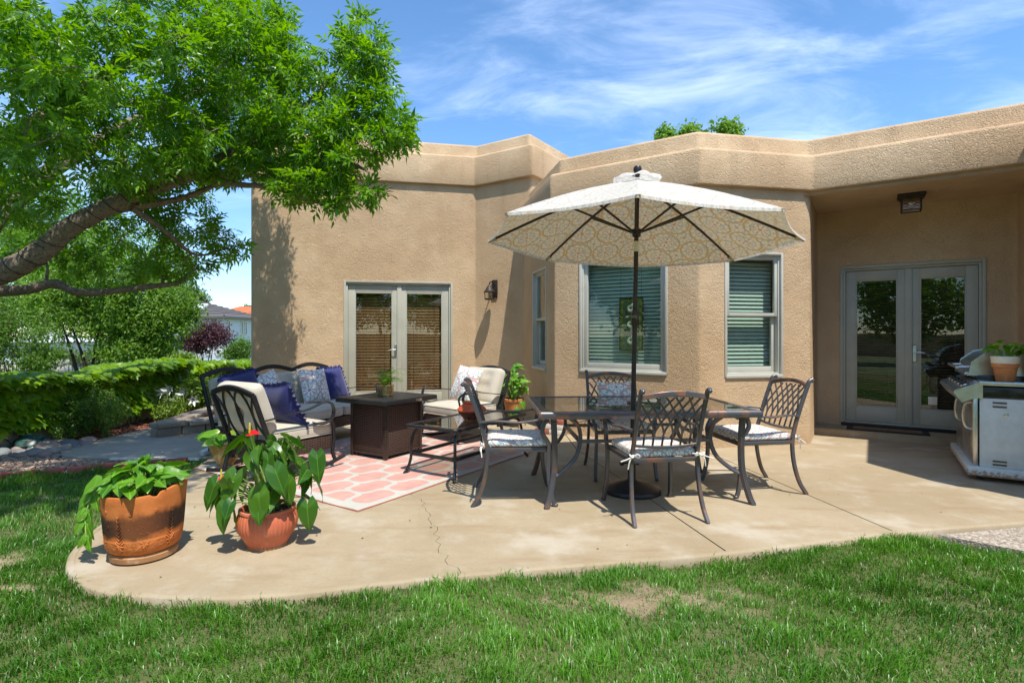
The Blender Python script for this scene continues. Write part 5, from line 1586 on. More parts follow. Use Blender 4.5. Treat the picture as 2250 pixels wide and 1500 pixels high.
# ------------------------------------------------------------------ grill
def grill():
    a = V(4.13, 4.90, 0); t = thing('gas_grill', 'weathered grey gas grill with steel control panel and hood', 'grill', (a.x, a.y, 0), AA)
    # local x = along DA (depth, away from the front), local y = along NA (length); the front faces -x
    Dp, Ln = .58, 1.22; en, stl = M['enamel'], M['steel']
    mb = MB(); mb.bbox((Dp / 2 + .01, Ln / 2, .085), (Dp + .10, Ln + .06, .085), .012); base = mb.build('base', en, t)
    for x in (.06, Dp - .04):
        for y in (.06, Ln - .06):
            mb = MB(); mb.tube([V(x, y - .012, .026), V(x, y + .012, .026)], .026, 12); mb.build('caster', M['black_metal'], base)
    z0, z1 = .128, .735
    mb = MB(); mb.bbox((Dp / 2 + .02, 0.012, (z0 + z1) / 2), (Dp - .06, .022, z1 - z0), .004); sp = mb.build('side_panel', en, t)
    for (x0, x1, zz) in ((.13, .24, .70), (.13, .24, .665), (.34, .46, .70), (.34, .46, .665), (.13, .24, .185), (.13, .24, .155), (.34, .46, .185), (.34, .46, .155)):
        mb = MB(); mb.tube([V(x0 + .008, .0005, zz), V(x1 - .008, .0005, zz)], 1, flat=(.014, .014), up=(0, 0, 1)); mb.build('vent_slot', M['joint'], sp)
    mb = MB(); mb.lathe([(.020, 0), (.020, .004), (.012, .006)], 16, cap1=True); o = mb.build('knockout', M['steel'], sp); o.matrix_basis = Matrix.Translation((.225, -.001, .60)) @ Matrix.Rotation(R(90), 4, 'X')
    mb = MB(); mb.bbox((.022, .012, (z0 + z1) / 2 + .03), (.032, .030, z1 - z0 + .06), .004); mb.build('corner_post', stl, t)
    mb = MB(); mb.bbox((Dp - .01, Ln / 2, (z0 + z1) / 2), (.02, Ln - .02, z1 - z0), .003); mb.build('rear_panel', en, t)
    mb = MB(); mb.bbox((Dp / 2 + .02, Ln - .012, (z0 + z1) / 2), (Dp - .06, .022, z1 - z0), .004); mb.build('side_panel', en, t)
    for k in range(2):
        y0 = .03 + k * (Ln - .06) / 2
        mb = MB(); mb.bbox((.016, y0 + (Ln - .06) / 4, (z0 + z1) / 2), (.022, (Ln - .06) / 2 - .012, z1 - z0 - .02), .006); dr = mb.build('cabinet_door', stl, t)
        yh = y0 + ((Ln - .06) / 2 - .07 if k == 0 else .07)
        if k == 0: yh = y0 + .07
        hp = [V(.006, yh, .69), V(-.035, yh, .67), V(-.052, yh, .60), V(-.052, yh, .53), V(-.035, yh, .46), V(.006, yh, .44)]
        mb = MB(); mb.tube(spline(hp, 5), .010, 8); mb.build('handle', stl, dr)
    # dark burner box under the counter
    mb = MB(); mb.bbox((Dp / 2 + .03, .03, .785), (Dp - .02, .05, .10), .004); mb.build('drip_shield', M['black_enamel'], t)
    # sloping control panel along the front
    mb = MB()
    pr = [(-.075, .69), (-.135, .775), (-.125, .80), (.05, .875), (.07, .87), (.07, .735), (.02, .735)]
    n = len(pr); vs = [V(x, y, z) for y in (-.02, Ln + .02) for x, z in pr]; mb.add(vs, [tuple(range(n)), tuple(reversed(range(n, 2 * n)))] + [(i, n + i, n + (i + 1) % n, (i + 1) % n) for i in range(n)])
    cp = mb.build('control_panel', stl, t, smooth=False)
    nrm = V(-.075, 0, .175).normalized()
    for k in range(5):
        y = .10 + k * .24; c = V(-.045, y, .842)
        mb = MB(); mb.tube([c, c + nrm * .030], [.030, .024], 14); mb.build('knob', M['black_metal'], cp)
        mb = MB(); mb.tube([c, c + nrm * .006], [.036, .034], 14); mb.build('knob_bezel', M['chrome'], cp)
    # counter on the near side, cook box and hood beyond
    mb = MB(); mb.bbox((Dp / 2 + .06, .18, .868), (Dp + .02, .40, .030), .005); ct = mb.build('side_counter', M['black_enamel'], t)
    mb = MB(); mb.bbox((Dp / 2 + .06, -.022, .868), (Dp + .03, .010, .034), .003); mb.build('counter_edge', stl, ct)
    mb = MB(); mb.bbox((Dp / 2 + .06, .80, .86), (Dp - .04, .80, .12), .01); mb.build('cook_box', M['black_enamel'], t)
    prh = [(.02, .92), (.04, 1.03), (.14, 1.12), (.30, 1.16), (.48, 1.13), (.56, 1.04), (.58, .92)]
    n = len(prh); mb = MB(); vs = [V(x, y, z) for y in (.42, 1.19) for x, z in prh]; mb.add(vs, [(i, n + i, n + i + 1, i + 1) for i in range(n - 1)]); hd_ = mb.build('hood', stl, t, angle=60)
    for y in (.415, 1.195):
        mb = MB(); prx = [(.005, .91)] + [(x, z + .012) for x, z in prh] + [(.60, .91)]; nn = len(prx)
        vs = [V(x, y + d, z) for d in (-.012, .012) for x, z in prx]; mb.add(vs, [tuple(reversed(range(nn))), tuple(range(nn, 2 * nn))] + [(i, (i + 1) % nn, nn + (i + 1) % nn, nn + i) for i in range(nn)]); mb.build('hood_end', M['steel'], hd_, angle=30)
    mb = MB()
    for y in (.50, 1.10): mb.tube([V(.045, y, .99), V(-.06, y, .985)], .010, 8)
    mb.tube([V(-.06, .46, .985), V(-.06, 1.14, .985)], .015, 10); mb.build('hood_handle', stl, hd_)
    mb = MB(); mb.bbox((.02, .80, .925), (.06, .74, .03), .006); mb.build('warming_lip', stl, hd_)
    return a
ga = grill()
# ------------------------------------------------------------------ foliage generators
def leaf_cloud(c, axis, nrm, ln, wd, fold=.25, curl=.15, rgen=None):
    """n single leaves as folded, curled blades: 6 verts, 4 triangles each (numpy)"""
    n = len(c); axis = axis / (np.linalg.norm(axis, axis=1, keepdims=True) + 1e-9)
    side = np.cross(axis, nrm); side /= (np.linalg.norm(side, axis=1, keepdims=True) + 1e-9); up = np.cross(side, axis)
    L, Wd = ln[:, None], wd[:, None]
    p = np.zeros((n, 6, 3))
    p[:, 0] = c; p[:, 5] = c + axis * L - up * L * curl
    m = c + axis * L * .45 + up * L * curl * .15
    p[:, 1] = c + axis * L * .38 + side * Wd * .5 + up * Wd * fold; p[:, 2] = m; p[:, 3] = c + axis * L * .38 - side * Wd * .5 + up * Wd * fold
    p[:, 4] = m
    o = np.arange(n)[:, None] * 6
    f = np.concatenate([o + [0, 1, 2], o + [2, 1, 5], o + [0, 4, 3], o + [4, 5, 3]], 0)
    return p.reshape(-1, 3), f
def cloud_mesh(name, parts, mat):
    VS, FS, CS, off = [], [], [], 0
    for p, f, t in parts:
        VS.append(p); FS.append(f + off); off += len(p)
        c = np.ones((len(p), 4)); c[:, 0] = np.repeat(t, len(p) // len(t)); CS.append(c)
    return mesh_np(name, np.concatenate(VS), np.concatenate(FS), 3, mat, np.concatenate(CS))
def unit(v): return v / (np.linalg.norm(v, axis=1, keepdims=True) + 1e-9)
def compound(c, d, r, ln, wd, droop=.5):
    """ash-like compound leaves: a terminal leaflet and two pairs -> leaf_cloud"""
    n = len(c); d = unit(d + np.array([0, 0, -droop]) * r.uniform(.2, 1, (n, 1)) + r.normal(0, .35, (n, 3)))
    nr = unit(np.array([0, 0, 1.0]) + r.normal(0, .45, (n, 3))); sd = unit(np.cross(d, nr)); up = np.cross(sd, d)
    rl = ln * 1.35
    C, A, N_, L_, W_ = [], [], [], [], []
    for (pos, sg, sc) in ((1.0, 0, 1.08), (.78, 1, 1.0), (.78, -1, 1.0), (.42, 1, .85), (.42, -1, .85)):
        C.append(c + d * (rl * pos)[:, None] - up * (rl * pos * pos * .18)[:, None])
        A.append(unit(d * (.75 if sg else 1) + sd * sg * .95 + r.normal(0, .16, (n, 3)) - up * .12)); N_.append(unit(up + r.normal(0, .22, (n, 3))))
        L_.append(ln * sc * r.uniform(.85, 1.15, n)); W_.append(wd * sc * r.uniform(.85, 1.15, n))
    t = np.clip(r.normal(.5, .26, n), 0, 1)
    p, f = leaf_cloud(np.concatenate(C), np.concatenate(A), np.concatenate(N_), np.concatenate(L_), np.concatenate(W_), .22, .16)
    return p, f, np.clip(np.tile(t, 5) + r.normal(0, .12, 5 * n), 0, 1)
class Skel:
    """limbs given as polylines; twigs are grown from the nearest limb to every tip"""
    def __init__(s): s.n = []; s.r = []; s.mb = MB(); s.twigs = MB(); s.dir = []
    def limb(s, pts, r0, r1, sides=10, n=6, wob=.0, rg=None, tip=False):
        q = spline(pts, n); m_ = len(q); rs = []
        for i in range(m_):
            t = i / (m_ - 1); rr_ = r0 + (r1 - r0) * t ** .9; rs.append(rr_ * (1 + (rg.uniform(-wob, wob) if rg else 0)))
            s.n.append(q[i]); s.r.append(rr_)
        (s.mb if not tip else s.twigs).tube(q, rs, sides); return q
    def grow(s, tips, rg, r_tip=.004, step=.25, kmax=.016):
        nodes = np.array([tuple(p) for p in s.n]); rad = list(s.r); ends = []
        d0 = [np.min(np.linalg.norm(nodes - np.array(t), axis=1)) for t in tips]
        for i in np.argsort(d0):
            t = np.array(tips[i]); dd = np.linalg.norm(nodes - t, axis=1); j = int(np.argmin(dd)); a, L = Vector(nodes[j]), dd[j]; b = Vector(t)
            k = max(2, int(L / step)); off = Vector((rg.uniform(-1, 1), rg.uniform(-1, 1), rg.uniform(-.2, 1))) * L * .13; pts = []
            for q in range(k + 1):
                u = q / k; pts.append(a.lerp(b, u) + off * math.sin(math.pi * u) + Vector((rg.uniform(-1, 1), rg.uniform(-1, 1), rg.uniform(-1, 1))) * (.025 * L if 0 < q < k else 0))
            r0 = min(rad[j] * .6, kmax * (.35 + min(1, L)), .03); r0 = max(r0, r_tip * 1.3)
            s.twigs.tube(pts, [r0 + (r_tip - r0) * q / k for q in range(k + 1)], 5, cap=False)
            nodes = np.concatenate([nodes, np.array([tuple(p) for p in pts[1:]])]); rad += [r0 + (r_tip - r0) * q / k for q in range(1, k + 1)]
            ends.append((pts[-1], (pts[-1] - pts[-2]).normalized(), pts[-2]))
        return ends
def ellipsoid_tips(rg, n, c, rad, shell=.35):
    out = []
    while len(out) < n:
        v = Vector((rg.uniform(-1, 1), rg.uniform(-1, 1), rg.uniform(-1, 1)))
        if shell < v.length < 1: out.append((c[0] + v.x * rad[0], c[1] + v.y * rad[1], c[2] + v.z * rad[2]))
    return out

# ------------------------------------------------------------------ the big ash tree reaching in from the left
def ash_tree():
    rg = random.Random(21); r = np.random.default_rng(5)
    base = V(-5.75, 4.75, -.1)
    t = thing('ash_tree', 'large leafy shade tree whose limbs reach in from the left', 'tree', base)
    s = Skel()
    fork = V(-5.45, 4.85, 1.35)
    s.limb([base - V(0, 0, .1), V(-5.72, 4.76, .35), V(-5.6, 4.8, .9), fork], .26, .19, 14, 5, .05, rg)
    A = [fork - V(.1, 0, .25), PD(-70, 625, 4.98), PD(0, 600, 5.0), PD(80, 560, 5.0), PD(160, 495, 5.05), PD(250, 450, 5.1), PD(330, 415, 5.15), PD(420, 385, 5.2), PD(470, 355, 5.25), PD(540, 322, 5.3), PD(600, 288, 5.35), PD(670, 235, 5.4), PD(740, 160, 5.4)]
    qa = s.limb(A, .122, .016, 22, 16, .03, rg)
    s.limb([PD(430, 383, 5.2), PD(520, 405, 5.2), PD(600, 412, 5.15), PD(700, 445, 5.1), PD(800, 432, 5.05)], .034, .009, 8, 6, .06, rg)
    s.limb([PD(560, 314, 5.3), PD(640, 316, 5.25), PD(720, 338, 5.15), PD(800, 372, 5.05)], .032, .009, 8, 6, .06, rg)
    s.limb([PD(230, 462, 5.1), PD(310, 452, 5.2), PD(400, 436, 5.3), PD(480, 405, 5.4), PD(560, 385, 5.5)], .045, .012, 8, 6, .06, rg)
    s.limb([PD(290, 458, 5.15), PD(360, 505, 5.4), PD(430, 560, 5.7), PD(500, 545, 5.9)], .028, .008, 8, 6, .06, rg)
    s.limb([fork - V(0, 0, .35), PD(-80, 655, 5.45), PD(0, 640, 5.6), PD(60, 636, 5.62), PD(120, 623, 5.65), PD(165, 641, 5.65), PD(230, 641, 5.7), PD(330, 629, 5.75), PD(392, 621, 5.8), PD(430, 590, 5.85)], .070, .014, 16, 12, .03, rg)
    s.limb([PD(100, 625, 5.63), PD(104, 588, 5.65), PD(95, 560, 5.8)], .016, .008, 7, 4)
    s.limb([PD(357, 625, 5.77), PD(360, 600, 5.8), PD(380, 570, 5.9)], .012, .006, 7, 4)
    s.limb([PD(362, 388, 5.15), PD(358, 345, 5.15), PD(380, 300, 5.2), PD(400, 260, 5.3)], .028, .010, 8, 5)
    D = s.limb([fork, PD(-90, 360, 4.7), PD(40, 300, 4.7), PD(140, 235, 4.8), PD(220, 172, 4.9), PD(330, 110, 5.2), PD(450, 40, 5.5), PD(560, -60, 5.8)], .13, .02, 10, 7, .07, rg)
    s.limb([PD(60, 292, 4.7), PD(180, 240, 4.9), PD(300, 225, 5.1), PD(420, 190, 5.4), PD(520, 120, 5.7)], .04, .012, 8, 6, .05, rg)
    s.limb([fork, V(-5.0, 4.2, 3.0), V(-4.2, 3.3, 4.1), V(-3.2, 2.7, 4.5), V(-2.3, 2.8, 4.6)], .12, .02, 10, 7, .07, rg)
    s.limb([fork, V(-5.2, 5.9, 2.9), V(-4.7, 7.0, 4.1), V(-4.0, 7.6, 4.8), V(-3.4, 7.8, 5.2)], .12, .02, 10, 7, .07, rg)
    s.limb([fork, V(-5.5, 4.6, 3.2), V(-5.2, 4.6, 4.8), V(-4.6, 5.0, 6.0)], .13, .03, 10, 7, .07, rg)
    s.limb([fork, V(-6.2, 4.5, 2.8), V(-7.0, 4.3, 4.0), V(-7.6, 4.2, 4.8)], .11, .02, 8, 6, .07, rg)
    px = [(120, 110, 190, 140, 4.3, .9, 100), (330, 70, 200, 110, 4.9, .9, 95), (510, 60, 110, 90, 5.4, .8, 60), (70, 320, 150, 120, 4.5, .8, 72), (320, 270, 190, 110, 5.0, .8, 95), (510, 210, 150, 120, 5.4, .7, 85),
          (690, 190, 105, 80, 5.4, .5, 52), (795, 105, 60, 82, 5.3, .4, 40), (800, 215, 66, 62, 5.2, .4, 36), (862, 290, 58, 36, 5.05, .35, 26), (745, 335, 110, 60, 5.15, .4, 44), (815, 408, 36, 42, 5.05, .25, 16),
          (680, 395, 95, 40, 5.15, .35, 30), (740, 440, 50, 20, 5.08, .2, 9), (560, 350, 110, 50, 5.4, .5, 42), (370, 385, 150, 60, 5.4, .6, 45), (180, 440, 190, 80, 5.7, .8, 60), (420, 500, 95, 55, 5.8, .5, 34),
          (500, 545, 46, 26, 5.95, .3, 14), (370, 575, 100, 36, 5.85, .4, 24), (120, 550, 130, 60, 6.2, .6, 32), (600, 40, 45, 40, 5.6, .4, 16), (240, 560, 120, 55, 6.3, .5, 26),
          (60, 440, 90, 50, 4.4, .5, 14), (280, 360, 110, 40, 4.6, .4, 18), (420, 310, 110, 40, 4.9, .3, 20), (600, 250, 80, 45, 5.0, .3, 22), (250, 130, 200, 110, 4.5, .5, 40), (640, 110, 70, 70, 5.4, .4, 18), (700, 270, 100, 50, 5.2, .4, 26)]
    tips = []
    for (x, y, rx, ry, d, dd, n) in px:
        for v in ellipsoid_tips(rg, n, (0, 0, 0), (1, 1, 1), .15):
            tips.append(tuple(PD(x + v[0] * rx, y + v[1] * ry, d + v[2] * dd)))
    tips = [p for p in tips if mnoise.noise(Vector(p) * 2.1) + .35 * mnoise.noise(Vector(p) * 5.3) > -.20]      # clumps and gaps
    for c, rad, n in (((-3.35, 7.6, 4.1), (.45, .4, .6), 50), ((-3.0, 2.55, 4.4), (.9, .55, .45), 62), ((-2.25, 3.0, 4.55), (.5, .5, .35), 26), ((-3.7, 2.7, 4.7), (.8, .6, .4), 50), ((-4.5, 3.0, 4.6), (1.1, .9, .7), 80), ((-3.4, 4.3, 5.3), (.9, .9, .6), 22), ((-4.1, 5.8, 5.8), (1.3, 1.1, .7), 30),
                      ((-5.7, 4.3, 5.9), (1.1, 1.0, .8), 30), ((-7.2, 3.8, 4.4), (1.1, 1.0, .9), 40), ((-3.75, 7.7, 4.9), (.7, .5, .9), 110), ((-4.3, 7.4, 3.7), (.6, .6, .7), 40), ((-5.9, 2.7, 4.2), (1.0, .9, .8), 40)):
        tips += ellipsoid_tips(rg, n, c, rad, .2)
    ends = s.grow(tips, rg, .0035, .22, .02)
    tr = s.mb.build('trunk', M['bark'], t, True)
    for v in tr.data.vertices:                                     # furrowed bark
        n_ = mnoise.noise(v.co * 9) * .5 + (1 - abs(mnoise.noise(Vector((v.co.x * 20, v.co.y * 20, v.co.z * 20)))) * 2) * .35
        v.co += v.normal * n_ * .012
    s.twigs.build('branches', M['bark'], t, True)['kind'] = 'stuff'
    # fairy-light cable wound round the limbs
    wr = MB()
    for q, turns, r0, r1, a0, a1 in ((qa, 16, .150, .075, 10, 116),):
        pts = []
        for i in range(turns * 14):
            u = i / (turns * 14 - 1); f_ = a0 + (a1 - a0) * u; k = int(f_); p = q[k].lerp(q[min(k + 1, len(q) - 1)], f_ - k)
            tg = (q[min(k + 1, len(q) - 1)] - q[max(k - 1, 0)]).normalized(); x_ = tg.orthogonal().normalized(); y_ = tg.cross(x_); an = i * 2 * math.pi / 14
            rr_ = (.122 + (.016 - .122) * (f_ / (len(q) - 1)) ** .9) * 1.06 + .003
            pts.append(p + x_ * math.cos(an) * rr_ + y_ * math.sin(an) * rr_)
        wr.tube(pts, .004, 5)
    wr.build('light_cable', M['iron'], t, True)
    C, Dr = [], []
    for e, d, prev in ends:
        for k in range(12):
            u = rg.uniform(-.05, 1.0); p = prev.lerp(e, u) + Vector((rg.gauss(0, .03), rg.gauss(0, .03), rg.gauss(0, .03)))
            C.append(tuple(p)); o = Vector((rg.gauss(0, 1), rg.gauss(0, 1), rg.gauss(0, .8))).normalized(); Dr.append(tuple((d * .8 + o).normalized()))
    C, Dr = np.array(C), np.array(Dr); n = len(C)
    ln = r.uniform(.055, .092, n); prt = compound(C, Dr, r, ln, ln * .34, .45)
    link('crown', cloud_mesh('crown', [prt], M['ashleaf']), t, True)['kind'] = 'stuff'
ash_tree()

def simple_tree(name, label, base, stems, crown, leafmat, barkmat, n_tips, leaves, ln, seed, cat='tree', group=None, trunk_r=.1, aspect=.5, shell=.3, loose=.12):
    rg = random.Random(seed); r = np.random.default_rng(seed); t = thing(name, label, cat, base, 0, group); s = Skel(); b = Vector(base)
    cc = Vector(crown[0][0])
    for k in range(stems):
        a = k * 2 * math.pi / max(1, stems) + rg.uniform(-.4, .4); sp = .0 if stems == 1 else .5
        tgt = cc + Vector((math.cos(a) * crown[0][1][0] * sp, math.sin(a) * crown[0][1][1] * sp, crown[0][1][2] * .3))
        o = b + Vector((math.cos(a), math.sin(a), 0)) * (0 if stems == 1 else trunk_r * 1.2)
        mid = o.lerp(tgt, .45) + Vector((rg.uniform(-.15, .15), rg.uniform(-.15, .15), .1)) * (cc - b).length * .4
        s.limb([o - V(0, 0, .2), o.lerp(mid, .4) + V(rg.uniform(-.1, .1), 0, 0), mid, tgt], trunk_r, trunk_r * .2, 8, 5, .06, rg)
    tips = []
    wsum = sum(c[2] for c in crown)
    for c, rad, w in crown: tips += ellipsoid_tips(rg, int(n_tips * w / wsum), c, rad, shell)
    ends = s.grow(tips, rg, max(.004, ln * .05), .5, trunk_r * .25)
    s.mb.build('trunk', barkmat, t, True); s.twigs.build('branches', barkmat, t, True)['kind'] = 'stuff'
    per = max(1, leaves // len(ends)); E_ = np.array([tuple(e[0]) for e in ends]); P_ = np.array([tuple(e[2]) for e in ends]); D_ = np.array([tuple(e[1]) for e in ends])
    i = np.repeat(np.arange(len(ends)), per); n = len(i)
    c = P_[i] + (E_[i] - P_[i]) * r.uniform(0, 1.1, (n, 1)) + r.normal(0, loose, (n, 3))
    d = unit(D_[i] * .5 + r.normal(0, 1, (n, 3)) + [0, 0, -.1]); nr = unit(np.array([0, 0, .9]) + r.normal(0, .7, (n, 3)))
    L = r.uniform(.7, 1.3, n) * ln; p, f = leaf_cloud(c, d, nr, L, L * aspect, .2, .2)
    tb = np.clip(r.normal(.5, .2, len(ends)), 0, 1)[i] + r.normal(0, .15, n)
    link('crown', cloud_mesh('crown', [(p, f, np.clip(tb, 0, 1))], leafmat), t, True)['kind'] = 'stuff'
    return t
def tz(x, y): return terrain_z(x, y)
def px_tree(name, label, bx, d, crowns, leafmat, barkmat, n_tips, leaves, ln, seed, stems=1, depth_f=.8, **kw):
    """crowns as photo ellipses (x, y, rx, ry, weight) at depth d"""
    X = (bx - CX) / F * d; cr = []
    for (x, y, rx, ry, w) in crowns:
        p = PD(x, y, d); cr.append((tuple(p), (rx * d / F, rx * d / F * depth_f, ry * d / F), w))
    return simple_tree(name, label, (X, d, tz(X, d)), stems, cr, leafmat, barkmat, n_tips, leaves, ln, seed, **kw)
px_tree('spreading_tree', 'small dark stemmed spreading tree behind the vine covered wall', 200, 14.5, [(190, 690, 120, 60, 1.0), (300, 690, 90, 70, 1), (120, 650, 90, 60, .7), (380, 690, 50, 60, .6), (300, 770, 80, 30, .6), (240, 600, 120, 50, .8)], M['treeleaf'], M['darkbark'], 520, 46000, .09, 31, stems=4, trunk_r=.075, loose=.13)
px_tree('yard_tree', 'pale green tree rising behind the dark stemmed tree', 260, 23, [(250, 560, 190, 80, 1.2), (120, 520, 130, 110, 1), (40, 640, 120, 120, 1), (380, 600, 60, 50, .4)], M['treeleaf'], M['darkbark'], 300, 24000, .14, 32, trunk_r=.16, loose=.2)
px_tree('yard_tree', 'tall leafy tree at the far left edge behind the wall', -40, 18, [(-60, 480, 160, 140, 1), (30, 600, 110, 110, 1), (-120, 640, 120, 120, .7)], M['treeleaf'], M['darkbark'], 240, 18000, .12, 33, trunk_r=.15, loose=.18)
px_tree('wild_shrub', 'loose yellow green shrub behind the wall at the left edge', 40, 9.2, [(35, 745, 75, 70, 1), (-30, 700, 60, 80, .8), (85, 790, 45, 30, .5)], M['shrubleaf'], M['darkstem'], 170, 9000, .055, 34, stems=5, trunk_r=.02, cat='shrub', loose=.07)
px_tree('plum_tree', 'dark purple leaved plum tree in front of the white house', 448, 24, [(445, 742, 52, 28, 1), (470, 735, 38, 26, .7), (415, 755, 35, 22, .5)], M['plumleaf'], M['darkbark'], 200, 9000, .10, 35, stems=5, trunk_r=.045, loose=.14)
px_tree('far_tree', 'rounded pale green tree behind the white house roof', 410, 62, [(405, 650, 42, 20, 1), (430, 660, 26, 16, .5), (370, 655, 30, 22, .5)], M['farleaf'], M['darkbark'], 110, 9000, .30, 36, trunk_r=.25, loose=.35)
px_tree('yard_shrub', 'grey green shrub beside the white house wall', 525, 28, [(528, 768, 26, 24, 1), (508, 778, 16, 14, .5)], M['shrubleaf'], M['darkbark'], 110, 5500, .10, 37, stems=3, trunk_r=.03, cat='shrub', loose=.14)
px_tree('feathery_shrub', 'feathery light green shrub behind the vine wall', 400, 13, [(400, 800, 28, 20, 1)], M['fern'], M['darkstem'], 80, 3000, .075, 38, stems=4, trunk_r=.015, cat='shrub', loose=.07)
px_tree('rear_tree', 'tree behind the house with tips above the parapet', 1530, 17, [(1462, 304, 14, 20, .25), (1522, 296, 18, 20, .25), (1602, 294, 20, 24, .35), (1530, 400, 100, 55, 1.5)], M['treeleaf'], M['darkbark'], 150, 8000, .16, 39, trunk_r=.14, loose=.12)
px_tree('clipped_hedge', 'low yellow green hedge in the distance beyond the iron fence', 160, 30, [(150, 786, 55, 14, 1), (215, 790, 40, 12, .6)], M['farleaf'], M['darkbark'], 110, 7000, .12, 46, stems=5, trunk_r=.03, cat='hedge', loose=.16)
px_tree('far_tree', 'sliver of a green tree at the corner of the house', 552, 85, [(552, 684, 14, 10, 1)], M['farleaf'], M['darkbark'], 40, 2200, .3, 40, trunk_r=.15, loose=.3)
# trees at the far side of the yard, seen mirrored in the glass
for k, (x, y, h, sd_) in enumerate(((-7.5, -13, 6.5, 51), (-1.5, -17, 8, 52), (5.5, -12, 6, 53), (11, -18, 8, 54), (-12, -3.6, 8, 55), (17, -11, 7, 56), (-16, -13, 9, 57), (2.5, -19, 9, 58))):
    simple_tree('garden_tree', ['broad leafy tree at the far left of the lawn behind the camera', 'tall leafy tree across the lawn straight behind the camera', 'leafy tree across the lawn behind and right of the camera', 'tall tree at the far right corner of the lawn', 'leafy tree at the left end of the lawn', 'leafy tree at the right end of the lawn', 'tall tree in the far left corner of the lawn', 'tall tree behind the middle of the lawn'][k],
                (x, y, -.13), 1, [((x, y, h * .62), (h * .50, h * .45, h * .36), 1), ((x + .8, y, h * .36), (h * .42, h * .3, h * .2), .6)], M['treeleaf'], M['darkbark'], 150, 8000, .26, sd_, trunk_r=.16, loose=.25, group='trees across the lawn')

# neighbouring yard trees beyond the garden wall, outside the left edge of the photograph
for k, (x, y, h, sd_) in enumerate(((-13.5, 6.5, 5.5, 91), (-18, 1.5, 7, 92), (-25, 12, 8, 93), (-24, -4, 8, 94))):
    simple_tree('neighbour_tree', ['leafy tree just beyond the garden wall outside the left edge', 'broad tree in the neighbouring yard left of the lawn', 'tall tree far left beyond the garden wall', 'tall tree far left behind the lawn'][k],
                (x, y, terrain_z(x, y)), 1, [((x, y, h * .6), (h * .5, h * .45, h * .34), 1), ((x + .6, y, h * .36), (h * .4, h * .3, h * .2), .5)], M['treeleaf'], M['darkbark'], 150, 8000, .2, sd_, trunk_r=.15, loose=.25, group='trees in the neighbouring yard')

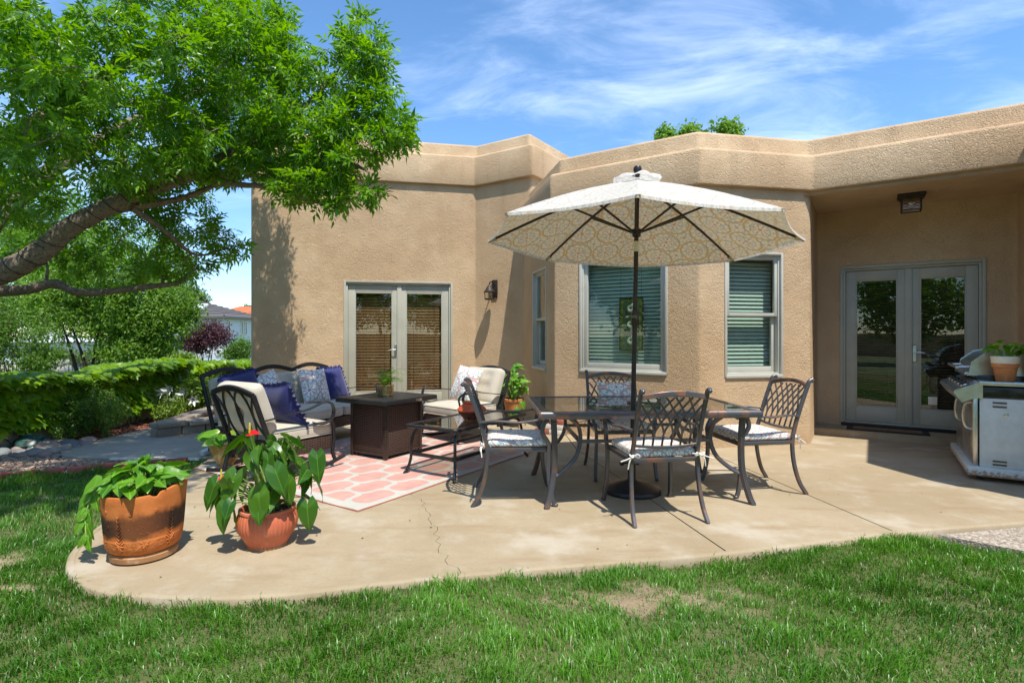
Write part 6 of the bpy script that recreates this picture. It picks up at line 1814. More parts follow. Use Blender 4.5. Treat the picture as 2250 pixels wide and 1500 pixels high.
# ------------------------------------------------------------------ vine covered garden wall
def lobed_leaf(sz):
    o = [(0, 0), (.28, -.10), (.50, .18), (.36, .38), (.40, .66), (.16, .70), (0, 1.05), (-.16, .70), (-.40, .66), (-.36, .38), (-.50, .18), (-.28, -.10)]
    mb = MB(); vs = [V(0, .35, .05) * sz] + [V(x, y, .05 - .16 * abs(x) - .10 * y * y) * sz for x, y in o]; n = len(o)
    mb.add(vs, [(0, 1 + i, 1 + (i + 1) % n) for i in range(n)]); return mb
def vine_wall(label, vlabel, path, top, base_z, n_leaf, seed, singles, thick=.22, skirt=.16, lf=.085):
    rg = random.Random(seed); r = np.random.default_rng(seed); q = spline(path, 8)
    w = thing('garden_wall', label, 'wall', (q[len(q) // 2].x, q[len(q) // 2].y, base_z))
    mb = MB(); n = len(q); rows = []
    for i in range(n):
        t = (q[min(i + 1, n - 1)] - q[max(i - 1, 0)]).normalized(); nn = V(t.y, -t.x, 0) * .09; hz = top * .86
        rows.append([q[i] + nn + V(0, 0, base_z - .15), q[i] + nn + V(0, 0, hz), q[i] - nn + V(0, 0, hz), q[i] - nn + V(0, 0, base_z - .15)])
    mb.grid(rows); mb.add([rows[-1][0], rows[-1][1], rows[-1][2], rows[-1][3]], [(0, 1, 2, 3)]); mb.build('render', M['wallrender'], w, True, angle=30)
    v = thing('climbing_vine', vlabel, 'vine', (q[n // 2].x + .15, q[n // 2].y, base_z))
    cum = [0]
    for a, b in zip(q[:-1], q[1:]): cum.append(cum[-1] + (b - a).length)
    st = MB()
    for k in range(int(cum[-1] * 6)):
        s_ = rg.uniform(0, cum[-1]); p, t = at_len(q, cum, s_); nn = V(t.y, -t.x, 0); z = base_z; pts = []
        while z < top * .9 and len(pts) < 9:
            pts.append(p + nn * (.095 + rg.uniform(0, .01)) + V(0, 0, z)); p = p + t * rg.uniform(-.11, .11); z += rg.uniform(.07, .14)
        if len(pts) > 2: st.tube(spline(pts, 3), .0045, 5)
    st.build('stems', M['darkstem'], v, True)['kind'] = 'stuff'
    C, A, N_ = [], [], []
    for k in range(n_leaf):
        s_ = rg.uniform(0, cum[-1]); p, t = at_len(q, cum, s_); nn = V(t.y, -t.x, 0)
        bulge = .7 + .35 * math.sin(s_ * 2.3 + seed) + .25 * math.sin(s_ * 5.1)
        u = rg.random()
        if u < .58:                                                # face
            h = skirt + (top - skirt) * rg.random() ** .8 + .05 * math.sin(s_ * 3.3); prof_ = math.sin(math.pi * min(1, max(.08, h / top))) * .6 + .4
            c = p + nn * (.09 + thick * rg.uniform(.35, 1) * bulge * (.35 + 1.05 * max(0, 1 - h / top))) + V(0, 0, h); ax = (nn * .85 + V(0, 0, -.75) + t * rg.uniform(-.6, .6)); nr = nn * .7 + V(0, 0, .9)
        else:                                                      # top
            c = p + nn * rg.uniform(-.25, .30) * (1 + .3 * bulge) + V(0, 0, top + .09 * bulge - .10 * rg.random() + .05 * math.sin(s_ * 1.3)); ax = nn * rg.uniform(-.2, 1) + V(0, 0, -.35) + t * rg.uniform(-.8, .8); nr = V(0, 0, 1) + nn * .4
        C.append(c); A.append(ax.normalized() + V(rg.gauss(0, .2), rg.gauss(0, .2), rg.gauss(0, .2))); N_.append((nr.normalized() + V(rg.gauss(0, .3), rg.gauss(0, .3), rg.gauss(0, .3))).normalized())
    # the leaves that show largest are single objects, the rest one mass
    order = sorted(range(n_leaf), key=lambda i: C[i].y + (0 if C[i].z > .3 else .3) - .4 * rg.random())
    if singles:
        vis = [i for i in order if -.95 < C[i].x / C[i].y < -.45 ][:singles * 3]
        vis = vis[::3][:singles]
        one = lobed_leaf(1.0); one_o = None; sset = set(vis)
        for i in vis:
            if one_o is None: o = one.build('leaf', M['vineleaf_obj'], v, angle=180); one_o = o.data
            else: o = link('leaf', one_o, v)
            y_ = A[i].normalized(); x_ = y_.cross(N_[i]).normalized(); z_ = x_.cross(y_); sz = lf * rg.uniform(.9, 1.4)
            o.matrix_parent_inverse = wmat(v).inverted()
            o.matrix_basis = Matrix.Translation(C[i] + V(.04, -.01, .01)) @ Matrix((x_, y_, z_)).transposed().to_4x4() @ Matrix.Scale(sz, 4)
    else: sset = set()
    idx = [i for i in range(n_leaf) if i not in sset]
    base = np.array(lobed_leaf(1.0).v); fb = np.array(lobed_leaf(1.0).f)
    a = unit(np.array([tuple(A[i]) for i in idx])); nr = np.array([tuple(N_[i]) for i in idx]); x_ = unit(np.cross(a, nr)); z_ = np.cross(x_, a)
    sz = r.uniform(.7, 1.35, len(idx)) * lf; c = np.array([tuple(C[i]) for i in idx])
    P_ = c[:, None, :] + sz[:, None, None] * (base[None, :, 0:1] * x_[:, None] + base[None, :, 1:2] * a[:, None] + base[None, :, 2:3] * z_[:, None])
    fo = (np.arange(len(idx))[:, None, None] * len(base) + fb[None]).reshape(-1, 3)
    tb = np.clip(.45 + .2 * np.sin(c[:, 1] * 2) + r.normal(0, .2, len(idx)) + np.clip((c[:, 2] - top) * 2, -.1, .3), 0, 1)
    col = np.ones((len(idx) * len(base), 4)); col[:, 0] = np.repeat(tb, len(base))
    link('foliage', mesh_np('foliage', P_.reshape(-1, 3), fo, 3, M['vineleaf'], col), v, True)['kind'] = 'stuff'
vine_wall('low rendered garden wall mostly hidden under vines at the left', 'bright green vine covering the low wall at the left', [V(-6.75, 4.2, 0), V(-6.25, 5.4, 0), V(-5.95, 6.3, 0), V(-5.82, 7.2, 0), V(-5.85, 8.6, 0), V(-6.05, 9.9, 0)], .80, -.05, 9000, 61, 280, lf=.115)
vine_wall('far garden wall covered by vines next to the house corner', 'sunlit vine covering the far wall next to the house corner', [V(-6.35, 10.4, 0), V(-6.6, 12.2, 0), V(-7.0, 15.0, 0), V(-7.3, 18, 0)], .60, -.1, 6500, 62, 0, .18, lf=.10)

# ------------------------------------------------------------------ small bed plants
def bushlet(label, x, d, rx, rz, n, ln, seed, mat='shrubleaf', name='low_shrub', group='low plants along the mulch bed'):
    return simple_tree(name, label, (x, d, -.04), 5, [((x, d, rz * .62), (rx, rx * .9, rz * .6), 1)], M[mat], M['darkstem'], 60, n, ln, seed, 'plant', group, .006, .5, .1, .04)
bushlet('leafy green shrub spilling over the path edge below the vines', -5.36, 7.05, .42, .52, 3800, .035, 71)
bushlet('dark leafy shrub between the stones and the vine wall', -5.55, 6.85, .34, .42, 2400, .035, 72)
bushlet('small bright green mound in the mulch bed', -5.22, 8.35, .24, .26, 1500, .04, 73, 'fern')
bushlet('leafy lily clump nearest the raised bed', -5.30, 9.1, .26, .46, 1500, .06, 74, 'fern')
bushlet('leafy lily clump near the far end of the bed', -5.45, 9.8, .30, .50, 1500, .06, 75, 'fern')
def lily(label, p, seed):
    rg = random.Random(seed); t = thing('white_lily', label, 'flower', (p.x, p.y, -.03), 0, 'white lilies in the mulch bed')
    mb = MB(); mb.tube(spline([V(p.x, p.y, -.03), V(p.x + .02, p.y, p.z * .5), p], 5), .006, 6); mb.build('stem', M['stem'], t, True)
    a = rg.uniform(-2.6, -.6); d = V(math.cos(a), math.sin(a), -.15).normalized(); x_ = d.orthogonal().normalized(); y_ = d.cross(x_)
    for k in range(6):
        an = k * math.pi / 3; o = x_ * math.cos(an) + y_ * math.sin(an); w = d.cross(o) * .022; mb = MB(); rows = []
        for i in range(6):
            u = i / 5; c = p + d * (.13 * u) + o * (.012 + .030 * u + .055 * u ** 3); ww = w * math.sin(math.pi * min(.97, u * .82 + .12)); rows.append([c - ww, c + o * -.004, c + ww])
        mb.grid(rows); mb.build('petal', M['whiteflower'], t, True)
for k, (x, y, d) in enumerate(((366, 858, 8.5), (378, 852, 8.7), (402, 866, 8.8), (414, 858, 9.0), (428, 862, 9.1), (384, 878, 8.5), (424, 876, 8.9))):
    lily(['white lily highest at the left of the lily group', 'white lily just right of the highest bloom', 'white lily in the middle of the group', 'white lily leaning right of the middle', 'white lily at the right end of the group', 'low white lily under the left blooms', 'low white lily under the right blooms'][k], PD(x, y, d), 80 + k)
def iris():
    rg = random.Random(90); p = PZ(456, 868, 0); t = thing('iris_clump', 'clump of upright sword shaped leaves by the far wall', 'plant', (p.x, p.y, -.04))
    for k in range(34):
        b = V(p.x + rg.gauss(0, .10), p.y + rg.gauss(0, .12), -.04); h = rg.uniform(.35, .65); ln = V(rg.gauss(0, .14), rg.gauss(0, .14), 0)
        mb = MB(); w = V(rg.uniform(-1, 1), rg.uniform(-1, 1), 0).normalized() * .011; rows = []
        for i in range(5):
            u = i / 4; c = b + V(0, 0, h * u) + ln * u * u; rows.append([c - w * (1 - u ** 3), c + w * (1 - u ** 3)])
        mb.grid(rows); mb.build('leaf', M['stem'], t, True)
iris()

# ------------------------------------------------------------------ potted plants
def heart_leaf(L, Wd, lobe=.22, fold=.18, droop=.25, notch=.10):
    """heart shaped leaf from its stalk at the origin along +y"""
    mb = MB(); ts = [-lobe, -lobe * .55, 0, .18, .40, .62, .82, 1.0]
    def half(t):
        if t < 0: return Wd / 2 * (.62 + .30 * (1 + t / lobe)) 
        return Wd / 2 * (1 - t ** 1.7) ** .85 * (1.0 + .12 * math.sin(math.pi * t))
    for s in (-1, 1):
        rows = []
        for t in ts:
            w = half(t) if t > -lobe else Wd / 2 * .50; inn = 0 if t >= 0 else Wd * notch * (-t / lobe) + (Wd * .13 if t <= -lobe else 0)
            row = []
            for k in (0, .5, 1.0):
                x = inn + (w - inn) * k; z = fold * x * (1 - .25 * k) - droop * L * max(0, t) ** 2 + .012 * math.sin(9 * t + k * 2) * Wd / .1 * .3
                row.append(V(s * x, t * L, z))
            rows.append(row if s > 0 else row[::-1])
        mb.grid(rows)
    return mb
def potted(t, mat, origin, leaves, seed, variants, stem_mat):
    """leaves: list of (base point, leaf axis, normal, scale, stalk start); local to the pot's Empty"""
    rg = random.Random(seed); st = MB(); meshes = [None] * len(variants)
    for (p, ax, nr, sc, s0) in leaves:
        k = rg.randrange(len(variants))
        if meshes[k] is None: o = variants[k].build('leaf', mat, t, angle=180); meshes[k] = o.data
        else: o = link('leaf', meshes[k], t)
        y_ = ax.normalized(); x_ = y_.cross(nr)
        x_ = x_.normalized() if x_.length > 1e-4 else y_.orthogonal().normalized(); z_ = x_.cross(y_)
        o.matrix_basis = Matrix.Translation(p) @ Matrix((x_, y_, z_)).transposed().to_4x4() @ Matrix.Scale(sc, 4)
        if s0 is not None:
            m_ = s0.lerp(p, .55) + V(0, 0, .25 * (p - s0).length * .5); st.tube(spline([s0, m_, p], 5), [.0042] * 6 + [.0030] * 5, 6, cap=False)
    if st.v: st.build('stems', stem_mat, t)['kind'] = 'stuff'
def anthurium():
    c = PZ(588, 1195); rg = random.Random(14)
    t = thing('potted_anthurium', 'anthurium with red flowers in a ribbed salmon clay pot', 'potted plant', (c.x, c.y, 0))
    mb = MB(); prof_ = [(.105, 0), (.115, .004), (.118, .02), (.135, .05), (.165, .10), (.177, .145), (.172, .19), (.160, .215)]
    mb.lathe(prof_, 176, ribs=44, amp=.016); pot = mb.build('pot', M['salmon'], t, angle=80)
    mb = MB(); mb.lathe([(.160, .212), (.166, .222), (.164, .234), (.152, .236), (.146, .225), (.145, .19)], 48, cap0=False); mb.build('rim', M['salmon'], t)
    mb = MB(); mb.lathe([(.112, -.0), (.119, .0), (.119, .016), (.112, .017)], 48, cap0=False); mb.build('foot_ring', M['saucer'], t)
    mb = MB(); mb.lathe([(.146, .20), (.10, .205), (.0, .212)], 24, cap0=False); mb.build('soil', M['soil'], t)
    lv = []
    for k in range(58):
        a = rg.uniform(0, 2 * math.pi); tier = rg.random(); rad = .05 + .26 * rg.random() ** .75 * (1 - .45 * tier); h = .34 + .33 * tier + rg.uniform(-.04, .05)
        if rad > .20: h -= .05 * rg.random()
        o = V(math.cos(a), math.sin(a), 0); p = o * rad + V(0, 0, h)
        ax = o * rg.uniform(.15, .9) + V(0, 0, -rg.uniform(.2, 1.2)) + V(rg.gauss(0, .4), rg.gauss(0, .4), 0)
        if tier > .75: ax.z *= .7
        nr = o * 1.0 + V(0, 0, .6) + V(rg.gauss(0, .45), rg.gauss(0, .45), 0); lv.append((p, ax, nr, rg.uniform(.62, 1.0) * (1.0 if tier < .7 else .85), V(rg.uniform(-.05, .05), rg.uniform(-.05, .05), .21)))
    for (x, y, z, dx, dz) in ((.27, -.06, .27, .1, -1), (-.16, -.19, .30, -.1, -1), (.05, -.22, .38, .1, -1), (-.29, -.05, .40, -.35, -.9), (-.12, -.16, .47, -.25, -.8), (.17, -.12, .42, .2, -1), (.30, .02, .55, .15, -1), (-.26, .0, .33, -.4, -.8)):
        lv.append((V(x, y, z), V(dx, -.25, dz), V(x * .6, -1, .45), rg.uniform(.85, 1.05), V(0, 0, .21)))
    var = [heart_leaf(.185, .125, .26, .22, .30), heart_leaf(.20, .115, .24, .28, .22), heart_leaf(.165, .12, .28, .18, .38)]
    potted(t, M['anthurium'], c, lv, 3, var, M['stem'])
    for p, d in ((V(-.065, -.10, .705), V(-.2, -.6, .45)), (V(-.215, -.14, .435), V(.3, -.7, .2))):
        fl = heart_leaf(.07, .06, .25, .15, .15); o = fl.build('red_spathe', M['redflower'], t, angle=180); y_ = V(-d.y, d.x, 0.1).normalized(); z_ = V(0, -.45, .9); x_ = y_.cross(z_).normalized(); z_ = x_.cross(y_)
        o.matrix_basis = Matrix.Translation(p) @ Matrix((x_, y_, z_)).transposed().to_4x4()
        mb = MB(); mb.tube([p + V(0, 0, .004), p + V(.004, -.004, .03), p + V(.005, -.006, .065)], [.006, .0065, .004], 8); mb.build('spadix', M['yellow'], t)
        mb = MB(); mb.tube(spline([V(0, 0, .21), p.lerp(V(0, 0, .21), .5) + V(0, -.02, .05), p], 5), .0034, 6); mb.build('flower_stalk', M['stem'], t)
anthurium()

def big_pot():
    c = PZ(318, 1218); rg = random.Random(6); t = thing('relief_pot_pothos', 'pothos in a smoke stained terracotta pot with cactus reliefs', 'potted plant', (c.x, c.y, 0))
    mb = MB(); mb.lathe([(.152, 0), (.171, .012), (.174, .040), (.163, .052), (.158, .05)], 48, cap1=True); mb.build('saucer', M['saucer'], t)
    # pot with a wavy, chipped rim
    prof_ = [(.160, .053), (.182, .075), (.192, .11), (.199, .17), (.204, .23), (.209, .30), (.213, .355), (.217, .385), (.215, .398), (.203, .400), (.194, .386), (.190, .32)]
    seg = 72; vs, fs = [], []
    for (r_, z) in prof_:
        for k in range(seg):
            a = k * 2 * math.pi / seg; w = .006 * math.sin(3 * a + 1) + .005 * math.cos(2 * a - .3); zz = z + (w + .016 * math.cos(a - .15)) * max(0, (z - .2) / .17); ch = .018 * math.exp(-((a - 5.55) / .07) ** 2) * max(0, (z - .3) / .07)
            rr_ = r_ * (1 + .012 * math.sin(5 * a)); vs.append((rr_ * math.cos(a), rr_ * math.sin(a), zz - ch))
    for i in range(len(prof_) - 1):
        for k in range(seg): a_, b_ = i * seg + k, i * seg + (k + 1) % seg; fs.append((a_, b_, b_ + seg, a_ + seg))
    mb = MB(); mb.add(vs, fs); pot = mb.build('pot', M['relief'], t, angle=70)
    def surf(a, z):
        r_ = np.interp(z, [p[1] for p in prof_[:8]], [p[0] for p in prof_[:8]]); return V(r_ * math.cos(a), r_ * math.sin(a), z), V(math.cos(a), math.sin(a), 0)
    for a in (-2.25, -1.62, -.98, -.3, -2.9):                     # saguaro reliefs
        mb = MB(); h0, h1 = .115, rg.uniform(.25, .285); stem = [surf(a + rg.uniform(-.01, .01), h0 + (h1 - h0) * i / 8)[0] for i in range(9)]
        for i in range(9):
            p, n = surf(a, h0 + (h1 - h0) * i / 8)
            for s in (-1, 1):
                wd = .022 * (1 - i / 9.5) + .003; q, n2 = surf(a + s * wd / .22, h0 + (h1 - h0) * i / 8 + .022); mb.tube([p - n * .001, p.lerp(q, .6) + n * rg.uniform(.0, .003), q - n * .001], [.004 * rg.uniform(.6, 1.1), .0032, .0012], 5)
        mb.build('cactus_relief', M['relief'], pot)
        mb = MB()
        for k in range(7):
            an = -math.pi * (k / 6); p, n = surf(a, .118); q, n2 = surf(a + .13 * math.cos(an), .118 - .045 * abs(math.sin(an)) + .028 * abs(math.cos(an))); mb.tube([p - n * .001, p.lerp(q, .6) + n * .003, q - n * .001], [.004, .005, .0018], 5)
        mb.build('agave_relief', M['relief'], pot)
    for a, z in ((-2.0, .31), (-1.3, .30), (-.72, .305), (-2.6, .30), (-1.95, .225)):
        mb = MB(); pts = [surf(a + .03 * math.cos(k * .8) * (1 - k * .06), z + .008 * math.sin(k * .8))[0] * 1.008 for k in range(9)]; mb.tube(pts, .0028, 5); mb.build('swirl_relief', M['relief'], pot)
    mb = MB(); mb.lathe([(.193, .355), (.12, .36), (0, .365)], 30, cap0=False); mb.build('soil', M['soil'], t)
    lv = []
    for k in range(64):
        a = rg.uniform(0, 2 * math.pi); rad = .17 * rg.random() ** .6; o = V(math.cos(a), math.sin(a), 0); h = .405 + .14 * (1 - (rad / .25) ** 2) * rg.uniform(.3, 1) + rg.uniform(-.02, .03)
        ax = o * rg.uniform(.5, 1) + V(rg.gauss(0, .5), rg.gauss(0, .5), rg.uniform(-.35, .25)); nr = V(0, 0, 1) + o * .35 + V(rg.gauss(0, .55), rg.gauss(0, .55) - .2, 0)
        lv.append((o * rad + V(0, 0, h), ax, nr, rg.uniform(.8, 1.15), V(o.x * rad * .35, o.y * rad * .35, .34)))
    trail = [V(-.19, -.08, .41), V(-.23, -.10, .375), V(-.25, -.12, .30), V(-.25, -.13, .23), V(-.23, -.15, .16)]
    for i, p in enumerate(trail):
        for s in (-1, 1): lv.append((p + V(s * .015, 0, 0), V(s * .55 - .3, -.2, -.55 - .1 * i), V(-.4, -1, .5), rg.uniform(.75, 1.0), None))
    for p in (V(-.23, -.06, .44), V(-.26, -.07, .37), V(-.19, -.10, .46), V(-.29, -.07, .31)): lv.append((p, V(-.6, -.2, -.5), V(-.2, -.8, .7), 1.05, V(-.15, -.05, .36)))
    var = [heart_leaf(.105, .092, .18, .25, .25, .06), heart_leaf(.095, .092, .20, -.25, .35, .06), heart_leaf(.112, .085, .18, .45, .10, .06), heart_leaf(.09, .08, .18, .3, .5, .06)]
    potted(t, M['pothos'], c, lv, 4, var, M['stem'])
    mb = MB(); mb.tube(spline([V(-.16, -.05, .37)] + trail, 5), .0035, 6); mb.build('trailing_stem', M['stem'], t)
big_pot()

def pot_plant(name, label, loc, pot_prof, pot_mat, soil_z, soil_r, n, spread, hmax, leaf, mat, seed, rim=None, ribs=0, square=False, drops=()):
    rg = random.Random(seed); t = thing(name, label, 'potted plant', loc); mb = MB()
    mb.lathe(pot_prof, 4 if square else 40, cap0=True); pot = mb.build('pot', pot_mat, t, angle=50)
    if square: pot.matrix_basis = Matrix.Rotation(R(12), 4, 'Z')
    if rim: mb = MB(); mb.lathe(rim[0], 40, cap0=False); mb.build('rim', rim[1], t)
    mb = MB(); mb.lathe([(soil_r, soil_z), (soil_r * .5, soil_z + .004), (0, soil_z + .006)], 20, cap0=False); mb.build('soil', M['soil'], t)
    lv = []
    for k in range(n):
        a = rg.uniform(0, 6.283); u = rg.random() ** .6; o = V(math.cos(a), math.sin(a), 0); h = soil_z + .03 + hmax * (1 - .6 * u * u) * rg.uniform(.35, 1)
        lv.append((o * spread * u + V(0, 0, h), o * rg.uniform(.4, 1) + V(rg.gauss(0, .4), rg.gauss(0, .4), rg.uniform(-.7, .25)), V(0, 0, 1) + o * .5 + V(rg.gauss(0, .3), rg.gauss(0, .3) - .2, 0), rg.uniform(.75, 1.2), V(o.x * .03, o.y * .03, soil_z)))
    for p, ax in drops: lv.append((V(*p), V(*ax), V(0, -1, .5), 1.0, V(0, 0, soil_z)))
    potted(t, M[mat], loc, lv, seed, leaf, M['stem']); return t
pl = [heart_leaf(.11, .085, .14, .2, .2, .05), heart_leaf(.10, .085, .16, .15, .3, .05)]
# ochre pot beside the rocking chair
oc = PZ(497, 1022)
pot_plant('potted_hosta', 'light green broad leaved plant in a glazed ochre pot', (oc.x, oc.y, .0), [(.075, 0), (.08, .02), (.10, .06), (.135, .13), (.152, .19), (.158, .235), (.150, .25), (.140, .25), (.138, .22)], M['ochre'], .225, .14, 16, .15, .10, [heart_leaf(.17, .12, .18, .18, .25, .05)], 'pothos', 41,
          rim=([(.157, .232), (.168, .240), (.170, .254), (.158, .262), (.142, .258), (.140, .23)], M['cream_glaze']), drops=(((-.12, -.05, .30), (-1, -.1, -.05)),))
# pots on the grill counter
gl = V(4.13, 4.90, 0)
q = gl + DA * .24 + NA * .12
tp = [(.062, 0), (.066, .01), (.084, .125), (.095, .128), (.097, .150), (.100, .160)]
def grill_pot(loc, label, seed, n):
    return pot_plant('potted_pothos', label, loc, tp, M['terracotta'], .215, .088, n, .14, .13, pl, 'pothos', seed, rim=([(.092, .150), (.096, .155), (.104, .222), (.100, .226), (.096, .222), (.09, .19)], M['white_glaze']))
grill_pot((q.x, q.y, .883), 'pothos in a terracotta pot with cream top band on the grill', 42, 20)
q = gl + DA * .50 + NA * .22
grill_pot((q.x, q.y, .883), 'pothos in a terracotta pot at the right edge, behind the first grill pot', 43, 18)
# square terracotta pot of pothos by the shaded bay wall, on a low wire stand
sp_ = V(.02, 7.75, 0)
pot_plant('potted_pothos', 'tall pothos in a terracotta pot by the shaded bay wall', (sp_.x, sp_.y, .16), [(.10, 0), (.105, .01), (.135, .20), (.148, .205), (.150, .235), (.14, .24)], M['terracotta'], .22, .125, 70, .20, .48, pl, 'pothos', 44, drops=(((.05, -.16, .12), (.2, -.3, -1)), ((.12, -.14, .2), (.3, -.3, -1))))
ps = thing('plant_stand', 'low black wire plant stand under the pothos by the bay', 'stand', (sp_.x, sp_.y, 0))
mb = MB(); mb.lathe([(.14, .145), (.152, .145), (.152, .158), (.14, .158)], 28, cap0=False); mb.build('ring', M['iron'], ps)
for k in range(4):
    a = k * math.pi / 2 + .4; mb = MB(); mb.tube(spline([V(.145 * math.cos(a), .145 * math.sin(a), .15), V(.16 * math.cos(a), .16 * math.sin(a), .07), V(.19 * math.cos(a), .19 * math.sin(a), .005)], 5), .007, 6); mb.build('leg', M['iron'], ps)
for k in range(2):
    mb = MB(); mb.tube([V(.145 * math.cos(k * 1.571 + .4), .145 * math.sin(k * 1.571 + .4), .148 + k * .004), V(-.145 * math.cos(k * 1.571 + .4), -.145 * math.sin(k * 1.571 + .4), .148 + k * .004)], .005, 5); mb.build('cross_bar', M['iron'], ps)
# teal pot with trailing leaves beside it
tq = V(-.20, 8.0, 0)
pot_plant('potted_pothos', 'small trailing plant in a mottled teal pot near the wall', (tq.x, tq.y, .0), [(.13, 0), (.135, .01), (.115, .20), (.085, .36), (.08, .40), (.09, .405), (.092, .43), (.08, .43)], M['teal'], .41, .08, 14, .12, .10, pl, 'pothos', 45)
# stack of bricks and a timber block by the bay
bs = thing('brick_stack', 'small stack of pale bricks at the foot of the bay wall', 'bricks', (.50, 7.15, 0), R(-33))
for k in range(3):
    for j in range(2):
        mb = MB(); mb.bbox((-.105 + j * .212 + (.03 if k == 1 else 0), .004 * k, .035 + .068 * k), (.205, .10, .064), .006); mb.build('brick', M['block'] if (k + j) % 3 else M['brick'], bs)
# fern in a hammered gold pot on the fire table
fp = PZ(853, 868, .625)
def fern_pot():
    rg = random.Random(15); t = thing('potted_fern', 'small fern in a hammered gold pot on the fire table', 'potted plant', (ftc.x - .02, ftc.y + .02, .6335))
    mb = MB(); mb.lathe([(.078, 0), (.085, .004), (.088, .06), (.094, .112), (.090, .116), (.084, .11), (.082, .09)], 40); mb.build('pot', M['gold'], t)
    mb = MB(); mb.lathe([(.083, .095), (.04, .10), (0, .102)], 20, cap0=False); mb.build('soil', M['soil'], t)
    for k in range(26):
        a = rg.uniform(0, 6.283); o = V(math.cos(a), math.sin(a), 0); L = rg.uniform(.16, .29); up = rg.uniform(.4, 1.2); pts = [V(0, 0, .10) + o * (L * u * (.5 + .5 * u)) + V(0, 0, L * up * 1.7 * (u - .68 * u ** 2.2)) for u in [i / 8 for i in range(9)]]
        mb = MB(); mb.tube(pts, .0016, 4)
        for i in range(1, 9):
            d = (pts[i] - pts[i - 1]).normalized(); s_ = d.cross(V(0, 0, 1)).normalized(); w = .034 * math.sin(math.pi * (i / 9.5) ** .7) + .006
            for s in (-1, 1):
                e = pts[i] + s_ * s * w + d * .012 - V(0, 0, .004); m_ = (pts[i] + e) / 2; mb.add([pts[i], m_ + d * .008, e, m_ - d * .006], [(0, 1, 2, 3)])
        mb.build('frond', M['fernobj'], t)
M['fernobj'] = m_leaf_obj('fern_frond', (.10, .20, .016), (.20, .33, .035), trans=.3, rough=.45)
fern_pot()
# red clay jar with a hoop handle on the coffee table
def clay_jar():
    c = V(-.40, 5.42, .4615); t = thing('clay_jar', 'squat red clay jar with dark painted band on the coffee table', 'jar', c)
    mb = MB(); mb.lathe([(.055, 0), (.07, .004), (.10, .03), (.128, .065), (.140, .085)], 40); mb.build('dark_bowl', M['darkclay'], t)
    mb = MB(); mb.lathe([(.1402, .085), (.147, .096), (.140, .108), (.112, .135), (.085, .155), (.078, .160), (.080, .168), (.085, .172), (.078, .176), (.070, .172), (.068, .15)], 40, cap0=False); mb.build('shoulder', M['redclay'], t)
    mb = MB(); mb.lathe([(.07, .165), (.04, .178), (.012, .183), (0, .184)], 30, cap0=False); mb.build('lid', M['redclay'], t)
    mb = MB(); mb.tube(spline([V(-.115, -.02, .13), V(-.125, -.02, .20), V(-.085, -.02, .245), V(-.03, -.01, .25), V(.0, .0, .235)], 5), .010, 8); mb.build('handle', M['black_metal'], t)
clay_jar()
# little green ceramic turtle among the river stones
def ornament():
    p = PZ(68, 980, 0); t = thing('garden_turtle', 'dark green ceramic turtle ornament among the river stones', 'ornament', (p.x, p.y, -.02))
    mb = MB(); mb.lathe([(.15, .03), (.165, .05), (.14, .10), (.09, .145), (.03, .165), (0, .167)], 26, sx=1.15); mb.build('shell', M['teal'], t)
    mb = MB(); mb.sphere((.19, -.03, .10), .045, 12, 8, (1.3, .9, .8)); mb.tube([V(.12, -.02, .07), V(.18, -.03, .095)], .03, 8); mb.build('head', M['teal'], t)
    for sx, sy in ((1, 1), (1, -1), (-1, 1), (-1, -1)): mb = MB(); mb.sphere((sx * .11, sy * .11, .03), .045, 10, 6, (1.2, 1, .6)); mb.build('foot', M['teal'], t)
ornament()
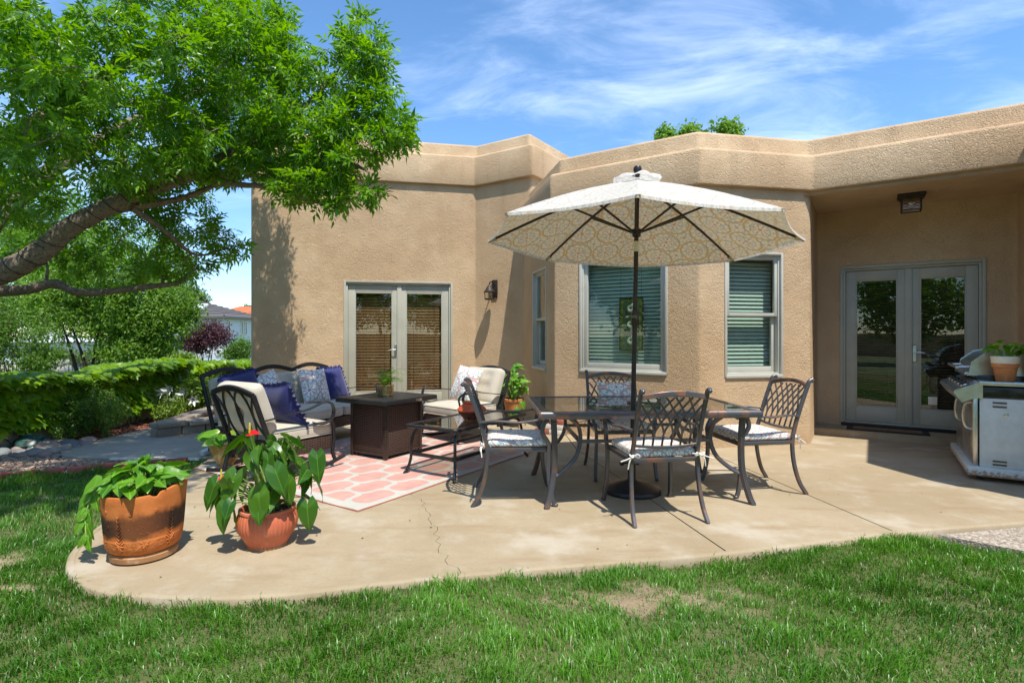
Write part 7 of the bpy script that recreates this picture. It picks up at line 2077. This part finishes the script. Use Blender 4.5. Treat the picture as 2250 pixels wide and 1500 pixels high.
# ------------------------------------------------------------------ neighbours beyond the wall
def white_house():
    d = 42; c0 = PD(492, 800, d); g = tz(-22, d) - .3
    t = thing('neighbour_house', 'pale two storey house with grey tiled hip roof in the distance', 'house', (c0.x, c0.y, g))
    X = lambda x, dd=d: (x - CX) / F * dd
    ez = CAMZ + (HY - 694) / F * d
    b, e, a = V(X(490), d, 0), V(X(566, 47), 47, 0), V(X(320, 45.5), 45.5, 0)
    dirR, dirL = (e - b).normalized(), (a - b).normalized(); far = a + (e - b)
    mb = MB()
    for p, q in ((a, b), (b, e), (e, far), (far, a)): mb.add([p + V(0, 0, g - 1), q + V(0, 0, g - 1), q + V(0, 0, ez), p + V(0, 0, ez)], [(0, 1, 2, 3)])
    mb.build('wall', M['siding'], t, True, smooth=False)
    oh = .45; A2, B2, E2, F2 = a + (dirL - dirR) * oh, b - (dirL + dirR) * oh, e + (dirR - dirL) * oh, far + (dirL + dirR) * oh
    m2 = PD(398, 650, 47.5); rzz = m2.z; m2.z = 0; m1 = m2 + dirL * 1.6
    rz = rzz
    roof = MB(); zv = V(0, 0, ez)
    roof.add([A2 + zv, B2 + zv, E2 + zv, F2 + zv, m1 + V(0, 0, rz), m2 + V(0, 0, rz)], [(0, 1, 5, 4), (1, 2, 5), (2, 3, 4, 5), (3, 0, 4)])
    ro = roof.build('roof', M['slate'], t, True, smooth=False)
    fa = MB()
    for p, q in ((A2, B2), (B2, E2)): fa.tube([p + V(0, 0, ez - .08), q + V(0, 0, ez - .08)], 1, flat=(.12, .2), up=(0, 0, 1))
    fa.build('gutter', M['slate'], ro, True)
    # tile courses on the two faces that show
    for (p, q, u, v) in ((A2, B2, m1, m2), (B2, E2, m2, m2)):
        for k in range(1, 14):
            s = k / 14; l = (p + zv).lerp(u + V(0, 0, rz), s); r_ = (q + zv).lerp(v + V(0, 0, rz), s); mb = MB(); mb.tube([l + V(0, 0, .03), r_ + V(0, 0, .03)], .035, 5); mb.build('tile_course', M['slate'], ro, True)
    sk = MB(); p = (A2 + zv).lerp(m1 + V(0, 0, rz), .5); q = (B2 + zv).lerp(m2 + V(0, 0, rz), .38); c = PD(437, 675, 43.6); nrm = (B2 - A2).cross(m1 + V(0, 0, rz) - A2 - zv).normalized()
    n_ = nrm if nrm.z > 0 else -nrm; x_ = (B2 - A2).normalized(); y_ = n_.cross(x_); sk.bbox(c, (1.25, .9, .2), .06, Matrix((x_, y_, n_)).transposed()); sk.build('skylight', M['siding'], ro, True)
    def win(p, dr, s, z0, z1, w):
        n = V(dr.y, -dr.x, 0); n = n if n.y < 0 else -n; c = p + dr * s + n * .03; rot = Matrix((dr, -n, V(0, 0, 1))).transposed()
        mb = MB(); z = (z0 + z1) / 2
        for dx, dz, sx, sz in ((-w / 2, 0, .09, z1 - z0), (w / 2, 0, .09, z1 - z0), (0, (z1 - z0) / 2, w, .09), (0, -(z1 - z0) / 2, w, .09)): mb.box(c + dr * dx + V(0, 0, z + dz), (sx, .10, sz), rot)
        f = mb.build('window', M['white_glaze'], t, True, smooth=False); mb = MB(); mb.box(c + V(0, 0, z), (w, .03, z1 - z0), rot); mb.build('pane', M['darkglass'], f, True, smooth=False)
    zt = lambda y: CAMZ + (HY - y) / F * d
    win(b, dirL, .85, zt(722), zt(699), .75); win(b, dirL, .45, zt(779), zt(768), .45); win(b, dirL, 1.5, zt(779), zt(768), .5); win(b, dirR, .7, zt(740), zt(704), .25); win(b, dirR, 2.6, zt(735), zt(705), .22); win(b, dirR, 3.1, zt(735), zt(705), .22); win(b, dirR, 4.9, zt(722), zt(706), .4)
white_house()
def orange_house():
    d = 66; c = PD(530, 690, d); g = tz(-30, d); t = thing('neighbour_house', 'distant house with orange tiled roof behind the grey roof', 'house', (c.x, c.y, g))
    z0 = CAMZ + (HY - 693) / F * d; z1 = CAMZ + (HY - 671) / F * d; x0, x1 = (470 - CX) / F * d, (620 - CX) / F * d
    mb = MB(); mb.box(((x0 + x1) / 2, d + 4, (z0 + g) / 2), (x1 - x0, 7, z0 - g)); mb.build('wall', M['wallrender'], t, True, smooth=False)
    mb = MB(); A = [V(x0 - .6, d, z0), V(x1 + .6, d, z0), V(x1 + .6, d + 8, z0), V(x0 - .6, d + 8, z0), V(x0 + 1.2, d + 4, z1), V(x1 - 2, d + 4, z1)]; mb.add(A, [(0, 1, 5, 4), (1, 2, 5), (2, 3, 4, 5), (3, 0, 4)]); ro = mb.build('roof', M['orangetile'], t, True, smooth=False)
    for k in range(40):
        s = k / 40; p = A[0].lerp(A[1], s); u = A[4].lerp(A[5], s); mb = MB(); mb.tube([p + V(0, 0, .05), u + V(0, 0, .05)], .07, 5); mb.build('tile_row', M['orangetile'], ro, True)
orange_house()
def left_house():
    d = 40; c = PD(100, 770, d); g = tz(-34, d) - .5; t = thing('neighbour_house', 'glimpse of a white house through the trees at the left', 'house', (c.x, c.y, g)); z0 = CAMZ + (HY - 752) / F * d
    x0, x1 = (10 - CX) / F * d, (88 - CX) / F * d
    mb = MB(); mb.box(((x0 + x1) / 2, d + 3, (z0 + g) / 2), (x1 - x0, 6, z0 - g)); mb.build('wall', M['siding'], t, True, smooth=False)
    mb = MB(); mb.add([V(x0 - .5, d - .5, z0), V(x1 + .5, d - .5, z0), V(x1 + .5, d + 6.5, z0), V(x0 - .5, d + 6.5, z0), V(x0 + 1, d + 3, z0 + .8), V(x1 - 1, d + 3, z0 + .8)], [(0, 1, 5, 4), (1, 2, 5), (2, 3, 4, 5), (3, 0, 4)]); mb.build('roof', M['siding'], t, True, smooth=False)
left_house()
# block pillar and iron fence
def fence():
    d = 17.0; p = PD(123, 820, d); g = tz(p.x, d) - .05
    t = thing('block_pillar', 'pale split block pillar beside the iron fence', 'pillar', (p.x, p.y, g)); z1 = CAMZ + (HY - 790) / F * d; n = 7; hh = (z1 - g) / n
    for k in range(n):
        w = .42 if k < n - 1 else .50
        for j in range(2):
            mb = MB(); mb.bbox((p.x + (j - .5) * w / 2 + (.02 if k % 2 else -.02), p.y, g + hh * (k + .5)), (w / 2 - .008, w, hh - .010), .012); mb.build('block', M['block'], t, True)
    f = thing('iron_fence', 'dark iron picket fence seen behind the vine wall', 'fence', (p.x - 1.5, p.y, g)); x0, x1 = p.x - 3.6, p.x + 3.2; za, zb = z1 - .35, z1 - .10
    for z in (zb - .04, g + .35):
        for a, b in ((x0, p.x - .22), (p.x + .22, x1)): mb = MB(); mb.bbox(((a + b) / 2, p.y, z), (b - a, .035, .035), .004); mb.build('rail', M['iron'], f, True)
    x = x0
    while x < x1:
        if abs(x - p.x) > .28: mb = MB(); mb.box((x, p.y, (g + .12 + zb) / 2), (.02, .02, zb - g - .12)); mb.build('picket', M['iron'], f, True, smooth=False)
        x += .125
    # pale block wall segment left of the pillar and the one by the utility box
    w = thing('block_wall', 'pale stepped block wall seen between the pillar and the shrubs', 'wall', (p.x - 1.6, p.y + .5, g))
    for k in range(6):
        for j in range(7):
            mb = MB(); mb.bbox((p.x - 2.9 + j * .41 + (.2 if k % 2 else 0), p.y + .55, g + .1 + k * .2), (.40, .2, .19), .01); mb.build('block', M['block'], w, True)
    w = thing('block_wall', 'low pale block wall under the plum tree', 'wall', tuple(PD(455, 805, 20)))
    a, b = PD(395, 812, 18), PD(512, 790, 24); L = (b - a).length; dr = (b - a).normalized(); nb = 18; rot = Matrix.Rotation(math.atan2(dr.y, dr.x), 3, 'Z')
    for k in range(4):
        for j in range(nb):
            q = a.lerp(b, (j + .5 + (.5 if k % 2 else 0)) / nb); mb = MB(); mb.bbox(V(q.x, q.y, q.z - .12 - k * .2), (L / nb - .01, .2, .19), .01, rot); mb.build('block', M['block'], w, True)
    u = PD(525, 800, 25); ub = thing('utility_box', 'green metal utility box beyond the vine wall', 'utility box', (u.x, u.y, u.z - .5)); mb = MB(); mb.bbox(V(u.x, u.y, u.z - .25), (.9, .7, .75), .03); mb.build('cabinet', M['utility'], ub, True); mb = MB(); mb.bbox(V(u.x, u.y, u.z + .16), (.98, .78, .09), .03); mb.build('lid', M['utility'], ub, True)
    mb = MB(); mb.box(V(u.x - .02, u.y - .353, u.z), (.3, .008, .1)); mb.build('label_plate', M['yellow'], ub, True, smooth=False)
fence()
# yard wall on the far side of the lawn, mirrored in the door glass
mb = MB(); mb.box((1, -23, .55), (46, .25, 1.4)); mb.box((1, -23, 1.28), (46, .34, .08)); tag(mb.build('yard_wall', M['stucco'], None), 'long stucco yard wall across the lawn behind the camera', 'wall')
